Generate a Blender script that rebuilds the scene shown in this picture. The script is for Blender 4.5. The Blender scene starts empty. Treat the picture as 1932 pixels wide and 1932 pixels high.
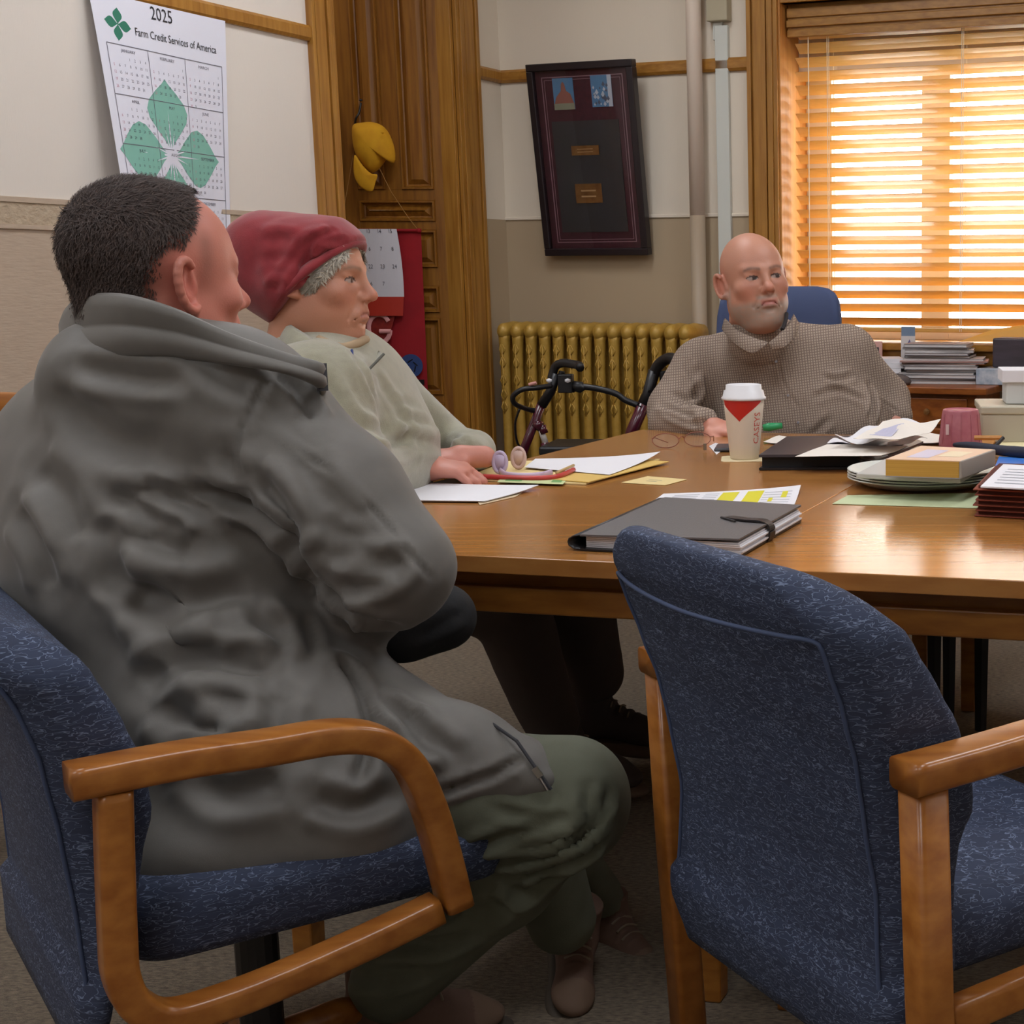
import bpy, bmesh, math, random
import numpy as np
from mathutils import Vector, Matrix
random.seed(7)
SC = bpy.context.scene
COL = SC.collection
# ------------------------------------------------------------------ camera
FPX, PITCH, CX, CY, CAMH = 2720.0, 0.158, 1680.0, 966.0, 1.16
cam_d = bpy.data.cameras.new('camera'); cam = bpy.data.objects.new('camera', cam_d); COL.objects.link(cam)
cam.location = (0, 0, CAMH); cam.rotation_euler = (math.pi/2 - PITCH, 0, 0)
cam_d.sensor_fit = 'HORIZONTAL'; cam_d.sensor_width = 36.0
cam_d.lens = 36.0*FPX/1932.0
cam_d.shift_x = (966.0-CX)/1932.0; cam_d.clip_start = 0.05; cam_d.clip_end = 200
SC.camera = cam
# ------------------------------------------------------------------ view + world
SC.view_settings.view_transform = 'Standard'
SC.view_settings.look = 'None'
SC.view_settings.gamma = 1.0
SC.view_settings.use_curve_mapping = False
SC.view_settings.exposure = 0.0
WORLD_STRENGTH = 10.5
CEIL_LIGHT = 12.6
w = bpy.data.worlds.new('world'); SC.world = w; w.use_nodes = True
nt = w.node_tree; nt.nodes.clear()
o_ = nt.nodes.new('ShaderNodeOutputWorld'); b_ = nt.nodes.new('ShaderNodeBackground')
b_.inputs[0].default_value = (1.0, 0.97, 0.93, 1); b_.inputs[1].default_value = WORLD_STRENGTH
nt.links.new(b_.outputs[0], o_.inputs[0])

# ------------------------------------------------------------------ measuring helpers
cP, sP = math.cos(PITCH), math.sin(PITCH)
def ray(u, v):
    a = (u-CX)/FPX; b = (CY-v)/FPX
    return Vector((a, cP+b*sP, -sP+b*cP))
def onz(u, v, z):                       # where a sight line meets the level z
    r = ray(u, v); return Vector((0, 0, CAMH)) + r*((z-CAMH)/r.z)
def at(u, v, Y):                        # ... or the depth Y
    r = ray(u, v); return Vector((0, 0, CAMH)) + r*(Y/r.y)
def proj(P):
    x, y, z = P[0], P[1], P[2]-CAMH
    c = y*cP - z*sP; b = y*sP + z*cP
    return CX+FPX*x/c, CY-FPX*b/c, c
YW = 0.338
DF = Vector((math.cos(YW), -math.sin(YW), 0)); DL = Vector((math.sin(YW), math.cos(YW), 0)); UP = Vector((0, 0, 1))
CO = Vector((-1.805, 6.9, 0))
def R(m, n, z): return CO + DF*m + DL*n + UP*z        # room frame: m along back wall, n along left wall
YT = 0.2245
TE = Vector((math.cos(YT), -math.sin(YT), 0)); TD = Vector((math.sin(YT), math.cos(YT), 0))
def T(s, t, z): return TE*s + TD*t + UP*z             # table frame

# ------------------------------------------------------------------ materials
def lin(c):
    return tuple(((x/255)/12.92 if x/255 <= 0.04045 else ((x/255+0.055)/1.055)**2.4) for x in c) + (1,)
MC = {}
def M(name, col, rough=0.6, col2=None, nscale=8, stretch=(1, 1, 1), bump=0, bscale=60, bstretch=None, metal=0, spec=0.5, coat=0, trans=0, emit=0, sheen=0, sss=0, mix=(0.3, 0.7), detail=4, coord='Object', alpha=1, bdist=0.002):
    if name in MC: return MC[name]
    m = bpy.data.materials.new(name); m.use_nodes = True
    n = m.node_tree; p = n.nodes['Principled BSDF']
    p.inputs['Base Color'].default_value = lin(col); p.inputs['Roughness'].default_value = rough
    p.inputs['Metallic'].default_value = metal; p.inputs['Specular IOR Level'].default_value = spec
    if coat: p.inputs['Coat Weight'].default_value = coat; p.inputs['Coat Roughness'].default_value = 0.08
    if trans: p.inputs['Transmission Weight'].default_value = trans
    if sheen: p.inputs['Sheen Weight'].default_value = sheen; p.inputs['Sheen Roughness'].default_value = 0.5
    if sss: p.inputs['Subsurface Weight'].default_value = sss; p.inputs['Subsurface Radius'].default_value = (0.02, 0.008, 0.005); p.inputs['Subsurface Scale'].default_value = 0.3
    if emit: p.inputs['Emission Color'].default_value = lin(col); p.inputs['Emission Strength'].default_value = emit
    if alpha < 1: p.inputs['Alpha'].default_value = alpha
    tc = n.nodes.new('ShaderNodeTexCoord')
    def mapped(st):
        mp = n.nodes.new('ShaderNodeMapping'); mp.inputs['Scale'].default_value = st
        n.links.new(tc.outputs[coord], mp.inputs[0]); return mp.outputs[0]
    if col2:
        no = n.nodes.new('ShaderNodeTexNoise'); no.inputs['Scale'].default_value = nscale; no.inputs['Detail'].default_value = detail
        n.links.new(mapped(stretch), no.inputs['Vector'])
        cr = n.nodes.new('ShaderNodeValToRGB'); cr.color_ramp.elements[0].position = mix[0]; cr.color_ramp.elements[1].position = mix[1]
        cr.color_ramp.elements[0].color = lin(col); cr.color_ramp.elements[1].color = lin(col2)
        n.links.new(no.outputs[0], cr.inputs[0]); n.links.new(cr.outputs[0], p.inputs['Base Color'])
    if bump:
        no = n.nodes.new('ShaderNodeTexNoise'); no.inputs['Scale'].default_value = bscale; no.inputs['Detail'].default_value = 3
        n.links.new(mapped(bstretch or (1, 1, 1)), no.inputs['Vector'])
        bp = n.nodes.new('ShaderNodeBump'); bp.inputs['Strength'].default_value = bump; bp.inputs['Distance'].default_value = bdist
        n.links.new(no.outputs[0], bp.inputs['Height']); n.links.new(bp.outputs[0], p.inputs['Normal'])
    MC[name] = m; return m
def wood(name, c1, c2, rough=0.35, axis=2, scale=5, coat=0.0, ratio=12):
    st = [ratio, ratio, ratio]; st[axis] = 0.8
    m = M(name, c1, rough, col2=c2, nscale=scale, stretch=tuple(st), detail=6, coat=coat, mix=(0.35, 0.68), bump=0.08, bscale=scale*3, bstretch=tuple(st), bdist=0.001)
    return m
def attr_mat(name, rough=0.5, bump=0, bscale=200, sss=0, sheen=0, bstretch=(1, 1, 1), spec=0.5, bdist=0.001, coord='Object'):
    if name in MC: return MC[name]
    m = M(name, (128, 128, 128), rough, bump=bump, bscale=bscale, sss=sss, sheen=sheen, spec=spec, bstretch=bstretch, bdist=bdist, coord=coord)
    n = m.node_tree; a = n.nodes.new('ShaderNodeAttribute'); a.attribute_name = 'col'
    n.links.new(a.outputs['Color'], n.nodes['Principled BSDF'].inputs['Base Color']); return m

# ------------------------------------------------------------------ object helpers
def tag(o, label=None, cat=None, group=None, kind=None):
    if label: o['label'] = label
    if cat: o['category'] = cat
    if group: o['group'] = group
    if kind: o['kind'] = kind
    return o
def empty(name, loc, label=None, cat=None, group=None, rot=None):
    o = bpy.data.objects.new(name, None); COL.objects.link(o); o.empty_display_size = 0.05
    o.location = loc
    if rot: o.rotation_euler = rot
    bpy.context.view_layer.update()
    return tag(o, label, cat, group)
def link(name, me, mats, parent=None, smooth=False):
    o = bpy.data.objects.new(name, me); COL.objects.link(o)
    for m in (mats if isinstance(mats, (list, tuple)) else [mats]): me.materials.append(m)
    if smooth: me.shade_smooth()
    if parent:
        o.parent = parent; o.matrix_parent_inverse = parent.matrix_world.inverted()
    return o
def centre(o):                          # put a top-level mesh's origin inside it
    vs = o.data.vertices
    n = len(vs); a = np.empty(n*3); vs.foreach_get('co', a); a = a.reshape(-1, 3)
    c = Vector(((a[:, 0].min()+a[:, 0].max())/2, (a[:, 1].min()+a[:, 1].max())/2, a[:, 2].min()))
    o.data.transform(Matrix.Translation(-c)); o.location = c; return o
class MB:
    def __init__(s): s.v = []; s.f = []; s.mi = []
    def add(s, vs, fs, mi=0):
        k = len(s.v); s.v += [tuple(p) for p in vs]; s.f += [tuple(i+k for i in f) for f in fs]; s.mi += [mi]*len(fs); return s
    def box8(s, P, mi=0):
        return s.add(P, [(0, 3, 2, 1), (4, 5, 6, 7), (0, 1, 5, 4), (1, 2, 6, 5), (2, 3, 7, 6), (3, 0, 4, 7)], mi)
    def fbox(s, F, a0, a1, b0, b1, c0, c1, mi=0):    # box in a frame function F(a,b,c)
        return s.box8([F(a0, b0, c0), F(a1, b0, c0), F(a1, b1, c0), F(a0, b1, c0), F(a0, b0, c1), F(a1, b0, c1), F(a1, b1, c1), F(a0, b1, c1)], mi)
    def tube(s, pts, rad, n=12, mi=0, closed=False, flat=None, cap=True, up=None):
        pts = [Vector(p) for p in pts]; N = len(pts); rings = []
        prev = None
        for i, p in enumerate(pts):
            if closed: t = pts[(i+1) % N]-pts[i-1]
            else: t = pts[min(i+1, N-1)]-pts[max(i-1, 0)]
            t.normalize()
            if prev is None:
                a = Vector(up) if up else (Vector((0, 0, 1)) if abs(t.z) < 0.9 else Vector((1, 0, 0)))
            else: a = prev
            a = (a-t*a.dot(t)).normalized(); b = t.cross(a); prev = a
            r = rad[i] if isinstance(rad, (list, tuple)) else rad
            ra, rb = (r, r) if flat is None else (r, r*flat)
            rings.append([p+a*ra*math.cos(2*math.pi*k/n)+b*rb*math.sin(2*math.pi*k/n) for k in range(n)])
        vs = [q for r_ in rings for q in r_]; fs = []
        for i in range(N if closed else N-1):
            j = (i+1) % N
            for k in range(n): fs.append((i*n+k, i*n+(k+1) % n, j*n+(k+1) % n, j*n+k))
        if cap and not closed: fs.append(tuple(range(n))[::-1]); fs.append(tuple((N-1)*n+k for k in range(n)))
        return s.add(vs, fs, mi)
    def sweep(s, pts, prof, ups, mi=0):              # closed profile [(a,b)] swept, a along up, b along side
        pts = [Vector(p) for p in pts]; N = len(pts); n = len(prof); vs = []
        for i, p in enumerate(pts):
            t = (pts[min(i+1, N-1)]-pts[max(i-1, 0)]).normalized()
            a = Vector(ups[i] if isinstance(ups, list) else ups); a = (a-t*a.dot(t)).normalized(); b = t.cross(a)
            vs += [p+a*x+b*y for x, y in prof]
        fs = [(i*n+k, i*n+(k+1) % n, (i+1)*n+(k+1) % n, (i+1)*n+k) for i in range(N-1) for k in range(n)]
        fs += [tuple(range(n))[::-1], tuple((N-1)*n+k for k in range(n))]
        return s.add(vs, fs, mi)
    def lathe(s, c, prof, n=32, mi=0, ax=None):      # prof [(r,z)]
        c = Vector(c); vs = []; N = len(prof)
        if ax is None: A, B, Z = Vector((1, 0, 0)), Vector((0, 1, 0)), Vector((0, 0, 1))
        else:
            Z = Vector(ax).normalized(); A = Z.orthogonal().normalized(); B = Z.cross(A)
        for r, z in prof: vs += [c+A*r*math.cos(2*math.pi*k/n)+B*r*math.sin(2*math.pi*k/n)+Z*z for k in range(n)]
        fs = [(i*n+k, i*n+(k+1) % n, (i+1)*n+(k+1) % n, (i+1)*n+k) for i in range(N-1) for k in range(n)]
        fs += [tuple(range(n))[::-1], tuple((N-1)*n+k for k in range(n))]
        return s.add(vs, fs, mi)
    def grid(s, fn, na, nb, mi=0, thick=None):       # fn(a,b)->point, optional fn2 for the other side
        vs = [fn(i/na, j/nb) for j in range(nb+1) for i in range(na+1)]
        W = na+1; fs = [(j*W+i, j*W+i+1, (j+1)*W+i+1, (j+1)*W+i) for j in range(nb) for i in range(na)]
        if thick is None: return s.add(vs, fs, mi)
        k = len(vs); vs += [Vector(fn(i/na, j/nb))+Vector(thick) for j in range(nb+1) for i in range(na+1)]
        fs += [tuple(q+k for q in f)[::-1] for f in list(fs)]
        rim = [i for i in range(W)]+[j*W+na for j in range(1, nb+1)]+[nb*W+i for i in range(na-1, -1, -1)]+[j*W for j in range(nb-1, 0, -1)]
        for a, b in zip(rim, rim[1:]+rim[:1]): fs.append((b, a, a+k, b+k))
        return s.add(vs, fs, mi)
    def mesh(s, name):
        me = bpy.data.meshes.new(name); me.from_pydata(s.v, [], s.f); me.polygons.foreach_set('material_index', s.mi); me.update(); return me
    def build(s, name, mats, parent=None, smooth=False, bevel=0, seg=2, fix=True, auto=None):
        me = s.mesh(name)
        bm = bmesh.new(); bm.from_mesh(me)
        if fix: bmesh.ops.recalc_face_normals(bm, faces=bm.faces)
        if bevel:
            es = [e for e in bm.edges if len(e.link_faces) == 2 and e.calc_face_angle(0) > 0.6]
            bmesh.ops.bevel(bm, geom=es, offset=bevel, segments=seg, profile=0.5, affect='EDGES', clamp_overlap=True)
        bm.to_mesh(me); bm.free()
        o = link(name, me, mats, parent, smooth)
        if auto: me.set_sharp_from_angle(angle=auto) if hasattr(me, 'set_sharp_from_angle') else None
        return o
    def thing(s, name, mats, label, cat, group=None, **k):
        o = s.build(name, mats, None, **k); centre(o); return tag(o, label, cat, group)
    def struct(s, name, mats, **k):
        o = s.build(name, mats, None, **k); return tag(o, kind='structure')
def spline(P, n=8, closed=False):                    # Catmull-Rom
    P = [Vector(p) for p in P]; out = []; N = len(P)
    rng = range(N if closed else N-1)
    for i in rng:
        if closed: a, b, c, d = P[i-1], P[i], P[(i+1) % N], P[(i+2) % N]
        else: a, b, c, d = P[max(i-1, 0)], P[i], P[i+1], P[min(i+2, N-1)]
        for k in range(n):
            t = k/n; out.append(0.5*((2*b)+(c-a)*t+(2*a-5*b+4*c-d)*t*t+(3*b-a-3*c+d)*t**3))
    if not closed: out.append(P[-1])
    return out
def text_mesh(txt, size=1.0, align='CENTER', ext=0.0):
    cu = bpy.data.curves.new('txt', 'FONT'); cu.body = txt; cu.size = size; cu.align_x = align; cu.align_y = 'CENTER'; cu.extrude = ext; cu.resolution_u = 2
    ob = bpy.data.objects.new('txt', cu); COL.objects.link(ob); bpy.context.view_layer.update()
    me = bpy.data.meshes.new_from_object(ob.evaluated_get(bpy.context.evaluated_depsgraph_get()))
    vs = [v.co.copy() for v in me.vertices]; fs = [tuple(p.vertices) for p in me.polygons]
    bpy.data.objects.remove(ob); bpy.data.curves.remove(cu); bpy.data.meshes.remove(me); return vs, fs
_tx = {}
def txt(mb, s, fn, size, x, y, mi=0, sx=1.0, align='CENTER'):    # glyphs laid on a surface fn(x,y)
    if (s, align) not in _tx: _tx[(s, align)] = text_mesh(s, 1.0, align)
    vs, fs = _tx[(s, align)]
    mb.add([fn(x+v.x*size*sx, y+v.y*size) for v in vs], fs, mi)

# ------------------------------------------------------------------ shared materials
oak = wood('oak_trim', (172, 122, 52), (148, 98, 36), 0.32, 2)
oak_h = wood('oak_trim_level', (172, 122, 52), (148, 98, 36), 0.32, 0)
oak_door = wood('oak_door', (146, 96, 30), (120, 72, 18), 0.38, 2)
oak_table = wood('oak_table', (172, 118, 62), (156, 102, 50), 0.16, 0, scale=3, ratio=14)
oak_dark = wood('oak_apron', (160, 104, 40), (132, 80, 26), 0.35, 0, scale=4)
oak_chair = wood('oak_chair', (164, 104, 44), (138, 80, 28), 0.28, 0, scale=6, ratio=8)
cream = M('cream_paint', (222, 213, 203), 0.75, bump=0.25, bscale=7, bstretch=(60, 60, 2))
tanw = M('tan_wallpaper', (190, 170, 150), 0.8, col2=(180, 160, 140), nscale=20, stretch=(1, 1, 8), bump=0.5, bscale=30, bstretch=(1, 1, 6))
creamF = M('cream_paint_back', (222, 210, 192), 0.8, bump=0.2, bscale=7, bstretch=(60, 60, 2))
tanF = M('tan_paint_back', (176, 156, 128), 0.8, bump=0.1, bscale=40)
black = M('black_plastic', (22, 20, 22), 0.4)
blackm = M('black_matte', (14, 13, 14), 0.8)
white = M('white_paper', (228, 226, 230), 0.7)
paper2 = M('cream_paper', (222, 206, 160), 0.75)
ink = M('black_ink', (46, 44, 48), 0.8)
grey_ink = M('grey_ink', (176, 176, 182), 0.8)
metal = M('bare_metal', (170, 168, 164), 0.3, metal=1)

# ------------------------------------------------------------------ the room
b = MB(); b.fbox(R, -0.6, 6.6, -8.6, 0.5, -0.1, 0.0)
carpet = M('carpet', (134, 120, 102), 0.95, col2=(84, 74, 62), nscale=70, stretch=(1, 3, 1), bump=1.0, bscale=220, bstretch=(1, 2.2, 1), bdist=0.004)
b.struct('floor', carpet)
b = MB(); b.fbox(R, -0.6, 6.6, -8.6, 0.5, 3.3, 3.4); b.struct('ceiling', M('ceiling_white', (226, 222, 214), 0.9))
RAILZ0, RAILZ1 = 2.068, 2.125
DZ = 1.417        # border top, left wall
DN0, DN1 = -1.262, -0.19      # door casing outer edges along the left wall
b = MB()
b.fbox(R, -0.14, 0, -8.6, DN0+0.03, DZ, 3.3, 0); b.fbox(R, -0.14, 0, DN1-0.03, 0.14, 1.449, 3.3, 2); b.fbox(R, -0.14, 0, DN0+0.03, DN1-0.03, 2.75, 3.3, 0)
b.fbox(R, -0.14, 0, -8.6, DN0+0.03, 0, DZ, 1); b.fbox(R, -0.14, 0, DN1-0.03, 0.14, 0, 1.449, 3)
b.struct('wall_left', [cream, tanw, creamF, tanF])
WM0, WM1, WZ0, WZ1 = 1.40, 3.25, 0.90, 2.62     # window hole
b = MB()
for z0, z1, mi in ((0, 0.90, 1), (0.90, 1.449, 1), (1.449, 2.62, 0), (2.62, 3.3, 0)):
    if z0 in (0, 2.62): b.fbox(R, 0, 6.6, 0, 0.34, z0, z1, mi)
    else: b.fbox(R, 0, WM0, 0, 0.34, z0, z1, mi); b.fbox(R, WM1, 6.6, 0, 0.34, z0, z1, mi)
b.struct('wall_back', [creamF, tanF])
b = MB(); b.fbox(R, 6.5, 6.6, -8.6, 0, 0, 3.3); b.struct('wall_right', cream)
b = MB(); b.fbox(R, 0, 6.5, -8.6, -8.5, 0, 3.3); b.struct('wall_behind', cream)
# hall behind the door
b = MB(); b.fbox(R, -1.3, -0.14, 0.0, 0.1, 0, 2.9); b.fbox(R, -1.3, -0.14, -1.9, -1.8, 0, 2.9); b.fbox(R, -1.4, -1.3, -1.9, 0.1, 0, 2.9); b.fbox(R, -1.4, -0.14, -1.9, 0.1, 2.8, 2.9); b.fbox(R, -1.4, -0.6, -1.9, 0.1, -0.1, 0)
b.struct('wall_hall', creamF)
# raised wallpaper border
bord = M('border_relief', (176, 156, 132), 0.8, col2=(186, 168, 144), nscale=60, bump=1.0, bscale=45, bstretch=(1, 1, 1.4), bdist=0.006)
b = MB(); b.fbox(R, 0, 0.003, -8.5, DN0, 1.335, 1.400, 0); b.fbox(R, 0, 0.007, -8.5, DN0, 1.400, 1.417, 1); b.fbox(R, 0, 0.007, -8.5, DN0, 1.320, 1.335, 1)
b.struct('trim_1', [bord, tanw], bevel=0.001)
def rail(name, p0, p1, z0, z1, d, mat):
    b = MB(); n = (p1-p0).cross(UP).normalized()
    n = -n if n.dot(Vector((1.2, 3, 0))-p0) < 0 else n
    prof = [(0, 0), (0, d*.6), ((z1-z0)*.2, d), ((z1-z0)*.8, d), (z1-z0, d*.55), (z1-z0, 0)]
    vs = [p+UP*(z0+a)+n*c for p in (p0, p1) for a, c in prof]; k = 6
    b.add(vs, [(i, (i+1) % k, k+(i+1) % k, k+i) for i in range(k)]+[tuple(range(k))[::-1], tuple(range(k, 2*k))])
    return b.struct(name, mat)
rail('trim_2', R(0, -8.5, 0), R(0, DN0, 0), RAILZ0, RAILZ1, 0.022, oak)
rail('trim_3', R(0, DN1, 0), R(0, 0, 0), RAILZ0, RAILZ1, 0.022, oak)
rail('trim_4', R(0, 0, 0), R(1.265, 0, 0), RAILZ0, RAILZ1, 0.022, oak_h)
rail('trim_13', R(WM1+.13, 0, 0), R(6.5, 0, 0), RAILZ0, RAILZ1, 0.022, oak_h)
rail('trim_5', R(0, 0, 0), R(1.265, 0, 0), 1.446, 1.462, 0.008, creamF)
rail('baseboard_left', R(0, -8.5, 0), R(0, DN0, 0), 0, 0.2, 0.02, oak)
rail('baseboard_back', R(0, 0, 0), R(6.5, 0, 0), 0, 0.2, 0.02, oak_h)
# door casing
def casing(b, F, a0, a1, z0, z1, d=0.028):     # moulded vertical board
    W = a1-a0
    for x0, x1, dd in ((0, .14, 1), (.14, .2, .5), (.2, .62, .8), (.62, .68, .5), (.68, .86, .95), (.86, 1, .7)):
        b.fbox(F, a0+W*x0, a0+W*x1, 0, dd*d, z0, z1)
FL = lambda a, c, z: R(c, a, z)
b = MB(); casing(b, FL, DN0, DN0+0.135, 0, 2.9); b.struct('trim_6', oak, bevel=0.002)
b = MB(); casing(b, FL, DN1, DN1-0.155, 0, 2.9); b.fbox(FL, DN1-0.155, DN1-0.175, -0.12, 0.0, 0, 2.9); b.struct('trim_7', oak, bevel=0.002)
b = MB(); b.fbox(FL, DN0+0.135, DN0+0.16, -0.14, 0, 0, 2.9); b.fbox(FL, DN0+0.135, DN1-0.155, -0.14, 0.02, 2.76, 2.9); b.struct('trim_8', oak, bevel=0.002)
# door leaf, swung open, seen almost face on
DYY = 6.58
dx0 = at(618, 534, DYY).x; dx1 = at(872, 534, DYY).x
def D(x, d, z): return Vector((x, DYY-d, z))      # d towards the viewer
def dx(u): return at(u, 534, DYY).x
def dz(v): return at(700, v, DYY).z
door = empty('door_1', (dx1, DYY, 0)); tag(door, kind='structure')
b = MB()
b.fbox(D, dx0, dx1, -0.045, 0, 0.01, 2.7)
def rpanel(b, x0, x1, z0, z1):
    # frame moulding and raised field
    m = 0.012
    P = [(x0, z0), (x1, z0), (x1, z1), (x0, z1)]
    def ring(ins, d): return [D(x0+ins, d, z0+ins), D(x1-ins, d, z0+ins), D(x1-ins, d, z1-ins), D(x0+ins, d, z1-ins)]
    rs = [ring(0, 0.0), ring(0.003, 0.009), ring(0.010, 0.009), ring(0.018, -0.012), ring(0.024, -0.014), ring(0.045, 0.002), ring(0.048, 0.002)]
    vs = [p for r in rs for p in r]; fs = [(i*4+k, i*4+(k+1) % 4, (i+1)*4+(k+1) % 4, (i+1)*4+k) for i in range(len(rs)-1) for k in range(4)]
    fs.append(tuple(range((len(rs)-1)*4, len(rs)*4)))
    b.add(vs, fs)
st = dx(653)      # stile join
door_b = MB()
ZB = [(-60, 358), (372, 420), (434, 510), (514, 527), (548, 595), (600, 745), (752, 920)]
b2 = MB()
# solid leaf with recesses is built as stiles, rails and panels
xs = [dx0, dx(652), dx(686), dx(737), dx(768), dx(828), dx1]
def slab(b, x0, x1, z0, z1, d0=-0.045, d1=0.0): b.fbox(D, x0, x1, d0, d1, z0, z1)
b = MB()
slab(b, dx0, dx(652), 0.01, 2.7, -0.045, 0.006)
slab(b, dx(652.5), dx(686), 0.01, 2.7)
slab(b, dx(828), dx1, 0.01, 2.7)
zt0, zt1 = dz(358), 2.7
slab(b, dx(737), dx(768), zt0, zt1)
for v0, v1 in ((358, 378), (418, 434), (505, 540), (590, 600), (745, 760)):
    slab(b, dx(686), dx(828), dz(v1), dz(v0))
slab(b, dx(686), dx(828), 0.01, 2.7, -0.04, -0.03)
slab(b, dx(686), dx(828), dz(1000), dz(930))
slab(b, dx(737), dx(768), dz(930), dz(434))
b.build('leaf', oak_door, door, bevel=0.0015)
b = MB()
for x0, x1 in ((dx(686), dx(737)), (dx(768), dx(828))):
    rpanel(b, x0, x1, zt0, 2.68)
    rpanel(b, x0, x1, dz(505), dz(434)); rpanel(b, x0, x1, dz(590), dz(540)); rpanel(b, x0, x1, dz(745), dz(600)); rpanel(b, x0, x1, dz(930), dz(760))
rpanel(b, dx(686), dx(828), dz(418), dz(378))
b.build('raised_panel', oak_door, door)
plate = M('dark_bronze', (70, 58, 60), 0.45, metal=0.3, col2=(58, 48, 48), nscale=20)
b = MB(); x0, x1 = dx(633), dx(660); zc = dz(196); rr = (x1-x0)/2
pf = [(x0+rr-rr*math.cos(a), zc+rr*math.sin(a)) for a in np.linspace(0, math.pi, 13)]+[(x1, dz(470)), (x0, dz(470))]
k = len(pf); b.add([D(x, 0.007, z) for x, z in pf]+[D(x, 0.013, z) for x, z in pf], [tuple(range(k, 2*k)), tuple(range(k))[::-1]]+[(i, (i+1) % k, k+(i+1) % k, k+i) for i in range(k)])
esc = b.build('lock_plate', plate, door, bevel=0.001)
b = MB(); b.lathe(D(dx(644), 0.013, dz(251)), [(0.012, 0), (0.014, .004), (.010, .008), (0, .009)], 16, ax=(0, -1, 0)); b.fbox(D, dx(644), dx(661), 0.013, 0.024, dz(255), dz(249)); b.build('latch', blackm, esc)
b = MB(); b.lathe(D(dx(655), 0.013, dz(353)), [(0.014, 0), (0.015, .003), (.012, .005), (0, .005)], 16, ax=(0, -1, 0)); b.fbox(D, dx(652), dx(658), 0.013, 0.015, dz(366), dz(353)); b.build('keyhole', blackm, esc)
for v in (700,):
    b = MB(); b.tube([D(dx(866), 0.0, dz(v)), D(dx(866), 0.0, dz(v-22))], 0.008); b.build('hinge', plate, door)

# window
win = empty('window_1', R((WM0+WM1)/2, 0.2, WZ0)); tag(win, kind='structure')
FB = lambda a, c, z: R(a, -c, z)
b = MB(); casing(b, FB, 1.264, 1.404, 0.86, 2.75, 0.03); b.struct('trim_9', oak, bevel=0.002)
b = MB(); casing(b, FB, WM1+.13, WM1, 0.86, 2.75, 0.03); b.struct('trim_10', oak, bevel=0.002)
b = MB(); b.fbox(FB, 1.264, WM1+.13, 0, 0.035, 2.62, 2.8); b.struct('trim_11', oak_h, bevel=0.002)
oak_lit = wood('oak_jamb_lit', (200, 140, 72), (186, 124, 58), 0.4, 2)  # paler oak, orange glow on the jamb put into its colour; tray reuses it
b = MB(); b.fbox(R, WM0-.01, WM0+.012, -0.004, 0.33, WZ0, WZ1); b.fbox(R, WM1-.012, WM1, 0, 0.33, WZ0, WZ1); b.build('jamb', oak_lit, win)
b = MB(); b.fbox(R, 1.25, WM1+.14, -0.05, 0.33, 0.872, 0.905); b.fbox(R, 1.30, WM1+.1, -0.022, 0, 0.78, 0.872); b.build('sill', oak_h, win, bevel=0.004)
b = MB(); b.fbox(R, WM0, WM1, 0.0, 0.33, 2.60, 2.63); b.build('head', oak_h, win)
sash = M('sash_wood_lit', (206, 190, 170), 0.5)  # light bounced from the room is put into this pale colour
b = MB(); 
for m0, m1 in ((1.412, 1.535), (1.96, 2.09), (2.62, 2.74), (3.13, 3.24)): b.fbox(R, m0, m1, 0.28, 0.33, 0.905, 2.6)
b.fbox(R, 1.41, 3.24, 0.281, 0.329, 0.905, 0.96); b.fbox(R, 1.41, 3.24, 0.20, 0.329, 2.06, 2.6)
b.build('sash', sash, win, bevel=0.003)
gl = M('window_glass', (250, 252, 250), 0.0, trans=1.0); gl.node_tree.nodes['Principled BSDF'].inputs['IOR'].default_value = 1.02
b = MB(); b.fbox(R, 1.50, 3.16, 0.303, 0.307, 0.94, 2.1); b.build('pane', gl, win)

# ceiling lights
lampm = M('light_diffuser', (244, 248, 255), 0.5, emit=CEIL_LIGHT); lframe = M('light_frame', (230, 230, 228), 0.5)
for i, (m, n) in enumerate(((1.2, -2.0), (1.2, -4.6), (3.6, -2.0), (3.6, -4.6), (3.6, -7.2), (1.2, -7.2), (5.6, -3.2))):
    L = empty('ceiling_light', R(m, n, 3.3), 'fluorescent ceiling panel ' + ['above the left wall calendar and radiator', 'on the left, above the man in the grey jacket', 'in front of the window, above the far table end', 'above the middle of the tables', 'right behind the camera', 'behind the camera beside the left wall', 'at the far right beside the right wall'][i], 'ceiling light')
    b = MB(); b.fbox(R, m-.31, m+.31, n-.61, n+.61, 3.27, 3.3); b.build('frame', lframe, L)
    b = MB(); b.fbox(R, m-.28, m+.28, n-.58, n+.58, 3.262, 3.2695); b.build('diffuser', lampm, L)

L = empty('ceiling_light', R(-.75, -.9, 2.79), 'small unseen ceiling lamp added in the hall to brighten the open door', 'ceiling light')  # added lamp, out of view, only there to brighten the door leaf
b = MB(); b.lathe(R(-.75, -1.0, 2.72), [(.0, 0), (.10, .01), (.15, .04), (.16, .07)], 24); b.build('shade', M('hall_fill_diffuser', (255, 240, 214), .5, emit=9), L)
b = MB(); b.lathe(R(-.75, -1.0, 2.785), [(.17, 0), (.17, .014), (.02, .015)], 24); b.build('frame', lframe, L)
def onF(u, v, n0): return onplane(u, v, R(0, n0, 0), DL)
def onplane(u, v, P0, n):
    r = ray(u, v); C0 = Vector((0, 0, CAMH)); return C0 + r*((Vector(P0)-C0).dot(n)/r.dot(n))
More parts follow.
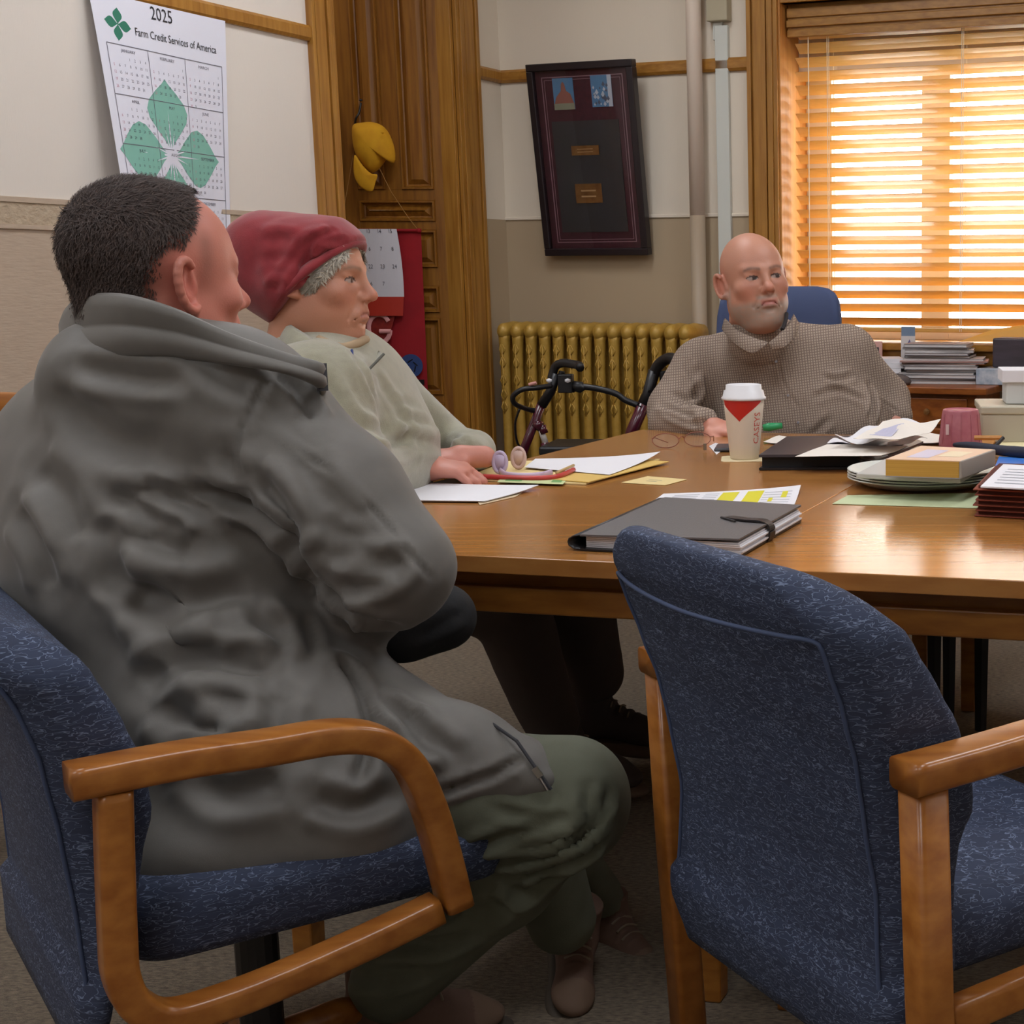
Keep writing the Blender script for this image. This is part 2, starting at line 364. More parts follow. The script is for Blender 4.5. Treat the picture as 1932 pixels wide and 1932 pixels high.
# ------------------------------------------------------------------ window blind
blind = empty('window_blind', R(2.33, 0.12, 0.95), 'honey wooden slatted blind lowered over the bright window', 'blind')
slatm = M('slat_wood', (224, 180, 104), 0.3, col2=(214, 166, 88), nscale=6, stretch=(1, 12, 40), coat=0.2)
p_ = slatm.node_tree.nodes['Principled BSDF']; tn = slatm.node_tree.nodes.new('ShaderNodeBsdfTranslucent'); tn.inputs[0].default_value = lin((255, 204, 112))
mx = slatm.node_tree.nodes.new('ShaderNodeMixShader'); mx.inputs[0].default_value = 0.16
ou = [n for n in slatm.node_tree.nodes if n.type == 'OUTPUT_MATERIAL'][0]
slatm.node_tree.links.new(p_.outputs[0], mx.inputs[1]); slatm.node_tree.links.new(tn.outputs[0], mx.inputs[2]); slatm.node_tree.links.new(mx.outputs[0], ou.inputs[0])
BM0, BM1 = 1.440, 3.215
b = MB(); th = math.radians(32); z = 0.99; k = 0
while z < 2.235:
    wv = 0.002*math.sin(k*1.7)
    W = 0.032
    prof = [(-W, .0006), (-W*.5, .0024), (0, .003), (W*.5, .0024), (W, .0006), (W, -.0015), (0, .0002), (-W, -.0015)]
    th_k = th+math.radians(1.2*math.sin(k*2.3))
    vs = []
    for m in (BM0, 2.0, 2.6, BM1):
        sag = wv*(1 if m in (2.0, 2.6) else 0)
        vs += [R(m, 0.12+a*math.cos(th_k)+c*math.sin(th_k), z-a*math.sin(th_k)+c*math.cos(th_k)+sag) for a, c in prof]
    fs = [(i*8+q, i*8+(q+1) % 8, (i+1)*8+(q+1) % 8, (i+1)*8+q) for i in range(3) for q in range(8)]+[tuple(range(8))[::-1], tuple(range(24, 32))]
    b.add(vs, fs); z += 0.0588; k += 1
b.build('slats', slatm, blind)
b = MB()
for (c0, c1, z0, z1) in ((0.06, 0.075, 2.205, 2.33), (0.05, 0.06, 2.285, 2.325), (0.053, 0.06, 2.205, 2.235), (0.045, 0.06, 2.245, 2.275)): b.fbox(R, 1.42, 3.235, c0, c1, z0, z1)
b.build('valance', oak_h, blind, bevel=0.003)
b = MB(); b.fbox(R, 1.43, 3.23, 0.075, 0.155, 2.24, 2.31); b.build('headrail', oak_h, blind)
b = MB(); b.fbox(R, BM0, BM1, 0.09, 0.15, 0.945, 0.965); b.build('bottom_rail', slatm, blind, bevel=0.004)
cordm = M('blind_cord', (236, 222, 196), 0.8)
for m in (1.594, 2.20, 2.83):
    b = MB(); b.tube([R(m, 0.083, 0.95), R(m, 0.083, 2.25)], 0.0016, 6); b.tube([R(m, 0.157, 0.95), R(m, 0.157, 2.25)], 0.0016, 6)
    b.tube([R(m+.008, 0.083, 0.95), R(m+.008, 0.083, 2.25)], 0.0012, 6); b.build('ladder_cord', cordm, blind)
b = MB(); b.tube([R(1.51, 0.07, 1.0), R(1.51, 0.075, 2.24)], 0.0022, 6); b.lathe(R(1.51, 0.07, 0.975), [(0.002, 0), (.006, .006), (.005, .02), (.002, .028)], 12); b.build('lift_cord', cordm, blind)
# roof of the window head seen above the blind
b = MB(); b.fbox(R, 1.413, 3.24, 0.08, 0.12, 2.312, 2.60); b.fbox(R, 1.404, 3.25, 0.01, 0.05, 2.34, 2.60); b.fbox(R, 1.404, 3.25, 0.0, 0.06, 2.34, 2.375); b.struct('trim_12', oak_h, bevel=0.003)

# ------------------------------------------------------------------ pipes, raceway
b = MB(); b.tube([R(1.045, -0.06, 0.0), R(1.045, -0.06, 3.3)], 0.036, 24)
pm = M('pipe_upper', (222, 206, 190), 0.45); pl = M('pipe_lower', (170, 152, 130), 0.5)
pipe = empty('steam_pipe', R(1.045, -0.06, 0), 'tall cream painted vertical pipe with tan lower half right of the framed plaque', 'pipe')
b = MB(); b.tube([R(1.03, -0.06, 1.452), R(1.03, -0.06, 3.3)], 0.034, 24); b.build('upper_pipe', pm, pipe, smooth=True)
b = MB(); b.tube([R(1.03, -0.06, 0.0), R(1.03, -0.06, 1.452)], 0.034, 24); b.build('lower_pipe', pl, pipe, smooth=True)
race = empty('cable_raceway', R(1.145, 0, 0.9), 'narrow white cable raceway with a square box on top, left of the window casing', 'raceway')
rw = M('raceway_white', (206, 208, 200), 0.45)
b = MB(); b.fbox(R, 1.110, 1.172, -0.022, 0, 0.5, 2.26); b.build('cover', rw, race, bevel=0.003)
b = MB(); b.fbox(R, 1.085, 1.185, -0.05, 0, 2.275, 2.42); b.build('box', M('raceway_box', (176, 166, 140), 0.5), race, bevel=0.004)
b = MB(); b.fbox(R, 1.10, 1.145, -0.018, 0, 2.20, 2.275); b.build('connector', rw, race, bevel=0.003)

# ------------------------------------------------------------------ framed plaque leaning off the rail
plq = empty('framed_plaque', R(0.50, -0.03, 1.29), 'dark framed maroon shadow box with two small pictures and two brass plates', 'framed plaque')
Hh, Wd = 0.845, 0.535
def PQ(a, c, h):            # a across 0..Wd, h up, c out of the frame front
    lean = 0.105
    base = R(0.245, -0.035, 1.283); up = (R(0, -lean, Hh)-R(0, 0, 0)).normalized(); out = DF.cross(up).normalized(); 
    if out.dot(DL) > 0: out = -out
    return base+DF*a+up*h+out*c
frm = M('frame_dark', (34, 26, 30), 0.3); mat_ = M('mat_maroon', (74, 22, 36), 0.7, col2=(60, 18, 30), nscale=60)
b = MB(); t_ = 0.032
for a0, a1, h0, h1 in ((0, Wd, 0, t_), (0, Wd, Hh-t_, Hh), (0, t_, t_, Hh-t_), (Wd-t_, Wd, t_, Hh-t_)): b.fbox(PQ, a0, a1, -0.015, 0.03, h0, h1)
b.build('frame', frm, plq, bevel=0.004)
b = MB(); b.fbox(PQ, t_-.002, Wd-t_+.002, -0.012, 0.006, t_-.002, Hh-t_+.002); mo = b.build('mat_board', mat_, plq)
b = MB(); lw = 0.004
def rect_line(b, a0, a1, h0, h1, c, lw, mi=0):
    for x in ((a0, a1, h0, h0+lw), (a0, a1, h1-lw, h1), (a0, a0+lw, h0, h1), (a1-lw, a1, h0, h1)): b.fbox(PQ, x[0], x[1], c, c+.0012, x[2], x[3], mi)
rect_line(b, .062, Wd-.062, .058, Hh-.058, .006, lw); rect_line(b, .075, Wd-.075, .071, Hh-.071, .006, .002)
b.build('mat_line', M('mat_bevel', (150, 116, 124), 0.5), plq)
b = MB(); b.fbox(PQ, .095, Wd-.10, .006, .010, .105, .595); b.build('dark_panel', M('panel_dark', (50, 48, 50), 0.6), plq)
brass = M('brass_plate', (150, 108, 62), 0.4, metal=0.5, col2=(128, 88, 48), nscale=30); brl = M('brass_text', (190, 150, 104), 0.5)
for (a0, a1, h0, h1) in ((.185, .325, .445, .487), (.185, .320, .235, .320)):
    b = MB(); b.fbox(PQ, a0, a1, .010, .013, h0, h1)
    for k in range(2): b.fbox(PQ, a0+.03, a1-.03, .013, .0135, h0+(h1-h0)*(.3+.3*k), h0+(h1-h0)*(.38+.3*k), 1)
    b.build('brass_plate', [brass, brl], plq)
sky = M('picture_sky', (84, 128, 168), 0.6); brick = M('picture_brick', (150, 92, 78), 0.7); gnd = M('picture_ground', (140, 140, 118), 0.7); snow = M('picture_pale', (190, 196, 206), 0.7); twig = M('picture_dark', (84, 92, 110), 0.7)
b = MB(); b.fbox(PQ, .118, .222, .006, .009, .645, .780, 0); b.fbox(PQ, .118, .222, .009, .0093, .645, .672, 2)
b.add([PQ(.122, .0096, .672), PQ(.220, .0096, .672), PQ(.205, .0096, .712), PQ(.185, .0096, .725), PQ(.178, .0096, .755), PQ(.170, .0096, .765), PQ(.162, .0096, .755), PQ(.158, .0096, .725), PQ(.132, .0096, .700)], [tuple(range(9))], 1)
b.build('building_picture', [sky, brick, gnd], plq)
b = MB(); b.fbox(PQ, .312, .415, .006, .009, .650, .785, 0)
b.fbox(PQ, .395, .415, .009, .0093, .650, .785, 1)
for i in range(26):
    a, h = .32+random.random()*.085, .655+random.random()*.09; s = .004+random.random()*.006
    b.add([PQ(a-s, .0096, h), PQ(a, .0096, h-s), PQ(a+s, .0096, h), PQ(a, .0096, h+s*1.6)], [(0, 1, 2, 3)], 1 if i % 2 else 2)
b.build('tree_picture', [sky, snow, twig], plq)
b = MB(); b.fbox(PQ, t_-.002, Wd-t_+.002, .0165, .0180, t_-.002, Hh-t_+.002)
gp = M('plaque_glass', (255, 255, 255), 0.02, trans=1.0); gp.node_tree.nodes['Principled BSDF'].inputs['IOR'].default_value = 1.25
b.build('glass', gp, plq)

# ------------------------------------------------------------------ radiator
rad = empty('radiator', R(0.47, -0.2, 0), 'gold painted cast iron radiator below the framed plaque', 'radiator')
gold = M('gold_paint', (186, 148, 66), 0.42, col2=(168, 130, 50), nscale=30, bump=0.35, bscale=120, bdist=0.003, metal=0.15)
NB = -0.10
zt = 0.985
m0 = 0.16; pitch = 0.0705; RN = -.04; R_ = R
def R(m, n, z): return CO + DF*(m+.14) + DL*(n+RN) + UP*z
def sec(m):
    b = MB()
    r1 = 0.0275
    for n in (-0.25, -0.175, -0.10):
        b.tube([R(m, n, zz) for zz in (0.10, 0.14, 0.2, 0.5, 0.80, 0.90, 0.945)], [r1*1.05, r1*.95, r1*.78, r1*.78, r1*.80, r1*.95, r1], 14)
    # rounded head and foot bridging the columns
    for zc, hh in ((zt-0.045, .045), (0.12, .04)):
        pts = []; 
        for a in np.linspace(0, math.pi, 9):
            pass
        b.tube([R(m, -0.285, zc), R(m, -0.278, zc), R(m, -0.26, zc), R(m, -0.175, zc+.004), R(m, -0.09, zc), R(m, -0.072, zc), R(m, -0.065, zc)], [.006, .019, .030, .033, .030, .019, .006], 16, flat=1.25, up=(1, 0, 0) if False else tuple(DF))
    # cast ornament on the front column
    for zz in (.60, .655, .72, .80, .86):
        for s in (-1, 1):
            b.tube([R(m+s*.004, -0.272, zz-.02), R(m+s*.015, -0.270, zz), R(m+s*.003, -0.272, zz+.024)], .0035, 6)
    b.tube([R(m, -.272, zz) for zz in (.57, .7, .9)], .0035, 6)
    return b
s0 = None
for i in range(14):
    m = 0.022+i*pitch
    if s0 is None: s0 = sec(m).build('section', gold, rad, smooth=True)
    else:
        o = s0.copy(); COL.objects.link(o); o.matrix_world = Matrix.Translation(DF*(i*pitch)) @ s0.matrix_world
b = MB(); b.tube([R(0.0, -0.175, 0.13), R(0.96, -0.175, 0.13)], .02, 12); b.build('lower_pipe', gold, rad, smooth=True); b = MB(); b.tube([R(0.0, -0.175, zt-.10), R(0.96, -0.175, zt-.10)], .016, 12); b.build('upper_pipe', gold, rad, smooth=True)
for m in (0.022, 0.022+13*pitch):
    for n in (-.25, -.1):
        b = MB(); b.lathe(R(m, n, 0), [(.022, 0), (.018, .02), (.016, .1)], 12); b.build('foot', gold, rad, smooth=True)
vb = M('valve_metal', (196, 190, 184), 0.3, metal=0.9)
b = MB(); b.tube([R(-.045+.02, -.2, zt-.35), R(.02, -.2, zt-.35)], .008, 10); b.lathe(R(-.03, -.2, zt-.375), [(.004, 0), (.012, .004), (.014, .03), (.008, .045), (.002, .05)], 14); b.build('air_valve', vb, rad, smooth=True)

R = R_
# ------------------------------------------------------------------ paper wall calendar
cal = empty('wall_calendar', R(0.01, -1.98, 1.3), 'large white paper year calendar with green clover, hanging from the rail', 'calendar')
def CP(a, h, lift=0.0):      # a 0..1 across (left to right), h 0..1 up
    n = -2.262+a*0.574; z = 1.30+h*0.79-0.012*a*h
    curl = 0.075*(1-a)**1.6*(1-h)**0.8+0.012*math.sin(a*5)*(1-h)
    n2 = n+0.02*(1-h)*(1-a)-0.035*a*(1-h)
    return R(0.016+curl+lift, n2, z)
b = MB(); b.grid(lambda a, h: CP(a, h, 0), 20, 30, 0, thick=-DF*0.0006); calp = M('calendar_paper', (224, 224, 236), 0.6)
cs = b.build('sheet', calp, cal, smooth=False)
grn = M('print_green_light', (128, 184, 168), 0.65); grd = M('print_green_dark', (44, 120, 96), 0.65)
def leaf_pts(cx, cy, ang, L, W, asp):
    out = []
    prof = [(0.0, .02), (.12, .22), (.25, .55), (.42, .92), (.55, 1.0), (.68, .86), (.82, .5), (.93, .16), (1.0, 0)]
    side = [(t, w) for t, w in prof]+[(t, -w) for t, w in prof[::-1][1:]]
    for t, w in side:
        x, y = w*W/2, t*L
        out.append((cx+(x*math.cos(ang)+y*math.sin(ang))/asp, cy+(-x*math.sin(ang)+y*math.cos(ang))))
    return out
ASP = 0.574/0.79
b = MB()
def fan(b, pts, lift, mi, cen):
    # subdivided fan so that the print follows the curl
    K = len(pts); rings = [[(cen[0]+(p[0]-cen[0])*f, cen[1]+(p[1]-cen[1])*f) for p in pts] for f in (1, .66, .33)]
    vs = [CP(x, y, lift) for r in rings for x, y in r]+[CP(cen[0], cen[1], lift)]
    fs = [(q*K+i, q*K+(i+1) % K, (q+1)*K+(i+1) % K, (q+1)*K+i) for q in range(2) for i in range(K)]+[(2*K+i, 2*K+(i+1) % K, 3*K) for i in range(K)]
    b.add(vs, fs, mi)
cx_, cy_ = 0.47, 0.36
for ang in (0, math.pi/2, -math.pi/2, math.pi):
    P = leaf_pts(cx_+.02*math.sin(ang)/ASP, cy_+.02*math.cos(ang), ang, .30, .25, ASP)
    c = (cx_+.165*math.sin(ang)/ASP, cy_+.165*math.cos(ang)); fan(b, P, .0006, 0, c)
for ang in (0, math.pi/2, -math.pi/2, math.pi):
    P = leaf_pts(.165, .868, ang+.12, .068, .046, ASP); c = (.165+.036*math.sin(ang+.12)/ASP, .868+.036*math.cos(ang+.12)); fan(b, P, .0006, 1, c)
b.build('clover_print', [grn, grd], cal, fix=False)
b = MB()      # white veins
for ang in (0, math.pi/2, -math.pi/2, math.pi):
    s_, c_ = math.sin(ang), math.cos(ang)
    for off, L in ((0, .19), (.5, .11), (-.5, .11)):
        a2 = ang+off*.55; x1, y1 = cx_+L*math.sin(a2)/ASP, cy_+L*math.cos(a2); x0, y0 = cx_+.015*math.sin(a2)/ASP, cy_+.015*math.cos(a2)
        nx, ny = math.cos(a2)*.005/ASP, -math.sin(a2)*.005
        b.add([CP(x0-nx, y0-ny, .0011), CP(x0+nx, y0+ny, .0011), CP(x1, y1, .0011)], [(0, 1, 2)])
for ang in (math.pi/4, -math.pi/4, 3*math.pi/4, -3*math.pi/4):
    x1, y1 = cx_+.13*math.sin(ang)/ASP, cy_+.13*math.cos(ang); nx, ny = math.cos(ang)*.006/ASP, -math.sin(ang)*.006
    b.add([CP(cx_-nx, cy_-ny, .0011), CP(cx_+nx, cy_+ny, .0011), CP(x1+nx, y1+ny, .0011), CP(x1-nx, y1-ny, .0011)], [(0, 1, 2, 3)])
b.build('clover_vein', calp, cal, fix=False)
b = MB()
fn = lambda x, y: CP(x, y, .0016)
txt(b, '2025', fn, .078, .50, .945, 0, 1/ASP*.78)
b.build('year_print', ink, cal, fix=False)
b = MB()
txt(b, 'Farm Credit Services of America', fn, .047, .60, .852, 0, 1/ASP*.74)
b.build('title_print', ink, cal, fix=False)
b = MB()
def cline(x0, y0, x1, y1, wd=.0016, mi=0):
    N = 14
    if abs(y1-y0) < 1e-6: b.add([CP(x0+(x1-x0)*i/N, y0+s*wd, .0013) for s in (-1, 1) for i in range(N+1)], [(i, i+1, N+2+i, N+1+i) for i in range(N)], mi)
    else: b.add([CP(x0+s*wd/ASP*.8, y0+(y1-y0)*i/N, .0013) for s in (-1, 1) for i in range(N+1)], [(i, i+1, N+2+i, N+1+i) for i in range(N)], mi)
for y in (.785, .583, .385, .19): cline(.06, y, .96, y)
for x in (.06, .36, .655, .96): cline(x, .785, x, .02)
b.build('grid_print', M('grid_ink', (110, 108, 120), 0.7), cal, fix=False)
b = MB(); pk = []
MONTHS = [('JANUARY', 3, 31), ('FEBRUARY', 6, 28), ('MARCH', 6, 31), ('APRIL', 2, 30), ('MAY', 4, 31), ('JUNE', 0, 30), ('JULY', 2, 31), ('AUGUST', 5, 31), ('SEPTEMBER', 1, 30), ('OCTOBER', 3, 31), ('NOVEMBER', 6, 30), ('DECEMBER', 1, 31)]
for i, (mn, st_, nd) in enumerate(MONTHS):
    c, r_ = i % 3, i//3; X0 = .06+c*.298; Y0 = (.785, .583, .385, .19)[r_]
    txt(b, mn, fn, .018, X0+.15, Y0-.022, 0, 1/ASP)
    for dd in range(1, nd+1):
        q = dd-1+st_; xx, yy = X0+.03+(q % 7)*.040, Y0-.055-(q//7)*.0285
        txt(b, str(dd), fn, .0165, xx, yy, 1 if q % 7 == 0 else 0, 1/ASP*.8)
b.build('dates_print', [M('date_ink', (92, 90, 104), 0.7), M('date_pink', (190, 130, 150), 0.7)], cal, fix=False)

# ------------------------------------------------------------------ door things: hook, cap, pennant, second calendar
hook = empty('coat_hook', D(dx(696), 0.0, dz(240)), 'black metal coat hook on the open door above the yellow cap', 'hook')
b = MB(); b.tube(spline([D(dx(688), .004, dz(262)), D(dx(690), .03, dz(250)), D(dx(697), .055, dz(228)), D(dx(703), .05, dz(215)), D(dx(706), .04, dz(196))], 6), .0045, 8); b.lathe(D(dx(706), .04, dz(194)), [(0, 0), (.008, .004), (.006, .01), (0, .013)], 10); b.build('hook_arm', black, hook, smooth=True)
b = MB(); b.lathe(D(dx(690), 0, dz(258)), [(.016, 0), (.016, .004), (.008, .008), (0, .008)], 12, ax=(0, -1, 0)); b.build('rosette', black, hook)
# yellow cap hanging by its back, peak down
yel = M('yellow_cotton', (216, 160, 22), 0.85, col2=(200, 142, 14), nscale=15, bump=0.2, bscale=90)
cap = empty('baseball_cap', D(dx(705), .03, dz(300)), 'yellow baseball cap hanging from the coat hook on the door', 'cap')
b = MB()
def capfn(a, h):     # crown: wedge seen from the side; h 0 top-of-hang .. 1 front brim
    ang = 2*math.pi*a
    # centreline runs from the hanging strap down to the front of the crown
    cxp = [(688, 236), (700, 262), (706, 290), (700, 322), (690, 345)]
    rr_ = [.006, .062, .082, .078, .05]
    t = h*4; i = min(int(t), 3); f = t-i
    u = cxp[i][0]*(1-f)+cxp[i+1][0]*f; v = cxp[i][1]*(1-f)+cxp[i+1][1]*f
    r = rr_[i]*(1-f)+rr_[i+1]*f
    return D(dx(u)+r*1.15*math.cos(ang)+ (0.02 if math.cos(ang) > 0 else 0)*math.cos(ang), .085+.075*math.sin(ang)*min(1, r/.06), dz(v)+.25*r*math.cos(ang))
P = [(667, 236), (685, 231), (706, 231), (725, 240), (738, 262), (745, 290), (742, 308), (728, 302), (715, 318), (700, 326), (684, 312), (672, 290), (666, 262)]
# crown as inflated outline
def inflate(b, P, depth, dist, mi=0, N=6, kk=2.0):
    cu = sum(p[0] for p in P)/len(P); cv = sum(p[1] for p in P)/len(P); K = len(P); vs = []
    for s in (1, -1):
        for q in range(N):
            f = math.cos(q/N*math.pi/2); g_ = math.sin(q/N*math.pi/2)
            vs += [at(cu+(p[0]-cu)*f, cv+(p[1]-cv)*f, DYY-dist)+Vector((0, -s*depth*g_, 0)) for p in P]
        vs.append(at(cu, cv, DYY-dist)+Vector((0, -s*depth, 0)))
    fs = []
    M_ = N*K+1
    for s in range(2):
        o = s*M_
        fs += [(o+q*K+i, o+q*K+(i+1) % K, o+(q+1)*K+(i+1) % K, o+(q+1)*K+i) for q in range(N-1) for i in range(K)]
        fs += [(o+(N-1)*K+i, o+(N-1)*K+(i+1) % K, o+N*K) for i in range(K)]
    b.add(vs, fs, mi)
def smooth_poly(P, n=4): return [(p.x, p.y) for p in spline([Vector((x, y, 0)) for x, y in P], n, closed=True)]
b = MB(); inflate(b, smooth_poly(P), .07, .09); crown = b.build('crown', yel, cap, smooth=True)
b = MB(); P2 = [(670, 292), (684, 312), (700, 327), (712, 330), (708, 345), (703, 360), (690, 359), (676, 348), (668, 330), (667, 308)]
inflate(b, smooth_poly(P2), .012, .135); b.build('peak', yel, cap, smooth=True)
b = MB(); b.lathe(at(722, 250, DYY-.16), [(.006, 0), (.004, .004), (0, .005)], 8, ax=(0, -1, 0)); b.build('button', yel, cap)

red = M('red_felt', (158, 10, 26), 0.8, col2=(140, 6, 20), nscale=8, bump=0.2, bscale=200)
pen = empty('hanging_banner', D(dx(760), .03, dz(434)), 'red banner with a blue round patch hanging on a string from the door', 'banner')
BD = 6.50
def B2(u, v, d=0): return at(u, v, BD-d)
b = MB()
def bf(a, h):
    u = 648+(146+8*h)*a+ 6*h; v = 436+320*h
    return B2(u, v, .006*math.sin(a*9+h*3))
b.grid(bf, 24, 24, 0, thick=(0, .002, 0)); b.build('cloth', red, pen)
b = MB(); b.tube([B2(640, 434, .012), B2(790, 435, .012)], .007, 10); b.lathe(B2(790, 435, .012), [(.008, -.01), (.011, 0), (.008, .01)], 10, ax=(1, 0, 0)); b.build('dowel', red, pen)
b = MB(); b.tube([B2(788, 433, .012), B2(770, 410, .012), B2(738, 362, .03), D(dx(700), .05, dz(240))], .0016, 6); b.tube([B2(642, 433, .012), D(dx(700), .05, dz(240))], .0016, 6); b.build('string', M('string_brown', (160, 116, 60), 0.8), pen)
b = MB(); c = B2(776, 690, .012); b.lathe(c, [(.052, 0), (.052, .003), (0, .003)], 28, ax=(0, -1, 0)); b.build('round_patch', M('patch_blue', (42, 66, 118), 0.6), pen)
b = MB()
for i in range(5):
    a = -math.pi/2+i*.5-1.0; b.tube([c+Vector((.03*math.cos(i*1.3), -.004, .03*math.sin(i*1.3))), c+Vector((.02*math.cos(i*1.3+1), -.004, .02*math.sin(i*1.3+1)))], .0025, 6)
b.fbox(lambda x, y, z: c+Vector((x, y, z)), -.02, .055, -.006, 0, -.085, -.062); b.build('patch_motif', black, pen)

cal2 = empty('wall_calendar', B2(700, 560, .03), 'white page calendar with a red strip hanging in front of the red banner', 'calendar')
def C2(a, h, l=0):            # page: u from 640 to ~760
    v = 432+128*h; ur = 748+14*h+3*math.sin(h*3); u = 640+(ur-640)*a
    return B2(u, v, .03+.02*math.sin(a*2.6)+l-.012*a*a)
b = MB(); b.grid(lambda a, h: C2(a, h), 12, 10, 0, thick=(0, .001, 0)); b.build('page', M('page_white', (208, 206, 214), 0.6), cal2)
b = MB(); b.grid(lambda a, h: B2(640+(762-2*h-640)*a, 560+36*h, .03+.02*math.sin(a*2.6)-.012*a*a), 12, 3, 0, thick=(0, .001, 0)); b.build('red_strip', M('strip_red', (176, 42, 22), 0.6), cal2)
b = MB(); fn2 = lambda x, y: C2(x, y, .002)
NUM = [(1, ['27', '28', '29', '30', '', '1'], .04), (0, ['2', '3', '4', '5', '6', '7', '8'], .28), (0, ['9', '10', '11', '12', '13', '14', '15'], .02), (0, ['19', '20', '21', '22', '23', '24', '25'], .54), (0, ['5', '6', '7'], .82)]
def t2(s, x, y): 
    vs, fs = text_mesh(s); b.add([fn2(x+v.x*.075, y-v.y*.085) for v in vs], fs)
for row, y in ((['2', '3', '4', '5', '6', '7', '8'], .28), (['9', '10', '11', '12', '13', '14', '15'], .02+.0), (['20', '21', '22', '23', '24'], .54)):
    for i, s in enumerate(row[-5:]): t2(s, .12+.19*i, y+.015)
for i, s in enumerate(['4', '5', '6', '7']): t2(s, .12+.19*i, .81)
b.build('dates_print', M('date_dark', (86, 86, 96), 0.7), cal2, fix=False)
pic = M('picture_darkred', (112, 18, 20), 0.6, col2=(150, 40, 26), nscale=40)
b = MB(); b.grid(lambda a, h: B2(640+(745-30*h-640)*a, 597+110*h, .028), 6, 8, 0, thick=(0, .001, 0)); b.build('picture_page', pic, cal2)
b = MB(); g0 = B2(716, 620, .032)
arc = [g0+Vector((.048*math.cos(t), 0, .062*math.sin(t)-.0)) for t in np.linspace(.55, 2*math.pi-.1, 20)]
b.tube(arc, .010, 8, flat=.4); b.tube([g0+Vector((.05, 0, -.012)), g0+Vector((.0, 0, -.012))], .010, 8); b.build('letter_print', M('print_pink', (226, 160, 160), 0.6), cal2)

# ------------------------------------------------------------------ rollator
ro = empty('rollator', (-1.1, 5.0, 0), 'maroon and black wheeled walker parked in front of the radiator', 'walker')
YR = 5.05
maroon = M('maroon_enamel', (74, 16, 34), 0.25, coat=0.4)
def A(u, v, d=0): return at(u, v, YR+d)
floor_ = lambda p, dx_=0, dy=0: Vector((p.x+dx_, p.y+dy, 0.09))
lt, lb = A(1038, 760), A(990, 848)
b = MB(); b.tube([A(1022, 762), A(988, 850), A(955, 960), A(935, 1040)], .016, 12); b.build('side_frame', maroon, ro, smooth=True)
b = MB(); b.tube([A(1215, 762), A(1192, 815), A(1165, 930), A(1150, 1020)], .022, 12); b.build('side_frame', maroon, ro, smooth=True)
b = MB(); b.tube([A(1050, 705), A(1038, 740), A(1022, 765)], [.017, .017, .018], 12); b.build('upright', black, ro, smooth=True)
b = MB(); b.tube([A(1234, 700), A(1222, 745), A(1212, 768)], [.020, .020, .022], 12); b.build('upright', black, ro, smooth=True)
b = MB(); b.tube(spline([A(1040, 715), A(1048, 692), A(1062, 685, -.02), A(1080, 687, -.05), A(1093, 690, -.08), A(1094, 694, -.1)], 5), [.015]*26, 12); b.build('grip', black, ro, smooth=True)
b = MB(); b.tube(spline([A(1224, 740), A(1236, 700), A(1250, 682, -.02), A(1266, 676, -.06), A(1280, 682, -.1)], 5), [.020]*21, 12); b.build('grip', black, ro, smooth=True)
b = MB(); b.tube(spline([A(1060, 700), A(1058, 722), A(1066, 732), A(1085, 735)], 5), .012, 10); b.fbox(lambda x, y, z: A(1065, 722)+Vector((x, y, z)), -.02, .03, -.02, .02, -.035, .03); b.build('brake_lever', black, ro, smooth=False, bevel=.006)
b = MB(); b.tube(spline([A(1250, 700), A(1252, 722), A(1248, 740)], 5), .014, 10); b.build('brake_lever', black, ro, smooth=True)
b = MB(); b.tube(spline([A(1080, 728), A(1120, 732), A(1160, 742), A(1180, 755), A(1205, 765)], 6), .011, 10); b.lathe(A(1092, 730), [(.0, -.03), (.018, -.02), (.02, .01), (.0, .03)], 12, ax=(1, 0, -.2)); b.build('crossbar', black, ro, smooth=True)
b = MB(); b.tube(spline([A(1040, 728, -.05), A(1010, 732, -.1), A(985, 735, -.12), A(968, 748, -.12), A(972, 762, -.1), A(995, 772, -.03), A(1010, 775)], 6), .009, 8); b.build('backrest_strap', black, ro, smooth=True)
b = MB(); b.tube(spline([A(980, 772, -.1), A(972, 800, -.08), A(976, 835, -.05), A(990, 850)], 6), .004, 6); b.tube(spline([A(1225, 760), A(1232, 790), A(1226, 815)], 6), .004, 6); b.build('brake_cable', black, ro, smooth=True)
b = MB(); b.tube([A(1008, 798), A(1022, 806)], .019, 12); b.tube([A(1022, 803), A(1027, 818)], .015, 12); b.build('joint', maroon, ro, smooth=True)
b = MB(); b.tube([A(1020, 808), A(1030, 838)], .011, 12); b.build('inner_tube', M('white_tube', (206, 198, 192), 0.4), ro, smooth=True)
b = MB(); b.tube([A(1028, 835), A(1030, 850), A(1045, 1010)], .015, 12); b.build('front_leg', maroon, ro, smooth=True)
b = MB(); b.fbox(lambda x, y, z: A(1090, 842)+Vector((x, y, z)), -.11, .26, -.12, .14, -.02, .012); b.build('seat', black, ro, bevel=.008)
for (u, v) in ((935, 1040), (1150, 1020), (1045, 1010)):
    p = A(u, v); b = MB(); b.lathe(Vector((p.x-.012, p.y, 0.09)), [(.06, 0), (.085, .002), (.09, .008), (.09, .018), (.085, .024), (.06, .026)], 24, ax=(1, 0, 0)); b.tube([p, Vector((p.x, p.y, .09))], .012, 8); b.build('wheel', black, ro)
for (u, v) in ((1036, 718), (1071, 718)):
    b = MB(); b.lathe(A(u, v, -.03), [(0, -.008), (.010, -.004), (.010, .004), (0, .008)], 10); b.build('reflector', white, ro, smooth=True)
b = MB(); b.tube([A(998, 726, -.11), A(1012, 722, -.11)], .006, 8); b.build('strap_tag', M('tag_pink', (200, 140, 130), 0.6), ro)
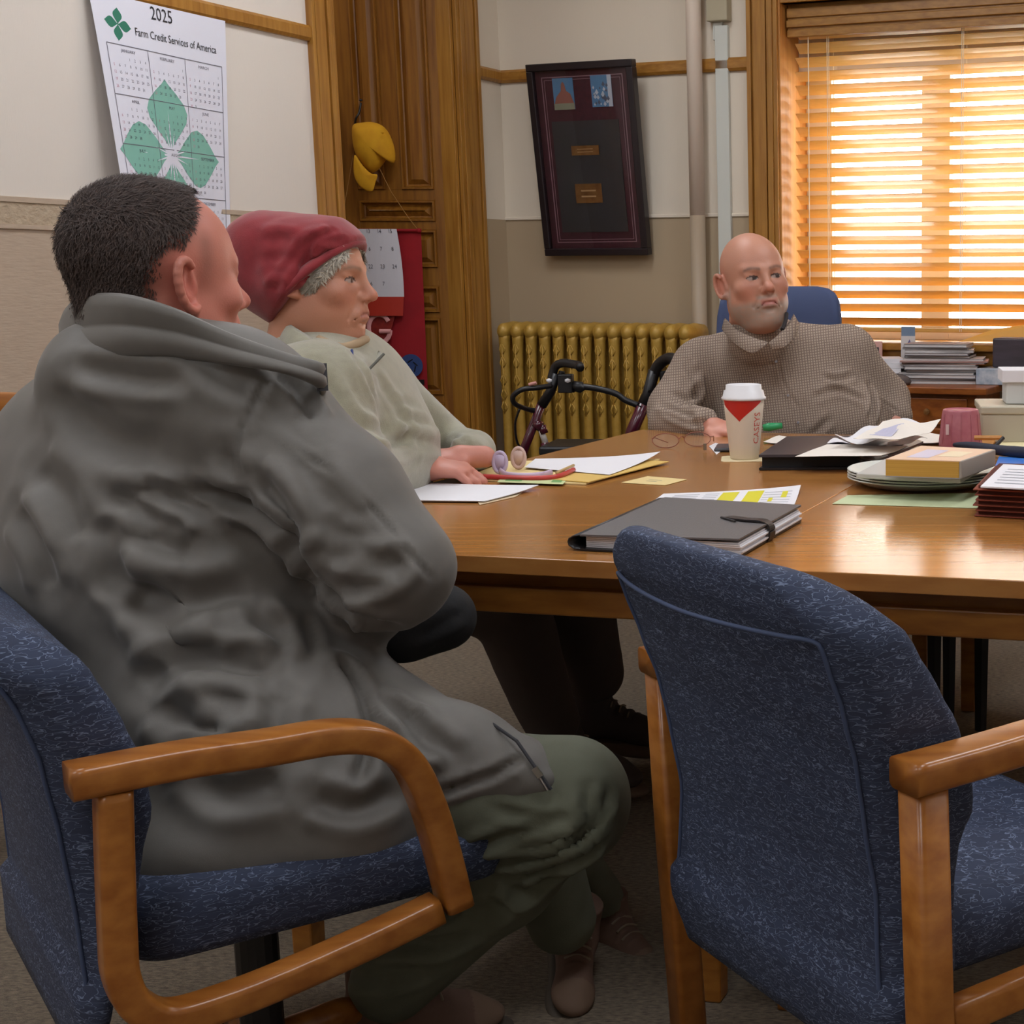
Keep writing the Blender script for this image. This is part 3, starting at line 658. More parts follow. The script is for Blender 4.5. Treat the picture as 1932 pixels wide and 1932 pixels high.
# ------------------------------------------------------------------ tables
ZT = 0.74
def table(s0, s1, t0, t1, label, name='conference_table'):
    r_ = empty(name, T((s0+s1)/2, (t0+t1)/2, 0), label, 'table')
    b = MB(); b.fbox(T, s0, s1, t0, t1, ZT-.027, ZT); b.build('tabletop', oak_table, r_, bevel=.0015, seg=2)
    i1, i2 = .075, .045
    b = MB()
    for a0, a1, c0, c1 in ((s0+i2, s1-i2, t0+i2, t0+i2+.022), (s0+i2, s1-i2, t1-i2-.022, t1-i2), (s0+i2, s0+i2+.022, t0+i2+.022, t1-i2-.022), (s1-i2-.022, s1-i2, t0+i2+.022, t1-i2-.022)): b.fbox(T, a0, a1, c0, c1, .640, .682)
    b.build('apron', oak_dark, r_, bevel=.003)
    b = MB()
    for a0, a1, c0, c1 in ((s0+i1, s1-i1, t0+i1, t0+i1+.02), (s0+i1, s1-i1, t1-i1-.02, t1-i1), (s0+i1, s0+i1+.02, t0+i1+.02, t1-i1-.02), (s1-i1-.02, s1-i1, t0+i1+.02, t1-i1-.02)): b.fbox(T, a0, a1, c0, c1, .655, ZT-.027)
    b.build('upper_apron', oak_dark, r_)
    for a in (s0+.10, s1-.035):
        for c in (t0+.09, t1-.10):
            b = MB(); h = .025
            b.box8([T(a-h*.8, c-h*.8, 0), T(a+h*.8, c-h*.8, 0), T(a+h*.8, c+h*.8, 0), T(a-h*.8, c+h*.8, 0), T(a-h, c-h, .66), T(a+h, c-h, .66), T(a+h, c+h, .66), T(a-h, c+h, .66)]); b.build('leg', oak_dark, r_, bevel=.004)
    # grain runs with the table's long side
    return r_
SE = -.7425
table(-1.625, SE, 2.004, 3.88, 'long honey oak table with the paper coffee cup, standing left of the seam')
table(SE+.001, 1.30, 2.004, 3.88, 'glossy oak table right of the seam, with the stack of plates and books')

# ------------------------------------------------------------------ chairs
fab = bpy.data.materials.new('blue_weave'); fab.use_nodes = True
n_ = fab.node_tree; pr = n_.nodes['Principled BSDF']; pr.inputs['Roughness'].default_value = .85
tc = n_.nodes.new('ShaderNodeTexCoord'); 
mp = n_.nodes.new('ShaderNodeMapping'); mp.inputs['Scale'].default_value = (1, 1, 3.4); n_.links.new(tc.outputs['Object'], mp.inputs[0])
no = n_.nodes.new('ShaderNodeTexNoise'); no.inputs['Scale'].default_value = 62; no.inputs['Detail'].default_value = 1.5; no.inputs['Distortion'].default_value = 0.9; n_.links.new(mp.outputs[0], no.inputs['Vector'])
cr = n_.nodes.new('ShaderNodeValToRGB'); e = cr.color_ramp.elements
e[0].position = .40; e[0].color = lin((42, 50, 72)); e[1].position = .62; e[1].color = lin((46, 55, 78))
for pos, c in ((.475, (40, 48, 70)), (.503, (112, 124, 150)), (.53, (44, 53, 76))):
    q = cr.color_ramp.elements.new(pos); q.color = lin(c)
n_.links.new(no.outputs[0], cr.inputs[0]); n_.links.new(cr.outputs[0], pr.inputs['Base Color'])
bp = n_.nodes.new('ShaderNodeBump'); bp.inputs['Strength'].default_value = .6; bp.inputs['Distance'].default_value = .002; n_.links.new(cr.outputs[0], bp.inputs['Height']); n_.links.new(bp.outputs[0], pr.inputs['Normal'])
piping = M('piping_blue', (60, 72, 100), .8)

def rrect(hx, hy0, hy1, rx, n=7):      # rounded rectangle ring, x in +-hx, y in hy0..hy1
    pts = []; ry = min(rx, (hy1-hy0)/2-.001); rx = min(rx, hx-.001)
    for cx, cy, a0 in ((hx-rx, hy1-ry, 0), (-hx+rx, hy1-ry, 90), (-hx+rx, hy0+ry, 180), (hx-rx, hy0+ry, 270)):
        for k in range(n+1):
            a = math.radians(a0+90*k/n); pts.append((cx+rx*math.cos(a), cy+ry*math.sin(a)))
    return pts
def chair(N0, al, label, legs, wid=.46, group=None, top=.866, rear=None, front=None, far=.032):
    g = Vector((math.cos(al), math.sin(al), 0)); rr = Vector((math.sin(al), -math.cos(al), 0))
    O = Vector(N0)-rr*(wid/2)
    def K(x, y, z): return O+rr*x+g*y+UP*z
    r_ = empty('armchair', K(0, .25, 0), label, 'chair', group)
    hw = wid/2
    import bisect
    def ip(z, tab):
        zs = [q[0] for q in tab]; 
        if z <= zs[0]: return tab[0][1]
        if z >= zs[-1]: return tab[-1][1]
        i = bisect.bisect_right(zs, z)-1; t = (z-zs[i])/(zs[i+1]-zs[i]); t = t*t*(3-2*t)*.4+t*.6
        return tab[i][1]*(1-t)+tab[i+1][1]*t
    rear = rear or [(.30, .012), (.36, -.002), (.43, .0), (.50, .002), (.58, -.012), (.65, -.025), (.72, -.048), (.78, -.070), (.83, -.092), (.87, -.105)]
    front = front or [(.30, .075), (.40, .095), (.50, .100), (.545, .108), (.58, .128), (.62, .124), (.68, .100), (.73, .068), (.78, .036), (.83, .000), (.87, -.03)]
    zs = list(np.linspace(.30, .80, 30))+[.815, .83, .843, .853, .860, .8645, .866]
    vs = []; zk = (top-.30)/.566
    for z in zs:
        y0, y1 = ip(.30+(z-.30)*zk, rear), ip(.30+(z-.30)*zk, front)
        h = hw+.0*z
        sh = 0
        if z > .80:
            t = (z-.80)/.066; q = 1-math.sqrt(max(0, 1-t*t)); h -= .06*q+.03*t; ym = (y0+y1)/2; hh = (y1-y0)/2*(1-.75*q); y0, y1 = ym-hh, ym+hh
        if z < .36: h -= .03*(.36-z)/.06
        ring = rrect(h, y0, y1, .035)
        for x, y in ring:
            wrap = .045*(abs(x)/hw)**2.2*(1 if z > .4 else .6)       # wings curl forward a little
            side = -.012*math.sin((z-.36)/.5*math.pi)*(1 if abs(x) > .6*hw else 0)
            vs.append(K(x*(1-.05*math.sin(max(0, min(1, (z-.38)/.34))*math.pi)), y+wrap-.02, .30+(z-.30)*zk))
    k = len(ring); n = len(zs)
    b = MB(); b.add(vs, [(i*k+j, i*k+(j+1) % k, (i+1)*k+(j+1) % k, (i+1)*k+j) for i in range(n-1) for j in range(k)]+[tuple(range(k))[::-1], tuple((n-1)*k+j for j in range(k))])
    bk = b.build('backrest', fab, r_, smooth=True)
    # seams: round the rear face
    pts = []
    def rp(x, z): 
        zz = .30+(z-.30)*zk
        return K(x*(1-.05*math.sin(max(0, min(1, (z-.38)/.34))*math.pi)), ip(zz, rear)+.045*(abs(x)/hw)**2.2-.02-.001, zz)
    for z in np.linspace(.32, .79, 16): pts.append(rp(-hw+.028, z))
    for x in np.linspace(-hw+.035, hw-.035, 15): pts.append(rp(x, .80-.006*(1-abs(x)/hw)))
    for z in np.linspace(.79, .32, 16): pts.append(rp(hw-.028, z))
    b = MB(); b.tube(spline(pts, 2), .0028, 6); b.build('piping', piping, bk, smooth=True)
    # seat
    sd = .50 if legs else .515
    vs = []; ring_n = None
    zz = [(.385, .03), (.392, .008), (.405, 0), (.44, 0), (.458, .004), (.466, .014), (.470, .035)]
    for z, ins in zz:
        rg = rrect(hw-.015-ins, .05+ins, sd-ins*.8, .05)
        for x, y in rg:
            dip = -.012*(1-(x/hw)**2) if z > .45 else 0
            fr = -.02*max(0, (y-.38)/.12)**2 if z > .44 else (-.008*max(0, (y-.38)/.12) if z < .40 else 0)
            vs.append(K(x, y, z+dip+fr))
    k = len(rg); b = MB(); b.add(vs, [(i*k+j, i*k+(j+1) % k, (i+1)*k+(j+1) % k, (i+1)*k+j) for i in range(len(zz)-1) for j in range(k)]+[tuple(range(k))[::-1]])
    top = vs[-k:]; 
    rings = [top]
    for f in (.8, .6, .4, .2):
        rings.append([K(0, .27, .47-.012)*(1-f)+p*f+UP*(-.004*(1-f)) for p in top])
    base = len(b.v); b.add([p for r2 in rings for p in r2]+[K(0, .27, .455)], [(i*k+j, i*k+(j+1) % k, (i+1)*k+(j+1) % k, (i+1)*k+j) for i in range(4) for j in range(k)]+[(4*k+j, 4*k+(j+1) % k, 5*k) for j in range(k)])
    b.build('seat', fab, r_, smooth=True, fix=False)
    # wooden arms
    pw, pt = .026, .0175
    def prof(w_, t_, n=4):
        c = .008; out = []
        for cx, cy, a0 in ((t_-c, w_-c, 0), (-t_+c, w_-c, 90), (-t_+c, -w_+c, 180), (t_-c, -w_+c, 270)):
            for k2 in range(n+1):
                a = math.radians(a0+90*k2/n); out.append((cx+c*math.cos(a), cy+c*math.sin(a)))
        return out
    for s, xo in ((1, hw+.032), (-1, -hw-far)):
        if legs:
            # arm top bends down into the front leg; rear post is a straight leg
            path = spline([(0.0, .660), (.10, .662), (.22, .666), (.34, .664), (.40, .640), (.425, .59), (.43, .50), (.445, .25), (.455, 0.0)], 5)
        else:
            path = spline([(-.003, .643), (.10, .643), (.195, .638), (.272, .635), (.322, .620), (.357, .585), (.379, .528), (.395, .46), (.408, .388)], 5)
        pts = [K(xo, y, z) for y, z, _ in [(p[0], p[1], 0) for p in path]] if False else [K(xo, p.x if hasattr(p, 'x') else p[0], p.y if hasattr(p, 'y') else p[1]) for p in path]
        ups = []
        for i in range(len(pts)):
            t = (pts[min(i+1, len(pts)-1)]-pts[max(i-1, 0)]).normalized(); ups.append(rr.cross(t).normalized())
        b = MB(); b.sweep(pts, prof(pw, pt), ups); b.build('armrest', oak_chair, r_, smooth=True)
        if legs:
            pp = [K(xo, .024, .652), K(xo, .034, .40), K(xo, .056, .0)]
            b = MB(); b.sweep(pp, prof(.021, .021), [g, g, g]); b.build('rear_leg', oak_chair, r_, smooth=True)
            b = MB(); b.sweep([K(xo, .05, .375), K(xo, .43, .385)], prof(.015, .02), UP); b.build('side_rail', oak_chair, r_, smooth=True)
        else:
            path2 = spline([(.038, .625), (.034, .55), (.030, .46), (.030, .415), (.042, .378), (.072, .352), (.13, .350), (.20, .357), (.30, .373), (.385, .390)], 5)
            pts = [K(xo, p.x, p.y) for p in path2]; ups = []
            for i in range(len(pts)):
                t = (pts[min(i+1, len(pts)-1)]-pts[max(i-1, 0)]).normalized(); ups.append(rr.cross(t).normalized())
            b = MB(); b.sweep(pts, prof(.021, .0175), ups); b.build('side_loop', oak_chair, r_, smooth=True)
    if not legs:
        b = MB(); b.tube([K(0, .25, .39), K(0, .25, .10)], .028, 16); b.fbox(K, -.12, .12, .12, .38, .36, .388); b.build('pedestal', black, r_, smooth=False)
        for i in range(5):
            a = al+i*2*math.pi/5+.3; dv = Vector((math.cos(a), math.sin(a), 0)); c0 = K(0, .25, .13)
            b = MB(); b.tube([c0, c0+dv*.12-UP*.01, c0+dv*.27-UP*.055], [.024, .022, .016], 12, flat=.8); b.build('base_arm', oak_chair, r_, smooth=True)
            b = MB(); e_ = c0+dv*.27; b.lathe(Vector((e_.x, e_.y, .028))-Vector((-dv.y, dv.x, 0))*.022, [(.0, 0), (.026, .002), (.027, .012), (.022, .02), (.027, .03), (.026, .042), (0, .044)], 16, ax=(-dv.y, dv.x, 0)); b.tube([Vector((e_.x, e_.y, .028)), Vector((e_.x, e_.y, .075))], .008, 8); b.build('caster', black, r_, smooth=True)
    return r_
al = math.atan2(.6, .8)
chair((-.005, 1.44, 0), al, 'empty blue woven armchair with oak arms, nearest the camera at right', True, wid=.51, far=.022)
aL = math.radians(40)
gL = Vector((math.cos(aL), math.sin(aL), 0)); rL = Vector((math.sin(aL), -math.cos(aL), 0))
chair(Vector((-.86, 1.45, 0))-rL*.032, aL, 'blue woven chair with looped oak arms, under the man in the grey jacket', False, wid=.53, top=.806,
      front=[(.30, .02), (.426, .035), (.477, .05), (.525, .06), (.571, .073), (.628, .068), (.68, .05), (.757, .018), (.80, -.013), (.834, -.05)], rear=[(.30, -.005), (.464, -.010), (.557, -.018), (.649, -.031), (.717, -.05), (.762, -.075), (.83, -.105)])

# black legged stool under the right table
st = empty('stool', (0.1, 3.75, 0), 'black legged stool standing under the right table', 'stool')
for (u, v) in ((1762, 1372), (1790, 1350), (1850, 1378)):
    p = onz(u, v, 0)
    b = MB(); b.tube([Vector((p.x, p.y, 0)), Vector((p.x, p.y, .44))], [.015, .021], 4, cap=True); b.build('leg', blackm, st)
p = onz(1810, 1362, 0); b = MB(); b.fbox(lambda x, y, z: Vector((p.x+x, p.y+y, z)), -.14, .16, -.06, .16, .44, .47); b.build('seat', blackm, st, bevel=.005)
# orange wood foot
# chair of the man in the knit hat
def plain_chair(c, al, label, back_h=.92, w_=.5):
    g = Vector((math.cos(al), math.sin(al), 0)); rr = Vector((math.sin(al), -math.cos(al), 0)); c = Vector(c)
    K = lambda x, y, z: c+rr*x+g*y+UP*z
    r_ = empty('office_chair', c, label, 'chair')
    return K, r_

# blue office chair behind the man at the far end
C3 = at(1470, 700, 4.78); C3.z = 0
a3 = math.radians(-100)
g3 = Vector((math.cos(a3), math.sin(a3), 0)); r3 = Vector((math.sin(a3), -math.cos(a3), 0))
K3 = lambda x, y, z: C3+r3*x+g3*y+UP*z
oc = empty('office_chair', C3, 'high backed plain blue office chair behind the bald man', 'chair')
bluep = M('blue_plain', (60, 72, 106), .8, bump=.1, bscale=300)
b = MB(); vs = []; tab = [(.50, .20), (.55, .235), (.70, .225), (.95, .212), (1.05, .208), (1.10, .200), (1.125, .185), (1.14, .16), (1.147, .12)]
for z, h in tab:
    e2 = max(0, (z-1.09)/.06); rg = rrect(h, -.045+.02*e2-.1*(z-.5), .03-.015*e2-.1*(z-.5), .03); vs += [K3(x, y+.06*(x/.22)**2, z) for x, y in rg]
k = len(rg); b.add(vs, [(i*k+j, i*k+(j+1) % k, (i+1)*k+(j+1) % k, (i+1)*k+j) for i in range(len(tab)-1) for j in range(k)]+[tuple(range(k))[::-1], tuple((len(tab)-1)*k+j for j in range(k))])
b.build('backrest', bluep, oc, smooth=True)
b = MB(); b.fbox(K3, -.25, .25, .02, .50, .40, .48); b.build('seat', bluep, oc, bevel=.03, seg=4, smooth=True)
b = MB(); b.tube([K3(0, .25, .40), K3(0, .25, .12)], .03, 12); b.fbox(K3, -.03, .03, -.1, .2, .36, .40); b.build('pedestal', black, oc)
for i in range(5):
    a = i*2*math.pi/5; dv = Vector((math.cos(a), math.sin(a), 0)); c0 = K3(0, .25, .12)
    b = MB(); b.tube([c0, c0+dv*.28-UP*.05], [.024, .016], 10); b.lathe(Vector((c0+dv*.28).xy.to_3d())+UP*.028-Vector((-dv.y, dv.x, 0))*.02, [(0, 0), (.027, .002), (.027, .038), (0, .04)], 14, ax=(-dv.y, dv.x, 0)); b.build('base_arm', black, oc)

# chair under the man in the knit hat (mostly hidden)
CK = Vector((-1.55, 3.28, 0)); aK = math.radians(-2); gK = Vector((math.cos(aK), math.sin(aK), 0)); rK = Vector((math.sin(aK), -math.cos(aK), 0))
KK = lambda x, y, z: CK+rK*x+gK*y+UP*z
kc = empty('office_chair', CK, 'dark armchair mostly hidden under the man in the red knit hat', 'chair')
b = MB(); b.fbox(KK, -.24, .24, 0, .46, .40, .47); b.build('seat', bluep, kc, bevel=.02, seg=3)
b = MB(); b.fbox(KK, -.22, .22, -.06, 0, .46, .84); b.build('backrest', bluep, kc, bevel=.02, seg=3)
b = MB(); b.tube([KK(0, .23, .40), KK(0, .23, .10)], .03, 12); b.build('pedestal', black, kc)
for i in range(5):
    a = i*2*math.pi/5+.1; dv = Vector((math.cos(a), math.sin(a), 0)); c0 = KK(0, .23, .12)
    b = MB(); b.tube([c0, c0+dv*.30-UP*.055], [.024, .016], 10); b.build('base_arm', oak_chair, kc)
    b = MB(); b.lathe(Vector((c0+dv*.29).xy.to_3d())+UP*.028-Vector((-dv.y, dv.x, 0))*.02, [(0, 0), (.027, .002), (.027, .038), (0, .04)], 14, ax=(-dv.y, dv.x, 0)); b.tube([c0+dv*.29-UP*.055, Vector((c0+dv*.29).xy.to_3d())+UP*.03], .008, 6); b.build('caster', black, kc)
b = MB(); b.tube(spline([KK(-.28, .0, .60), KK(-.28, .10, .63), KK(-.28, .24, .635), KK(-.28, .30, .60), KK(-.28, .26, .42)], 5), .018, 10); b.build('armrest', black, kc, smooth=True)
b = MB(); b.tube(spline([KK(.28, .0, .60), KK(.28, .10, .63), KK(.28, .24, .635), KK(.28, .30, .60), KK(.28, .26, .42)], 5), .018, 10); b.build('armrest', black, kc, smooth=True)
# wooden chair at the far left edge behind the man in the grey jacket
wc = at(-30, 800, 3.1); wc.z = 0
Kw = lambda x, y, z: wc+Vector((x, y, z))
wch = empty('wooden_chair', wc, 'oak backed chair by the left wall, behind the grey jacket at the left edge', 'chair')
b = MB(); b.tube(spline([Kw(-.26, -.05, .86), Kw(-.1, .02, .885), Kw(.06, .02, .893), Kw(.20, -.05, .87)], 6), .032, 12, flat=.5); b.build('top_rail', oak_chair, wch, smooth=True)
for x in (-.2, .17):
    b = MB(); b.tube([Kw(x, .0, .86), Kw(x, -.02, .45), Kw(x, .03, 0)], .018, 10); b.build('leg', oak_chair, wch, smooth=True)
    b = MB(); b.tube([Kw(x, -.42, .43), Kw(x, -.42, 0)], .018, 10); b.build('leg', oak_chair, wch, smooth=True)
b = MB(); b.fbox(Kw, -.23, .20, -.45, .02, .43, .46); b.build('seat', oak_chair, wch, bevel=.01)

# ------------------------------------------------------------------ desk by the window
DK0, DK1, DN_, DNB = 1.35, 2.475, -.47, -.06
desk = empty('desk', R(1.9, -.26, 0), 'dark oak desk in front of the window, loaded with piles of papers', 'desk')
oak_desk = wood('oak_desk', (150, 84, 30), (118, 58, 16), .35, 0, scale=4)
b = MB(); b.fbox(R, DK0, DK1, DN_, DNB, .722, .75); b.build('desktop', oak_desk, desk, bevel=.004)
b = MB(); b.fbox(R, DK0+.03, DK1-.05, DN_+.04, DNB-.02, .06, .722); b.build('carcass', oak_desk, desk)
for i in range(3):
    m0, m1 = DK0+.05+i*.335, DK0+.05+(i+1)*.335-.015
    for z0, z1 in ((.60, .705), (.36, .585), (.1, .345)):
        b = MB(); b.fbox(R, m0, m1, DN_+.022, DN_+.04, z0, z1); dr = b.build('drawer', oak_desk, desk, bevel=.004)
        b = MB(); b.lathe(R((m0+m1)/2, DN_+.022, (z0+z1)/2), [(.006, 0), (.006, .012), (.013, .016), (.012, .024), (0, .026)], 12, ax=tuple(-DL)); b.build('knob', brass, dr)

def rotbox(c, w_, d_, h_, a): 
    ca, sa = math.cos(a), math.sin(a)
    return lambda x, y, z: Vector((c[0]+x*ca-y*sa, c[1]+x*sa+y*ca, c[2]+z))
def slabthing(name, c, w_, d_, h_, a, mats, label, cat, group=None, bevel=.001, pages=None, mb=None):
    F = rotbox(c, w_, d_, h_, a); b = MB()
    if pages is None: b.fbox(F, -w_/2, w_/2, -d_/2, d_/2, 0, h_)
    else:      # book: covers, spine left, pages block
        t = pages
        b.fbox(F, -w_/2, w_/2, -d_/2, d_/2, 0, t, 0); b.fbox(F, -w_/2, w_/2, -d_/2, d_/2, h_-t, h_, 0); b.fbox(F, -w_/2, -w_/2+t, -d_/2, d_/2, t, h_-t, 0)
        b.fbox(F, -w_/2+t, w_/2-.003, -d_/2+.003, d_/2-.003, t, h_-t, 1)
    o = b.thing(name, mats, label, cat, group, bevel=bevel); return o
mg = [M('mag_%s' % n, c, .5) for n, c in (('grey', (150, 146, 150)), ('white', (206, 200, 198)), ('dark', (60, 56, 60)), ('pink', (206, 160, 150)), ('orange', (176, 96, 54)), ('blue', (112, 132, 156)))]
YD = 6.02
def dpx(u, z=.75, Y=YD): return at(u, 0, Y).x*1.0
def onY(u, v, Y): return at(u, v, Y)
# lower pile and upper pile of magazines
z = .751
pile = [(1778, .30, .012, 1), (1776, .305, .010, 0), (1780, .29, .014, 0), (1774, .31, .008, 1), (1782, .30, .012, 2), (1778, .30, .014, 0), (1776, .31, .006, 1), (1786, .34, .008, 4), (1783, .36, .006, 3), (1783, .33, .009, 1), (1776, .27, .012, 2), (1772, .26, .010, 0), (1774, .28, .012, 1), (1770, .27, .009, 0), (1772, .26, .014, 0)]
desc = ['grey', 'white', 'dark', 'pink', 'orange', 'blue']
nth = ['bottom', 'second', 'third', 'fourth', 'fifth', 'sixth', 'seventh', 'eighth', 'ninth', 'tenth', 'eleventh', 'twelfth', 'thirteenth', 'fourteenth', 'top']
for i, (u, w_, h_, c) in enumerate(pile):
    P = onY(u, 700, 5.98); slabthing('magazine', (P.x, 5.99+.01*math.sin(i*2.1), z), w_, .21, h_, YT*-.6+.06*math.sin(i*1.7), [mg[c], mg[1]], '%s magazine, %s from below in the tall pile on the desk' % (desc[c], nth[i]), 'magazine', 'magazines piled on the desk', pages=.0012); z += h_+.0004
def deskbox(name, u0, u1, v0, v1, Y, d, mats, label, cat, zb=None, **k):
    a, c = at(u0, v1, Y), at(u1, v0, Y); z0 = a.z if zb is None else zb
    b = MB(); b.fbox(lambda x, y, z: Vector((x, y, z)), a.x, c.x, Y, Y+d, z0, c.z); return b.thing(name, mats, label, cat, **k)
b = MB(); a = at(1700, 717, 6.16); c = at(1727, 617, 6.16); mid = at(1700, 634, 6.16).z
b.fbox(lambda x, y, z: Vector((x, y, z)), a.x, c.x, 6.16, 6.20, .751, mid, 0); b.fbox(lambda x, y, z: Vector((x, y, z)), a.x+.001, c.x-.001, 6.161, 6.199, mid, c.z, 1)
pA = [Vector((at(1708, 656, 6.16).x, 6.1595, at(1708, 656, 6.16).z)), Vector((at(1722, 656, 6.16).x, 6.1595, at(1722, 656, 6.16).z)), Vector((at(1716, 640, 6.16).x, 6.1595, at(1716, 640, 6.16).z))]
b.add(pA, [(0, 1, 2)], 2)
b.thing('carton', [mg[1], mg[5], M('print_violet', (104, 94, 140), .6)], 'slim upright carton with a dark cap behind the magazines', 'carton')
ph = empty('picture_frame', at(1645, 700, 6.2).xy.to_3d()+UP*.751, 'small desk picture frame behind the bald man by the window', 'picture frame')
F = lambda x, y, z: at(1645, 664, 6.2)+Vector((x, y, z))
b = MB(); b.fbox(F, -.045, .045, 0, .012, -.062, .045); _o = at(1645, 664, 6.2); b.fbox(lambda x, y, z: Vector((_o.x+x, _o.y+y, z)), -.02, .02, .012, .06, .752, _o.z-.062); b.build('frame', mg[3], ph, bevel=.003)
b = MB(); b.fbox(F, -.034, .030, -.002, 0, -.048, .02); b.build('photo', mg[2], ph)
b = MB(); b.fbox(lambda x, y, z: at(1672, 700, 6.05)*1.0+Vector((x, y, z)), -.07, .07, -.08, .1, -.062, .03); 
wp = onY(1668, 700, 6.02)
for i in range(5):
    slabthing('paper_pad', (wp.x+.01*math.sin(i*3), 6.03, .751+i*.02), .16, .2, .0192, .1*math.sin(i*2), [white], 'white paper pad, %s from below in the pale stack left of the magazines' % nth[i] if i < 4 else 'white paper pad topping the pale stack left of the magazines', 'paper', 'pads stacked left of the magazines')
slabthing('folder', (onY(1590, 700, 5.97).x, 5.98, .751), .2, .24, .012, .3, [mg[3]], 'pinkish folder on the desk beside the bald man\'s shoulder', 'folder')
gb = M('dark_lump', (96, 86, 84), .7)
b = MB(); c = onY(1694, 712, 5.86); b.lathe(Vector((c.x, c.y, .751)), [(.05, 0), (.056, .012), (.045, .03), (.02, .04), (0, .042)], 20); b.thing('pouch', gb, 'small grey pouch on the desk front edge beside the magazines', 'pouch', smooth=True)
# right end of the desk: blue-white box, black bag, orange board
P = onY(1900, 700, 5.98)
slabthing('box', (onY(1905, 700, 5.93).x, 5.90, .751), .235, .20, .065, -YW, [M('box_bluewhite', (146, 160, 176), .5, col2=(196, 200, 206), nscale=40)], 'flat pale blue box at the right end of the desk', 'box', bevel=.003)
b = MB(); m0_ = (onF(1872, 660, -.22)-CO).dot(DF); ztop_ = onF(1900, 638, -.22).z
b.fbox(R, m0_, m0_+.24, -.22, -.08, .817, ztop_); b.thing('case', M('case_dark', (58, 50, 54), .45, col2=(72, 62, 70), nscale=6, stretch=(1, 1, 6)), 'dark grey hard case on top of the pale blue box', 'case', bevel=.008)
c0 = at(1810, 646, 6.3); c1 = at(1990, 602, 6.3)
_x = ''', at(2000, 638, 6.22), at(2000, 606, 6.24), at(1870, 622, 6.24), at(1808, 645, 6.34), at(2000, 638, 6.34), at(2000, 606, 6.34), at(1870, 622, 6.34)], [(0, 1, 2, 3), (4, 7, 6, 5), (0, 4, 5, 1), (1, 5, 6, 2), (2, 6, 7, 3), (3, 7, 4, 0)]); '''
q4 = [onF(1808, 645, .005), onF(1990, 640, .005), onF(1990, 604, .03), onF(1872, 622, .03)]; b = MB(); b.box8([q4[0], q4[1], q4[1]+DL*.04, q4[0]+DL*.04, q4[3], q4[2], q4[2]+DL*.012, q4[3]+DL*.012])
b.thing('folder', M('folder_orange', (226, 166, 76), .6), 'orange yellow sloping file folder behind the dark case', 'folder')
slabthing('magazine', (onY(1845, 690, 6.12).x, 6.13, .751), .13, .12, .16, 0, [mg[0]], 'upright bundle of grey magazines behind the pile, left of the dark case', 'magazine', pages=.002) if False else None

# ------------------------------------------------------------------ things on the tables
def sheet(name, px, z, mats, label, cat, lift=(0, 0, 0, 0), thick=.0008, group=None, prints=None, n=8, top=None):
    P = [onz(u, v, z) for u, v in px]        # corners in order
    def F(a, h):
        p = (P[0]*(1-a)+P[1]*a)*(1-h)+(P[3]*(1-a)+P[2]*a)*h
        l = (lift[0]*(1-a)**3*(1-h)**3+lift[1]*a**3*(1-h)**3+lift[2]*a**3*h**3+lift[3]*(1-a)**3*h**3)
        return p+UP*l
    b = MB(); b.grid(F, n, n, 0, thick=(0, 0, thick))
    G = lambda a, h: F(a, h)+UP*(thick+.0003)
    for (a0, a1, h0, h1, mi) in (prints or []):
        b.grid(lambda x, y: G(a0+(a1-a0)*x, h0+(h1-h0)*y), 4, 2, mi)
    return b.thing(name, mats, label, cat, group, fix=False)
Z0 = ZT+.0006
# left papers in front of the man
sheet('envelope', [(905, 953), (972, 938), (985, 930), (890, 930)], Z0, [M('env_edge', (206, 184, 150), .7)], 'buff envelope corner under the white papers by the grey jacket', 'envelope')
for i in range(3):
    sheet('paper', [(740, 946-i), (915, 947-i*.6), (1016, 922-i*.5), (758, 909)], Z0+.001+i*.0012, [white], ['white sheet, lowest of the loose papers beside the grey jacket sleeve', 'white sheet in the middle of the papers beside the grey jacket sleeve', 'white sheet topping the papers beside the grey jacket sleeve'][i], 'paper', lift=(0, 0, .006, 0), group='white papers by the sleeve')
# manila folders with sheet
man = M('manila', (226, 202, 142), .7)
sheet('file_folder', [(865, 906), (1105, 915), (1245, 868), (960, 872)], Z0, [man], 'manila folder lying open under the red rimmed glasses', 'folder', thick=.003)
sheet('file_folder', [(1030, 905), (1110, 911), (1262, 872), (1195, 868)], Z0+.004, [M('manila2', (214, 178, 96), .7)], 'darker yellow folder edge sticking out right of the open manila folder', 'folder', thick=.002)
sheet('paper', [(1108, 893), (1172, 893), (1245, 859), (1010, 866)], Z0+.0075, [white], 'white sheet lying on the manila folder behind the glasses', 'paper', lift=(0, 0, .012, 0)) if False else sheet('paper', [(990, 882), (1150, 896), (1246, 862), (1010, 866)], Z0+.0075, [white], 'white sheet lying on the manila folder behind the glasses', 'paper', lift=(0, 0, .012, 0))
sheet('sticky_note', [(938, 910), (1062, 914), (1070, 905), (945, 903)], Z0+.004, [M('note_green', (196, 206, 150), .7), M('note_mark', (110, 160, 90), .7)], 'pale green printed strip below the red rimmed glasses', 'note', prints=[(.1, .35, .3, .8, 1), (.8, .95, .3, .8, 1)])
# small card
sheet('index_card', [(1172, 911), (1255, 916), (1296, 905), (1222, 899)], Z0, [man, M('pencil', (170, 160, 130), .8)], 'small manila card with faint writing on the middle of the table', 'card', prints=[(.35, .6, .35, .42, 1), (.3, .62, .55, .6, 1)])
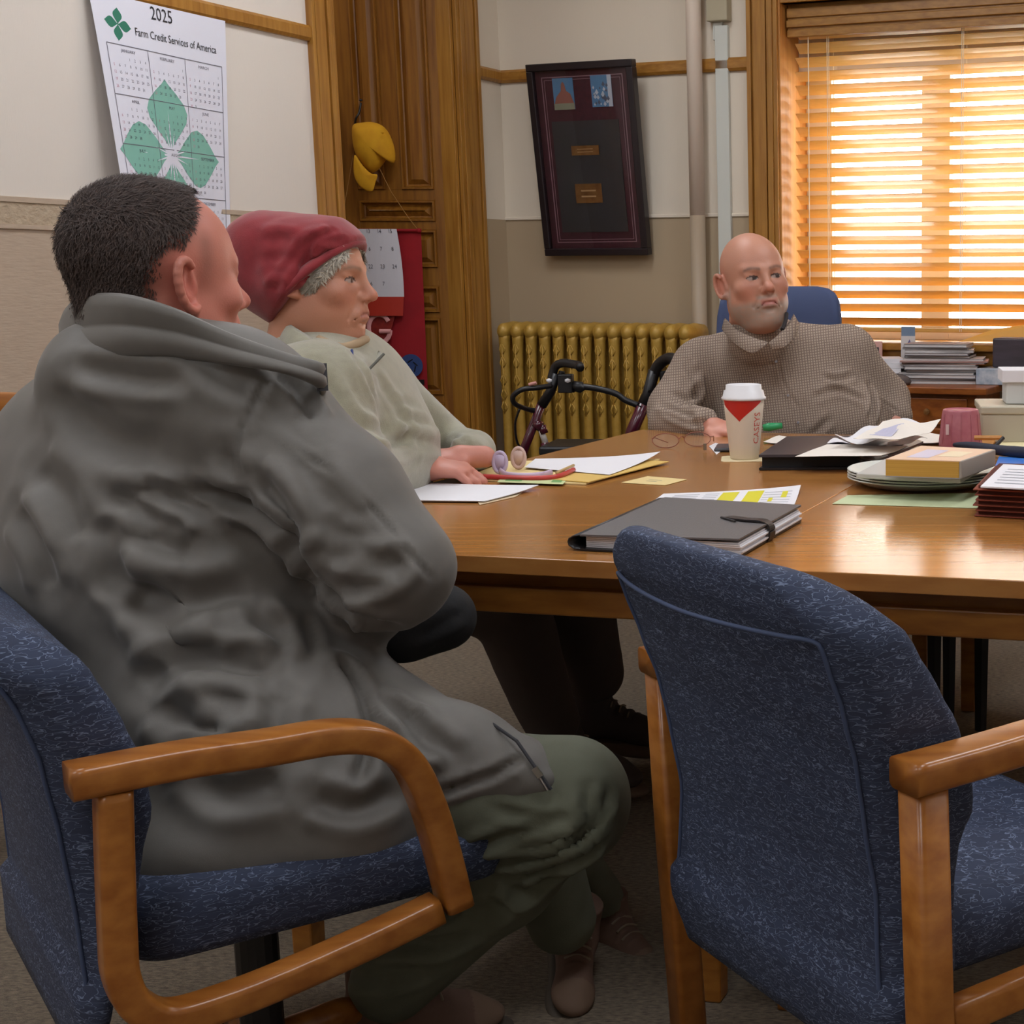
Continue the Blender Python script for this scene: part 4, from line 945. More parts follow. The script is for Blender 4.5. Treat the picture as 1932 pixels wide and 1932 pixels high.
# red rimmed glasses folded on the folder
pinkm = M('pink_plastic', (206, 160, 176), .35); redm = M('red_plastic', (190, 60, 58), .3); lens = M('lens', (236, 206, 216), .05, trans=.75)
gz = empty('eyeglasses', onz(990, 900, Z0+.006), 'pink and red folded eyeglasses lying on the manila folder', 'eyeglasses')
b = MB()
c1, c2 = onz(944, 893, Z0+.006), onz(979, 884, Z0+.006)
for c, mm, nm in ((c1, M('pad_lavender', (196, 178, 206), .4), 'lens'), (c2, M('pad_pink', (206, 174, 164), .4), 'lens')):
    b = MB(); pts = [c+Vector((.014*math.cos(t), .003*math.sin(t), .024+.022*math.sin(t))) for t in np.linspace(0, 2*math.pi, 20, endpoint=False)]
    b.tube(pts, .0045, 8, closed=True); b.lathe(c+Vector((0, 0, .024))-Vector((0, .0025, 0)), [(.017, 0), (.0175, .0025), (.017, .005), (0, .0052)], 20, ax=(0, 1, 0)); b.build(nm, mm, gz, smooth=True)
b = MB(); b.tube(spline([c1+UP*.006, onz(960, 897, Z0+.012), onz(1010, 898, Z0+.012), onz(1040, 892, Z0+.011)], 5), .0075, 8, flat=.6); b.build('temple', M('temple_lilac', (200, 178, 200), .4), gz, smooth=True)
b = MB(); b.tube(spline([onz(912, 899, Z0+.009), onz(960, 901, Z0+.009), onz(1020, 902, Z0+.009), onz(1055, 898, Z0+.010), onz(1082, 886, Z0+.012)], 5), .0055, 8); b.build('temple', redm, gz, smooth=True)
b = MB(); b.tube([onz(1050, 892, Z0+.012), onz(1082, 878, Z0+.016)], .0035, 8); b.build('temple_tip', M('tip_gold', (196, 166, 110), .4), gz, smooth=True)
# highlighted sheet
yl = M('highlighter', (214, 204, 40), .7)
rows = []
for k in range(7): rows.append((.10, .28, .12+k*.115, .16+k*.115, 2)); rows.append((.32, .42, .12+k*.115, .16+k*.115, 2))
for k in range(6): rows.append((.75, .95, .12+k*.13, .15+k*.13, 2))
sheet('paper', [(1213, 960), (1497, 957), (1511, 923), (1252, 932)], Z0, [white, yl, grey_ink], 'white printed sheet with two yellow highlighted patches, behind the leather folder', 'paper', lift=(0, 0, .008, 0), prints=rows+[(.44, .56, .1, .9, 1), (.62, .74, .1, .9, 1), (.80, .83, .3, .5, 1), (.88, .92, .5, .8, 1)])
# black leather notebook with strap
lea = M('grey_leather', (98, 94, 94), .45, bump=.3, bscale=300); lead = M('dark_leather', (34, 30, 32), .4, bump=.2, bscale=300)
nb = empty('leather_notebook', onz(1290, 1020, ZT), 'dark leather folio full of papers with a strap, behind the empty blue chair', 'notebook')
q = [onz(1095, 1040, ZT), onz(1395, 1054, ZT), onz(1512, 985, ZT), onz(1255, 965, ZT)]
def NBF(a, h, z): return (q[0]*(1-a)+q[1]*a)*(1-h)+(q[3]*(1-a)+q[2]*a)*h+UP*z
b = MB(); b.grid(lambda a, h: NBF(a, h, .001), 8, 8, 0, thick=(0, 0, .003)); b.build('lower_cover', lead, nb, fix=False)
b = MB(); b.grid(lambda a, h: NBF(a, h, .024+.004*a), 10, 10, 0, thick=(0, 0, .003)); b.build('upper_cover', lea, nb, fix=False)
b = MB(); 
pts = []
for z_, o in ((.002, 0), (.003, -.012), (.008, -.02), (.014, -.022), (.020, -.02), (.025, -.012), (.0265, 0)): pts.append((o, z_))
vs = []
for h in (0, .5, 1):
    for o, z_ in pts: vs.append(NBF(0, h, z_)+(q[0]-q[1]).normalized()*(-o))
k = len(pts); b.add(vs, [(i*k+j, i*k+j+1, (i+1)*k+j+1, (i+1)*k+j) for i in range(2) for j in range(k-1)])
o = b.build('spine', lead, nb, smooth=True, fix=False); md = o.modifiers.new('s', 'SOLIDIFY'); md.thickness = .002
for i in range(7):
    z_ = .0045+i*.0028; ins = .012+.006*abs(math.sin(i*2.4)); b = MB()
    f = lambda a, h: NBF(a, h, z_)
    A0, A1 = .02, 1.0+.012*math.sin(i*1.9)
    b.box8([f(A0, .03), f(A1, .02+.01*math.sin(i)), f(A1, .98), f(A0, .97), f(A0, .03)+UP*.0022, f(A1, .02+.01*math.sin(i))+UP*.0022, f(A1, .98)+UP*.0022, f(A0, .97)+UP*.0022]); b.build('page_block', white, nb)
b = MB(); sp = [NBF(.70, .52, .0315), NBF(.84, .46, .033), NBF(.96, .44, .034), NBF(1.015, .44, .026), NBF(1.02, .44, .010), NBF(1.0, .44, .0)]
b.sweep(spline(sp, 5), [(.0014, .011), (-.0014, .011), (-.0014, -.011), (.0014, -.011)], UP); b.build('strap', lead, nb)
b = MB(); b.tube([NBF(.66, .50, .0315), NBF(.80, .40, .033)], .002, 6); b.build('pen_loop', lead, nb)

# coffee cup
cb = onz(1405, 866, ZT)
cup = empty('coffee_cup', cb, 'white paper coffee cup with a red triangle print and white lid', 'cup')
cw = M('cup_paper', (222, 206, 186), .6); cr_ = M('cup_red', (190, 30, 14), .5); lidm = M('lid_white', (226, 224, 226), .35)
pxm = 2720/proj(cb)[2]
cz = .0016
rb, rt, hc = 27/pxm, 38.5/pxm, 113/pxm*1.01
NN = 64
b = MB(); rings = [(rb-.002, .0), (rb, .002), (rb+(rt-rb)*.25, hc*.25), (rb+(rt-rb)*.5, hc*.5), (rb+(rt-rb)*.75, hc*.75), (rt, hc)]
b.lathe(cb+UP*cz, rings, NN); b.build('body', cw, cup, smooth=True)
def cyl(th, h, l=.0006):     # th around from the viewer side, 0 faces camera
    base = math.atan2(-cb.y, -cb.x); a = base+th; r = rb+(rt-rb)*h/hc+l
    return cb+UP*cz+Vector((r*math.cos(a), r*math.sin(a), h))
b = MB()
for i in range(24):
    t0, t1 = -1.25+i*2.2/24, -1.25+(i+1)*2.2/24
    low = lambda t: hc*(.63+.30*abs(t+.25)**.85/1.0*.9)
    b.add([cyl(t0, min(low(t0), hc*.985)), cyl(t1, min(low(t1), hc*.985)), cyl(t1, hc*.99), cyl(t0, hc*.99)], [(0, 1, 2, 3)])
b.build('red_print', cr_, cup, fix=False)
b = MB(); vs, fs = text_mesh('CASEYS', 1.0)
vs2 = [cyl(.80-v.y*.60, hc*.52+v.x*.0225) for v in vs]; b.add(vs2, fs); b.build('word_print', M('print_salmon', (206, 84, 66), .6), cup, fix=False)
lh = 28/pxm
b = MB(); b.lathe(cb+UP*(cz+hc-.004), [(rt+.001, 0), (rt+.004, .001), (rt+.0042, .006), (rt+.001, .008), (rt-.002, lh*.62), (rt-.006, lh*.66), (rt-.007, lh), (rt-.010, lh+.001), (rt-.014, lh-.004), (0, lh-.005)], NN); b.build('lid', lidm, cup, smooth=True)
b = MB(); c = cb+UP*.0003; F = rotbox(c, 0, 0, 0, .1); w2 = 46/pxm; rg = rrect(w2/1.05, -w2, w2, .02); k = len(rg)
b.add([F(x, y, 0) for x, y in rg]+[F(x, y, .0012) for x, y in rg], [tuple(range(k))[::-1], tuple(range(k, 2*k))]+[(i, (i+1) % k, k+(i+1) % k, k+i) for i in range(k)]); b.thing('coaster', M('coaster_cream', (226, 210, 170), .8), 'thin cream coaster under the paper coffee cup', 'coaster')
# phone and sheet beside the man's hand
sheet('paper', [(1338, 842), (1352, 858), (1372, 842), (1350, 836)], Z0, [white], 'corner of a white slip under the man\'s fist beside the phone', 'paper')
c = onz(1372, 849, ZT); b = MB(); b.fbox(rotbox(c, 0, 0, 0, .05), -.03, .035, -.05, .06, .001, .010); b.thing('phone', M('phone_grey', (70, 70, 76), .25), 'dark grey phone lying behind the coffee cup', 'phone', bevel=.004)
# clear eyeglasses at the far corner
eg = empty('eyeglasses', onz(1290, 838, ZT), 'thin clear rimmed eyeglasses at the far table corner under the man\'s arm', 'eyeglasses')
rim = M('rim_brown', (140, 86, 70), .3); cl = M('lens_clear', (252, 250, 248), .02, trans=1.0)
g1, g2 = onz(1256, 846, ZT), onz(1316, 843, ZT)
for c in (g1, g2):
    oval = [c+Vector((.034*math.cos(t), .004*math.sin(t), .020+.018*math.sin(t))) for t in np.linspace(0, 2*math.pi, 24, endpoint=False)]
    b = MB(); b.tube(oval, .0012, 6, closed=True); rm = b.build('rim', rim, eg)
    b = MB(); b.add(oval, [tuple(range(24))]); o = b.build('lens', cl, eg); md = o.modifiers.new('s', 'SOLIDIFY'); md.thickness = .0015
b = MB(); b.tube(spline([g1+Vector((.034, 0, .024)), (g1+g2)/2+UP*.029, g2+Vector((-.034, 0, .024))], 4), .0015, 6); b.build('bridge', rim, eg)
b = MB(); b.tube([g1+Vector((-.034, 0, .026)), g1+Vector((-.035, .05, .022)), g1+Vector((-.01, .10, .004))], .0014, 6); b.build('temple', rim, eg)
b = MB(); b.tube([g2+Vector((.034, 0, .026)), g2+Vector((.036, .05, .022)), g2+Vector((.03, .10, .004))], .0014, 6); b.build('temple', rim, eg)
b = MB(); p = onz(1330, 852, ZT); b.tube([p+UP*.004, p+UP*.02], .004, 8); b.build('temple_tip', metal, eg)
# green highlighter-ish object
c = onz(1448, 840, ZT)
b = MB(); a_, c_ = at(1440, 807, 4.0), at(1476, 803, 4.0); b.tube([a_, a_*.7+c_*.3, c_], [.009, .012, .008], 12)
b.thing('pen', M('green_plastic', (40, 150, 92), .35), 'short green marker propped on papers right of the coffee cup', 'pen', smooth=True)
c = a_*.5+c_*.5
# black zip portfolio
pf = empty('portfolio', onz(1540, 870, ZT), 'thick black portfolio lying right of the coffee cup', 'portfolio')
q2 = [onz(1432, 888, ZT), onz(1648, 886, ZT), onz(1742, 846, ZT), onz(1485, 850, ZT)]
def PF(a, h, z): return (q2[0]*(1-a)+q2[1]*a)*(1-h)+(q2[3]*(1-a)+q2[2]*a)*h+UP*z
bl = M('black_leather', (26, 24, 28), .35, bump=.3, bscale=250)
bl2 = M('black_leather_top', (60, 56, 62), .35, bump=.3, bscale=250)
b = MB(); b.grid(lambda a, h: PF(a, h, .001), 10, 4, 0, thick=(0, 0, .005)); b.build('lower_cover', bl, pf, fix=False)
b = MB(); b.grid(lambda a, h: PF(a, h, .030-.018*max(0, a-.85)/.15), 20, 4, 0, thick=(0, 0, .006)); b.build('upper_cover', bl2, pf, fix=False)
b = MB(); F = lambda a, h, z: PF(a, h, z); b.box8([F(.02, .03, .006), F(.9, .05, .006), F(.9, .98, .006), F(.02, .98, .006), F(.02, .03, .030), F(.9, .05, .030), F(.9, .98, .030), F(.02, .98, .030)]); b.build('page_block', M('inner_black', (16, 16, 20), .6), pf)
vs = []
for z_, o in [(.001, 0), (.006, .012), (.016, .018), (.027, .012), (.034, 0)]: vs += [PF(.84, -.03, z_)+(q2[1]-q2[0]).normalized()*o, PF(.90, .9, z_)+(q2[1]-q2[0]).normalized()*o]
b = MB(); b.add(vs, [(2*i, 2*i+1, 2*i+3, 2*i+2) for i in range(4)]); o = b.build('spine', bl, pf, smooth=True, fix=False); md = o.modifiers.new('s', 'SOLIDIFY'); md.thickness = .003
# papers on it and around
wh2 = M('paper_warm', (232, 224, 214), .7)
def crumple(name, px, z, mats, label, cat, amp, seed, group=None, n=14, prints=None, lift=(0, 0, 0, 0)):
    P = [onz(u, v, z) for u, v in px]; rs = random.Random(seed); ph = [rs.random()*6 for _ in range(6)]
    def F(a, h):
        p = (P[0]*(1-a)+P[1]*a)*(1-h)+(P[3]*(1-a)+P[2]*a)*h
        w_ = amp*(.5+.3*math.sin(a*5+ph[0]+h*3)+.2*math.sin(a*9+h*7+ph[1]))
        l = (lift[0]*(1-a)**2*(1-h)**2+lift[1]*a**2*(1-h)**2+lift[2]*a**2*h**2+lift[3]*(1-a)**2*h**2)
        return p+UP*(w_+l)
    b = MB(); b.grid(F, n, n, 0, thick=(0, 0, .0008))
    for (a0, a1, h0, h1, mi) in (prints or []): b.grid(lambda x, y: F(a0+(a1-a0)*x, h0+(h1-h0)*y)+UP*.0012, 6, 2, mi)
    return b.thing(name, mats, label, cat, group, fix=False)
crumple('paper', [(1440, 836), (1500, 842), (1560, 838), (1470, 822)], Z0+.001, [wh2], 'white sheet directly right of the coffee cup, behind the portfolio', 'paper', .004, 3)
crumple('paper', [(1500, 862), (1662, 862), (1712, 846), (1560, 840)], ZT+.037, [wh2], 'white sheet lying on top of the black portfolio', 'paper', .003, 5, lift=(0, 0, .004, 0))
crumple('paper', [(1560, 848), (1700, 850), (1750, 836), (1600, 826)], ZT+.022, [white, M('print_lilac', (186, 184, 206), .7)], 'crumpled printed sheet behind the portfolio, lowest in the heap', 'paper', .020, 8, prints=[(.3, .7, .3, .7, 1)])
crumple('paper', [(1575, 838), (1720, 842), (1768, 815), (1640, 812)], ZT+.050, [white, M('print_lilac', (186, 184, 206), .7)], 'crumpled printed sheet in the middle of the heap left of the pink tumbler', 'paper', .030, 9, lift=(0, 0, .015, 0), prints=[(.2, .6, .3, .8, 1)])
b = MB()
for i in range(16):
    pass
crumple('paper', [(1610, 832), (1735, 836), (1775, 812), (1665, 808)], ZT+.066, [wh2, M('print_lilac', (186, 184, 206), .7)], 'topmost crumpled sheet of the heap, tipped up towards the pink tumbler', 'paper', .018, 17, lift=(0, .0, .02, .01), prints=[(.15, .5, .2, .7, 1)])
crumple('paper', [(1690, 838), (1775, 838), (1790, 822), (1720, 820)], ZT+.004, [wh2], 'flat white sheet running under the pink tumbler', 'paper', .006, 11)
# pink tumbler
tb_ = onz(1812, 842, ZT); pxm = 2720/proj(tb_)[2]
tum = empty('tumbler', tb_, 'pinkish red plastic tumbler standing upside down behind the books', 'tumbler')
pk = M('tumbler_pink', (168, 92, 104), .35, col2=(180, 108, 116), nscale=50)
b = MB(); b.lathe(tb_+UP*.001, [(41/pxm, 0), (41/pxm, .003), (39/pxm, .02), (34/pxm, 66/pxm), (33/pxm, 69/pxm), (30/pxm, 70/pxm), (29/pxm, 68/pxm), (0, 67.5/pxm)], 40); b.build('body', pk, tum, smooth=True)
for i in range(12):
    a = i*math.pi/6; d = Vector((math.cos(a), math.sin(a), 0)); b = MB(); b.tube([tb_+d*(40.5/pxm)+UP*.008, tb_+d*(34.6/pxm)+UP*(62/pxm)], .0011, 6); b.build('rib', pk, tum)
b = MB(); 
d = Vector((-.55, -.83, 0)); b.fbox(lambda x, y, z: tb_+Vector((-26/pxm, -32/pxm, 0))+Vector((x, y, z)), -.004, .004, -.0, .006, 25/pxm, 44/pxm); b.build('sticker', M('sticker_pale', (220, 190, 190), .5), tum)
# stack: green sheet, plates, letter pad, book
sheet('paper', [(1570, 951), (1870, 960), (1880, 930), (1600, 935)], Z0, [M('paper_green', (196, 206, 164), .7)], 'pale green sheet under the stack of white plates', 'paper')
pc = onz(1740, 914, ZT); pxm = 2720/proj(pc)[2]
for i in range(4):
    b = MB(); zz = ZT+.0022+i*.0055; R0 = .158
    vs = []
    b.lathe(Vector((pc.x, pc.y, zz)), [(R0*.62, 0), (R0*.78, .001), (R0*.95, .013), (R0, .0155), (R0*.985, .0175), (R0*.93, .0155), (R0*.76, .004), (0, .003)], 56)
    b.thing('plate', M('plate_white', (216, 218, 210), .4), 'white disposable plate, %s of the four under the books' % ['lowest', 'second lowest', 'second from the top', 'topmost'][i], 'plate', 'disposable plates under the books', smooth=True)
zb = ZT+.0365
def stackbox(px, z0, z1, name, mats, label, cat, mi_side=0, **k):
    # px: front-left, front-right, back-right, back-left at height z1
    P = [onz(u, v, z1) for u, v in px]; b = MB(); b.box8([p-UP*(z1-z0) for p in P]+P); return b, P
b, P = stackbox([(1615, 893), (1812, 903), (1868, 872), (1668, 866)], zb, zb+.010, 'x', None, '', '')
b.thing('letter_pad', [M('pad_grey', (188, 184, 178), .6)], 'grey bordered pad lying on the plates, under the paperback', 'pad', bevel=.002)
bk = empty('paperback', onz(1750, 880, zb+.013), 'thick paperback with yellowed page edges on top of the plates', 'book')
z0, z1 = zb+.0125, zb+.047
q3 = [onz(1671, 866, z1), onz(1812, 870, z1), onz(1876, 848, z1), onz(1738, 841, z1)]
def BKF(a, h, z): return (q3[0]*(1-a)+q3[1]*a)*(1-h)+(q3[3]*(1-a)+q3[2]*a)*h+UP*(z-z1)
b = MB(); b.box8([BKF(0, 0, z0+.002), BKF(.98, 0, z0+.002), BKF(.98, 1, z0+.002), BKF(0, 1, z0+.002), BKF(0, 0, z1-.0015), BKF(.98, 0, z1-.0015), BKF(.98, 1, z1-.0015), BKF(0, 1, z1-.0015)]); b.build('page_block', M('pages_yellow', (206, 160, 70), .7, col2=(188, 142, 56), nscale=3, stretch=(1, 1, 120)), bk)
b = MB(); b.box8([BKF(0, 0, z1-.0015), BKF(1, 0, z1-.0015), BKF(1, 1, z1-.0015), BKF(0, 1, z1-.0015), BKF(0, 0, z1), BKF(1, 0, z1), BKF(1, 1, z1), BKF(0, 1, z1)], 0)
b.grid(lambda x, y: BKF(.2+.3*x, .15+.6*y, z1+.0004), 2, 2, 1); b.grid(lambda x, y: BKF(.55+.3*x, .3+.4*y, z1+.0004), 2, 2, 2); b.build('front_cover', [M('cover_peach', (226, 190, 160), .5), M('cover_lilac', (204, 196, 214), .5), M('cover_cream', (232, 214, 180), .5)], bk, fix=False)
b = MB(); b.box8([BKF(0, 0, z0), BKF(1, 0, z0), BKF(1, 1, z0), BKF(0, 1, z0), BKF(0, 0, z0+.002), BKF(1, 0, z0+.002), BKF(1, 1, z0+.002), BKF(0, 1, z0+.002)]); b.build('back_cover', mg[0], bk)
b = MB(); b.box8([BKF(.98, 0, z0), BKF(1.02, 0, z0), BKF(1.02, 1, z0), BKF(.98, 1, z0), BKF(.98, 0, z1), BKF(1.02, 0, z1), BKF(1.02, 1, z1), BKF(.98, 1, z1)]); b.build('spine', M('spine_grey', (160, 152, 144), .5), bk, bevel=.002)
# rust accordion folders at right edge
rust = M('rust_folder', (128, 58, 38), .7); rz = ZT+.001
for i in range(6):
    P = [onz(u, v, ZT) for u, v in ((1838, 975), (2030, 985), (2060, 930), (1880, 925))]
    j = .003*math.sin(i*2.3); b = MB(); zz = rz+i*.0095
    b.box8([p+UP*(zz-ZT)+Vector((j, 0, 0)) for p in P]+[p+UP*(zz-ZT+.0025)+Vector((j, 0, 0)) for p in P])
    Pi = [P[0]*.97+P[2]*.03, P[1]*.97+P[3]*.03, P[2]*.97+P[0]*.03, P[3]*.97+P[1]*.03]
    b.box8([p+UP*(zz-ZT+.0025) for p in Pi]+[p+UP*(zz-ZT+.0088) for p in Pi], 1)
    b.thing('file_folder', [rust, M('rust_dark', (84, 34, 22), .8)], 'rust brown expanding folder, %s in the stack at the right table edge' % ['lowest', 'second', 'third', 'fourth', 'fifth', 'top'][i], 'folder', 'rust folders stacked at the right edge', bevel=.0008)
zz = rz+.0575
P = [onz(u, v, zz) for u, v in ((1850, 920), (2010, 928), (2030, 885), (1893, 878))]
b = MB(); b.box8(P+[p+UP*.0025 for p in P], 0)
for k in range(6): b.add([P[0]*(1-t)+P[3]*t+(P[1]-P[0])*s+UP*.003 for t, s in ((.15+.12*k, .12), (.15+.12*k, .5), (.18+.12*k, .5), (.18+.12*k, .12))], [(0, 1, 2, 3)], 1)
b.thing('paper', [white, grey_ink], 'white printed form on top of the rust brown folders', 'paper')
# blue folder, dark strap/pen, orange tray, beige box
sheet('folder', [(1868, 905), (1990, 912), (1990, 868), (1885, 864)], Z0, [M('folder_blue', (52, 116, 200), .5)], 'bright blue folder behind the rust folders at the right edge', 'folder', thick=.004)
b = MB(); b.tube(spline([onz(1800, 839, ZT+.02), onz(1850, 845, ZT+.02), onz(1900, 851, ZT+.018), onz(1990, 858, ZT+.016)], 6), [.005, .007, .009, .011, .012, .013, .013, .013, .013, .013, .013, .013, .013, .014, .014, .014, .014, .014, .014], 10); b.thing('umbrella', M('navy_cloth', (40, 42, 58), .7), 'long dark rolled umbrella lying behind the paperback', 'umbrella', smooth=True)
tr = empty('letter_tray', onz(1860, 836, ZT), 'small orange oak tray beside the beige metal box', 'tray')
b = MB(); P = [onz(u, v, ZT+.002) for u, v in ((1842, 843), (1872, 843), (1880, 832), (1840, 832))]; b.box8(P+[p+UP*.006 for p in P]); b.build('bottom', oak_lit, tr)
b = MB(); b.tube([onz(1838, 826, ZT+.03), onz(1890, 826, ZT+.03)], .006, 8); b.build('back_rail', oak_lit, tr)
b = MB(); b.tube([onz(1872, 848, ZT+.008), onz(1893, 826, ZT+.034)], .005, 8); b.build('side_rail', black, tr)
sheet('paper', [(1876, 846), (1960, 850), (1960, 834), (1888, 834)], Z0+.001, [M('paper_yellow', (228, 216, 170), .7)], 'pale yellow sheet in front of the beige metal box', 'paper')
bx = empty('metal_box', onz(1900, 836, ZT), 'beige metal storage box with a lid at the right edge', 'box')
YB = onz(1850, 836, ZT).y
p0, p1 = at(1852, 800, YB), at(1990, 800, YB)
zt0 = at(1852, 767, YB).z; zseam = at(1852, 782, YB).z
bei = M('beige_metal', (182, 174, 154), .5)
GB = lambda x, y, z: Vector((x, y, z))
b = MB(); b.fbox(GB, p0.x, p1.x, YB, YB+.26, ZT+.001, zseam); b.build('body', bei, bx, bevel=.004)
b = MB(); b.fbox(GB, p0.x-.004, p1.x+.004, YB-.004, YB+.264, zseam, zt0); b.build('lid', bei, bx, bevel=.004)
b = MB(); c0 = at(1898, 760, YB+.06); c1 = at(1990, 718, YB+.06); b.fbox(GB, c0.x, c1.x, YB+.06, YB+.2, zt0+.001, c1.z)
b.thing('carton', M('carton_pale', (208, 208, 204), .5), 'pale grey carton standing on the beige metal box', 'carton', bevel=.004)
b = MB(); c0 = at(1890, 722, YB+.06); c1 = at(1990, 698, YB+.06); b.fbox(GB, c0.x, c1.x+.01, YB+.05, YB+.21, c0.z+.001, c1.z)
b.thing('paper_pad', white, 'white paper pad on top of the pale grey carton', 'paper', bevel=.002)
# ================================================================== people: implicit-surface bodies
f32 = np.float32
class Field:
    def __init__(s, lo, hi, h, cap=0.3):
        s.lo = np.array(lo, float); s.h = h; s.n = np.ceil((np.array(hi, float)-s.lo)/h).astype(int)+1
        s.F = np.full(s.n, cap, f32); s.ax = [(s.lo[i]+h*np.arange(s.n[i])).astype(f32) for i in range(3)]
    def _box(s, lo, hi, m):
        i0 = np.clip(((np.array(lo)-m-s.lo)/s.h).astype(int), 0, s.n); i1 = np.clip(((np.array(hi)+m-s.lo)/s.h).astype(int)+2, 0, s.n)
        sl = tuple(slice(a, b) for a, b in zip(i0, i1))
        X = s.ax[0][sl[0]][:, None, None]; Y = s.ax[1][sl[1]][None, :, None]; Z = s.ax[2][sl[2]][None, None, :]
        return sl, X, Y, Z
    def put(s, lo, hi, fn, k, mode):
        m = k*1.2+4*s.h+(0.02 if mode == 'u' else 0); sl, X, Y, Z = s._box(lo, hi, m)
        if 0 in s.F[sl].shape: return s
        d = fn(X, Y, Z).astype(f32); f = s.F[sl]
        if mode == 's': d = -d; t = np.maximum(k-np.abs(f-d), 0)/max(k, 1e-6); s.F[sl] = np.maximum(f, d)+t*t*k*.25
        else: t = np.maximum(k-np.abs(f-d), 0)/max(k, 1e-6); s.F[sl] = np.minimum(f, d)-t*t*k*.25
        return s
    def ell(s, c, r, k=.02, axes=None, mode='u'):
        c = np.array(c, float); r = np.array(r, float); A = np.eye(3) if axes is None else np.array([list(a) for a in axes], float)
        R_ = np.abs(A.T)@r if axes is not None else r
        def fn(X, Y, Z):
            x, y, z = X-c[0], Y-c[1], Z-c[2]
            q = [(A[i, 0]*x+A[i, 1]*y+A[i, 2]*z) for i in range(3)]
            k0 = np.sqrt(sum((q[i]/r[i])**2 for i in range(3)))+1e-6; k1 = np.sqrt(sum((q[i]/r[i]**2)**2 for i in range(3)))+1e-6
            return k0*(k0-1)/k1
        return s.put(c-R_, c+R_, fn, k, mode)
    def cap(s, a, b, ra, rb, k=.02, mode='u', fl=None, ax=None):     # tapered capsule, optionally flattened by fl along ax
        a = np.array(list(a), float); b = np.array(list(b), float); d = b-a; L2 = d@d+1e-9; R_ = max(ra, rb)*(max(1, fl or 1))
        def fn(X, Y, Z):
            x, y, z = X-a[0], Y-a[1], Z-a[2]
            t = np.clip((x*d[0]+y*d[1]+z*d[2])/L2, 0, 1); x, y, z = x-t*d[0], y-t*d[1], z-t*d[2]
            q = x*x+y*y+z*z
            if fl: w_ = x*ax[0]+y*ax[1]+z*ax[2]; q = q+w_*w_*(1/(fl*fl)-1)
            return np.sqrt(q)-(ra+(rb-ra)*t)
        return s.put(np.minimum(a, b)-R_, np.maximum(a, b)+R_, fn, k, mode)
    def chain(s, P, r, k=.01, mode='u', **kw):
        for i in range(len(P)-1): s.cap(P[i], P[i+1], r[i], r[i+1], k, mode, **kw)
        return s
    def half(s, p, n, k=.004, lo=None, hi=None):   # remove the side n points to
        p = np.array(list(p)); n = np.array(list(n), float); n /= np.linalg.norm(n)
        return s.put(lo if lo is not None else s.lo, hi if hi is not None else s.lo+s.h*s.n, lambda X, Y, Z: -( (X-p[0])*n[0]+(Y-p[1])*n[1]+(Z-p[2])*n[2]), k, 's')
    def mesh(s):
        F = s.F; S = F < 0; nx, ny, nz = F.shape
        def cor(A, i, j, k): return A[i:nx-1+i, j:ny-1+j, k:nz-1+k]
        an = np.zeros((nx-1, ny-1, nz-1), bool); al_ = np.ones_like(an)
        for i in (0, 1):
            for j in (0, 1):
                for k in (0, 1): c = cor(S, i, j, k); an |= c; al_ &= c
        m = an & ~al_; I = np.argwhere(m); idx = np.full(m.shape, -1, np.int64); idx[m] = np.arange(len(I))
        acc = np.zeros((len(I), 3)); cnt = np.zeros(len(I))
        O = [(i, j, k) for i in (0, 1) for j in (0, 1) for k in (0, 1)]
        val = {o: F[I[:, 0]+o[0], I[:, 1]+o[1], I[:, 2]+o[2]].astype(float) for o in O}
        for o in O:
            for a in range(3):
                if o[a]: continue
                o2 = list(o); o2[a] = 1; o2 = tuple(o2); v0, v1 = val[o], val[o2]; c = (v0 < 0) != (v1 < 0)
                t = np.where(c, v0/np.where(c, v0-v1, 1), 0); P = np.tile(np.array(o, float), (len(I), 1)); P[:, a] += t
                acc[c] += P[c]; cnt[c] += 1
        V = (I+acc/cnt[:, None])*s.h+s.lo
        Q = []
        for a in range(3):
            b_, c_ = [(1, 2), (2, 0), (0, 1)][a]
            s0 = [slice(None)]*3; s1 = [slice(None)]*3; s0[a] = slice(0, -1); s1[a] = slice(1, None)
            A0, A1 = S[tuple(s0)], S[tuple(s1)]; E = np.argwhere(A0 != A1)
            E = E[(E[:, b_] > 0) & (E[:, c_] > 0) & (E[:, b_] < F.shape[b_]-1) & (E[:, c_] < F.shape[c_]-1)]
            inn = A0[E[:, 0], E[:, 1], E[:, 2]]
            def cell(db, dc): q = E.copy(); q[:, b_] -= db; q[:, c_] -= dc; return idx[q[:, 0], q[:, 1], q[:, 2]]
            q = np.stack([cell(0, 0), cell(1, 0), cell(1, 1), cell(0, 1)], 1)
            q[~inn] = q[~inn][:, ::-1]; Q.append(q)
        Q = np.concatenate(Q); Q = Q[(Q >= 0).all(1)]
        return V, Q
def vnormals(V, Q):
    n = np.cross(V[Q[:, 2]]-V[Q[:, 0]], V[Q[:, 3]]-V[Q[:, 1]]); N = np.zeros_like(V)
    for i in range(4): np.add.at(N, Q[:, i], n)
    return N/(np.linalg.norm(N, axis=1)[:, None]+1e-12)
def relax(V, Q, it=2, f=.5):
    for _ in range(it):
        A = np.zeros_like(V); c = np.zeros(len(V))
        for i in range(4):
            for j in ((i+1) % 4, (i-1) % 4): np.add.at(A, Q[:, i], V[Q[:, j]]); np.add.at(c, Q[:, i], 1)
        V = V+(A/np.maximum(c, 1)[:, None]-V)*f
    return V
def projs(V):
    x, y, z = V[:, 0], V[:, 1], V[:, 2]-CAMH; c = y*cP-z*sP; b = y*sP+z*cP
    return CX+FPX*x/c, CY-FPX*b/c, c
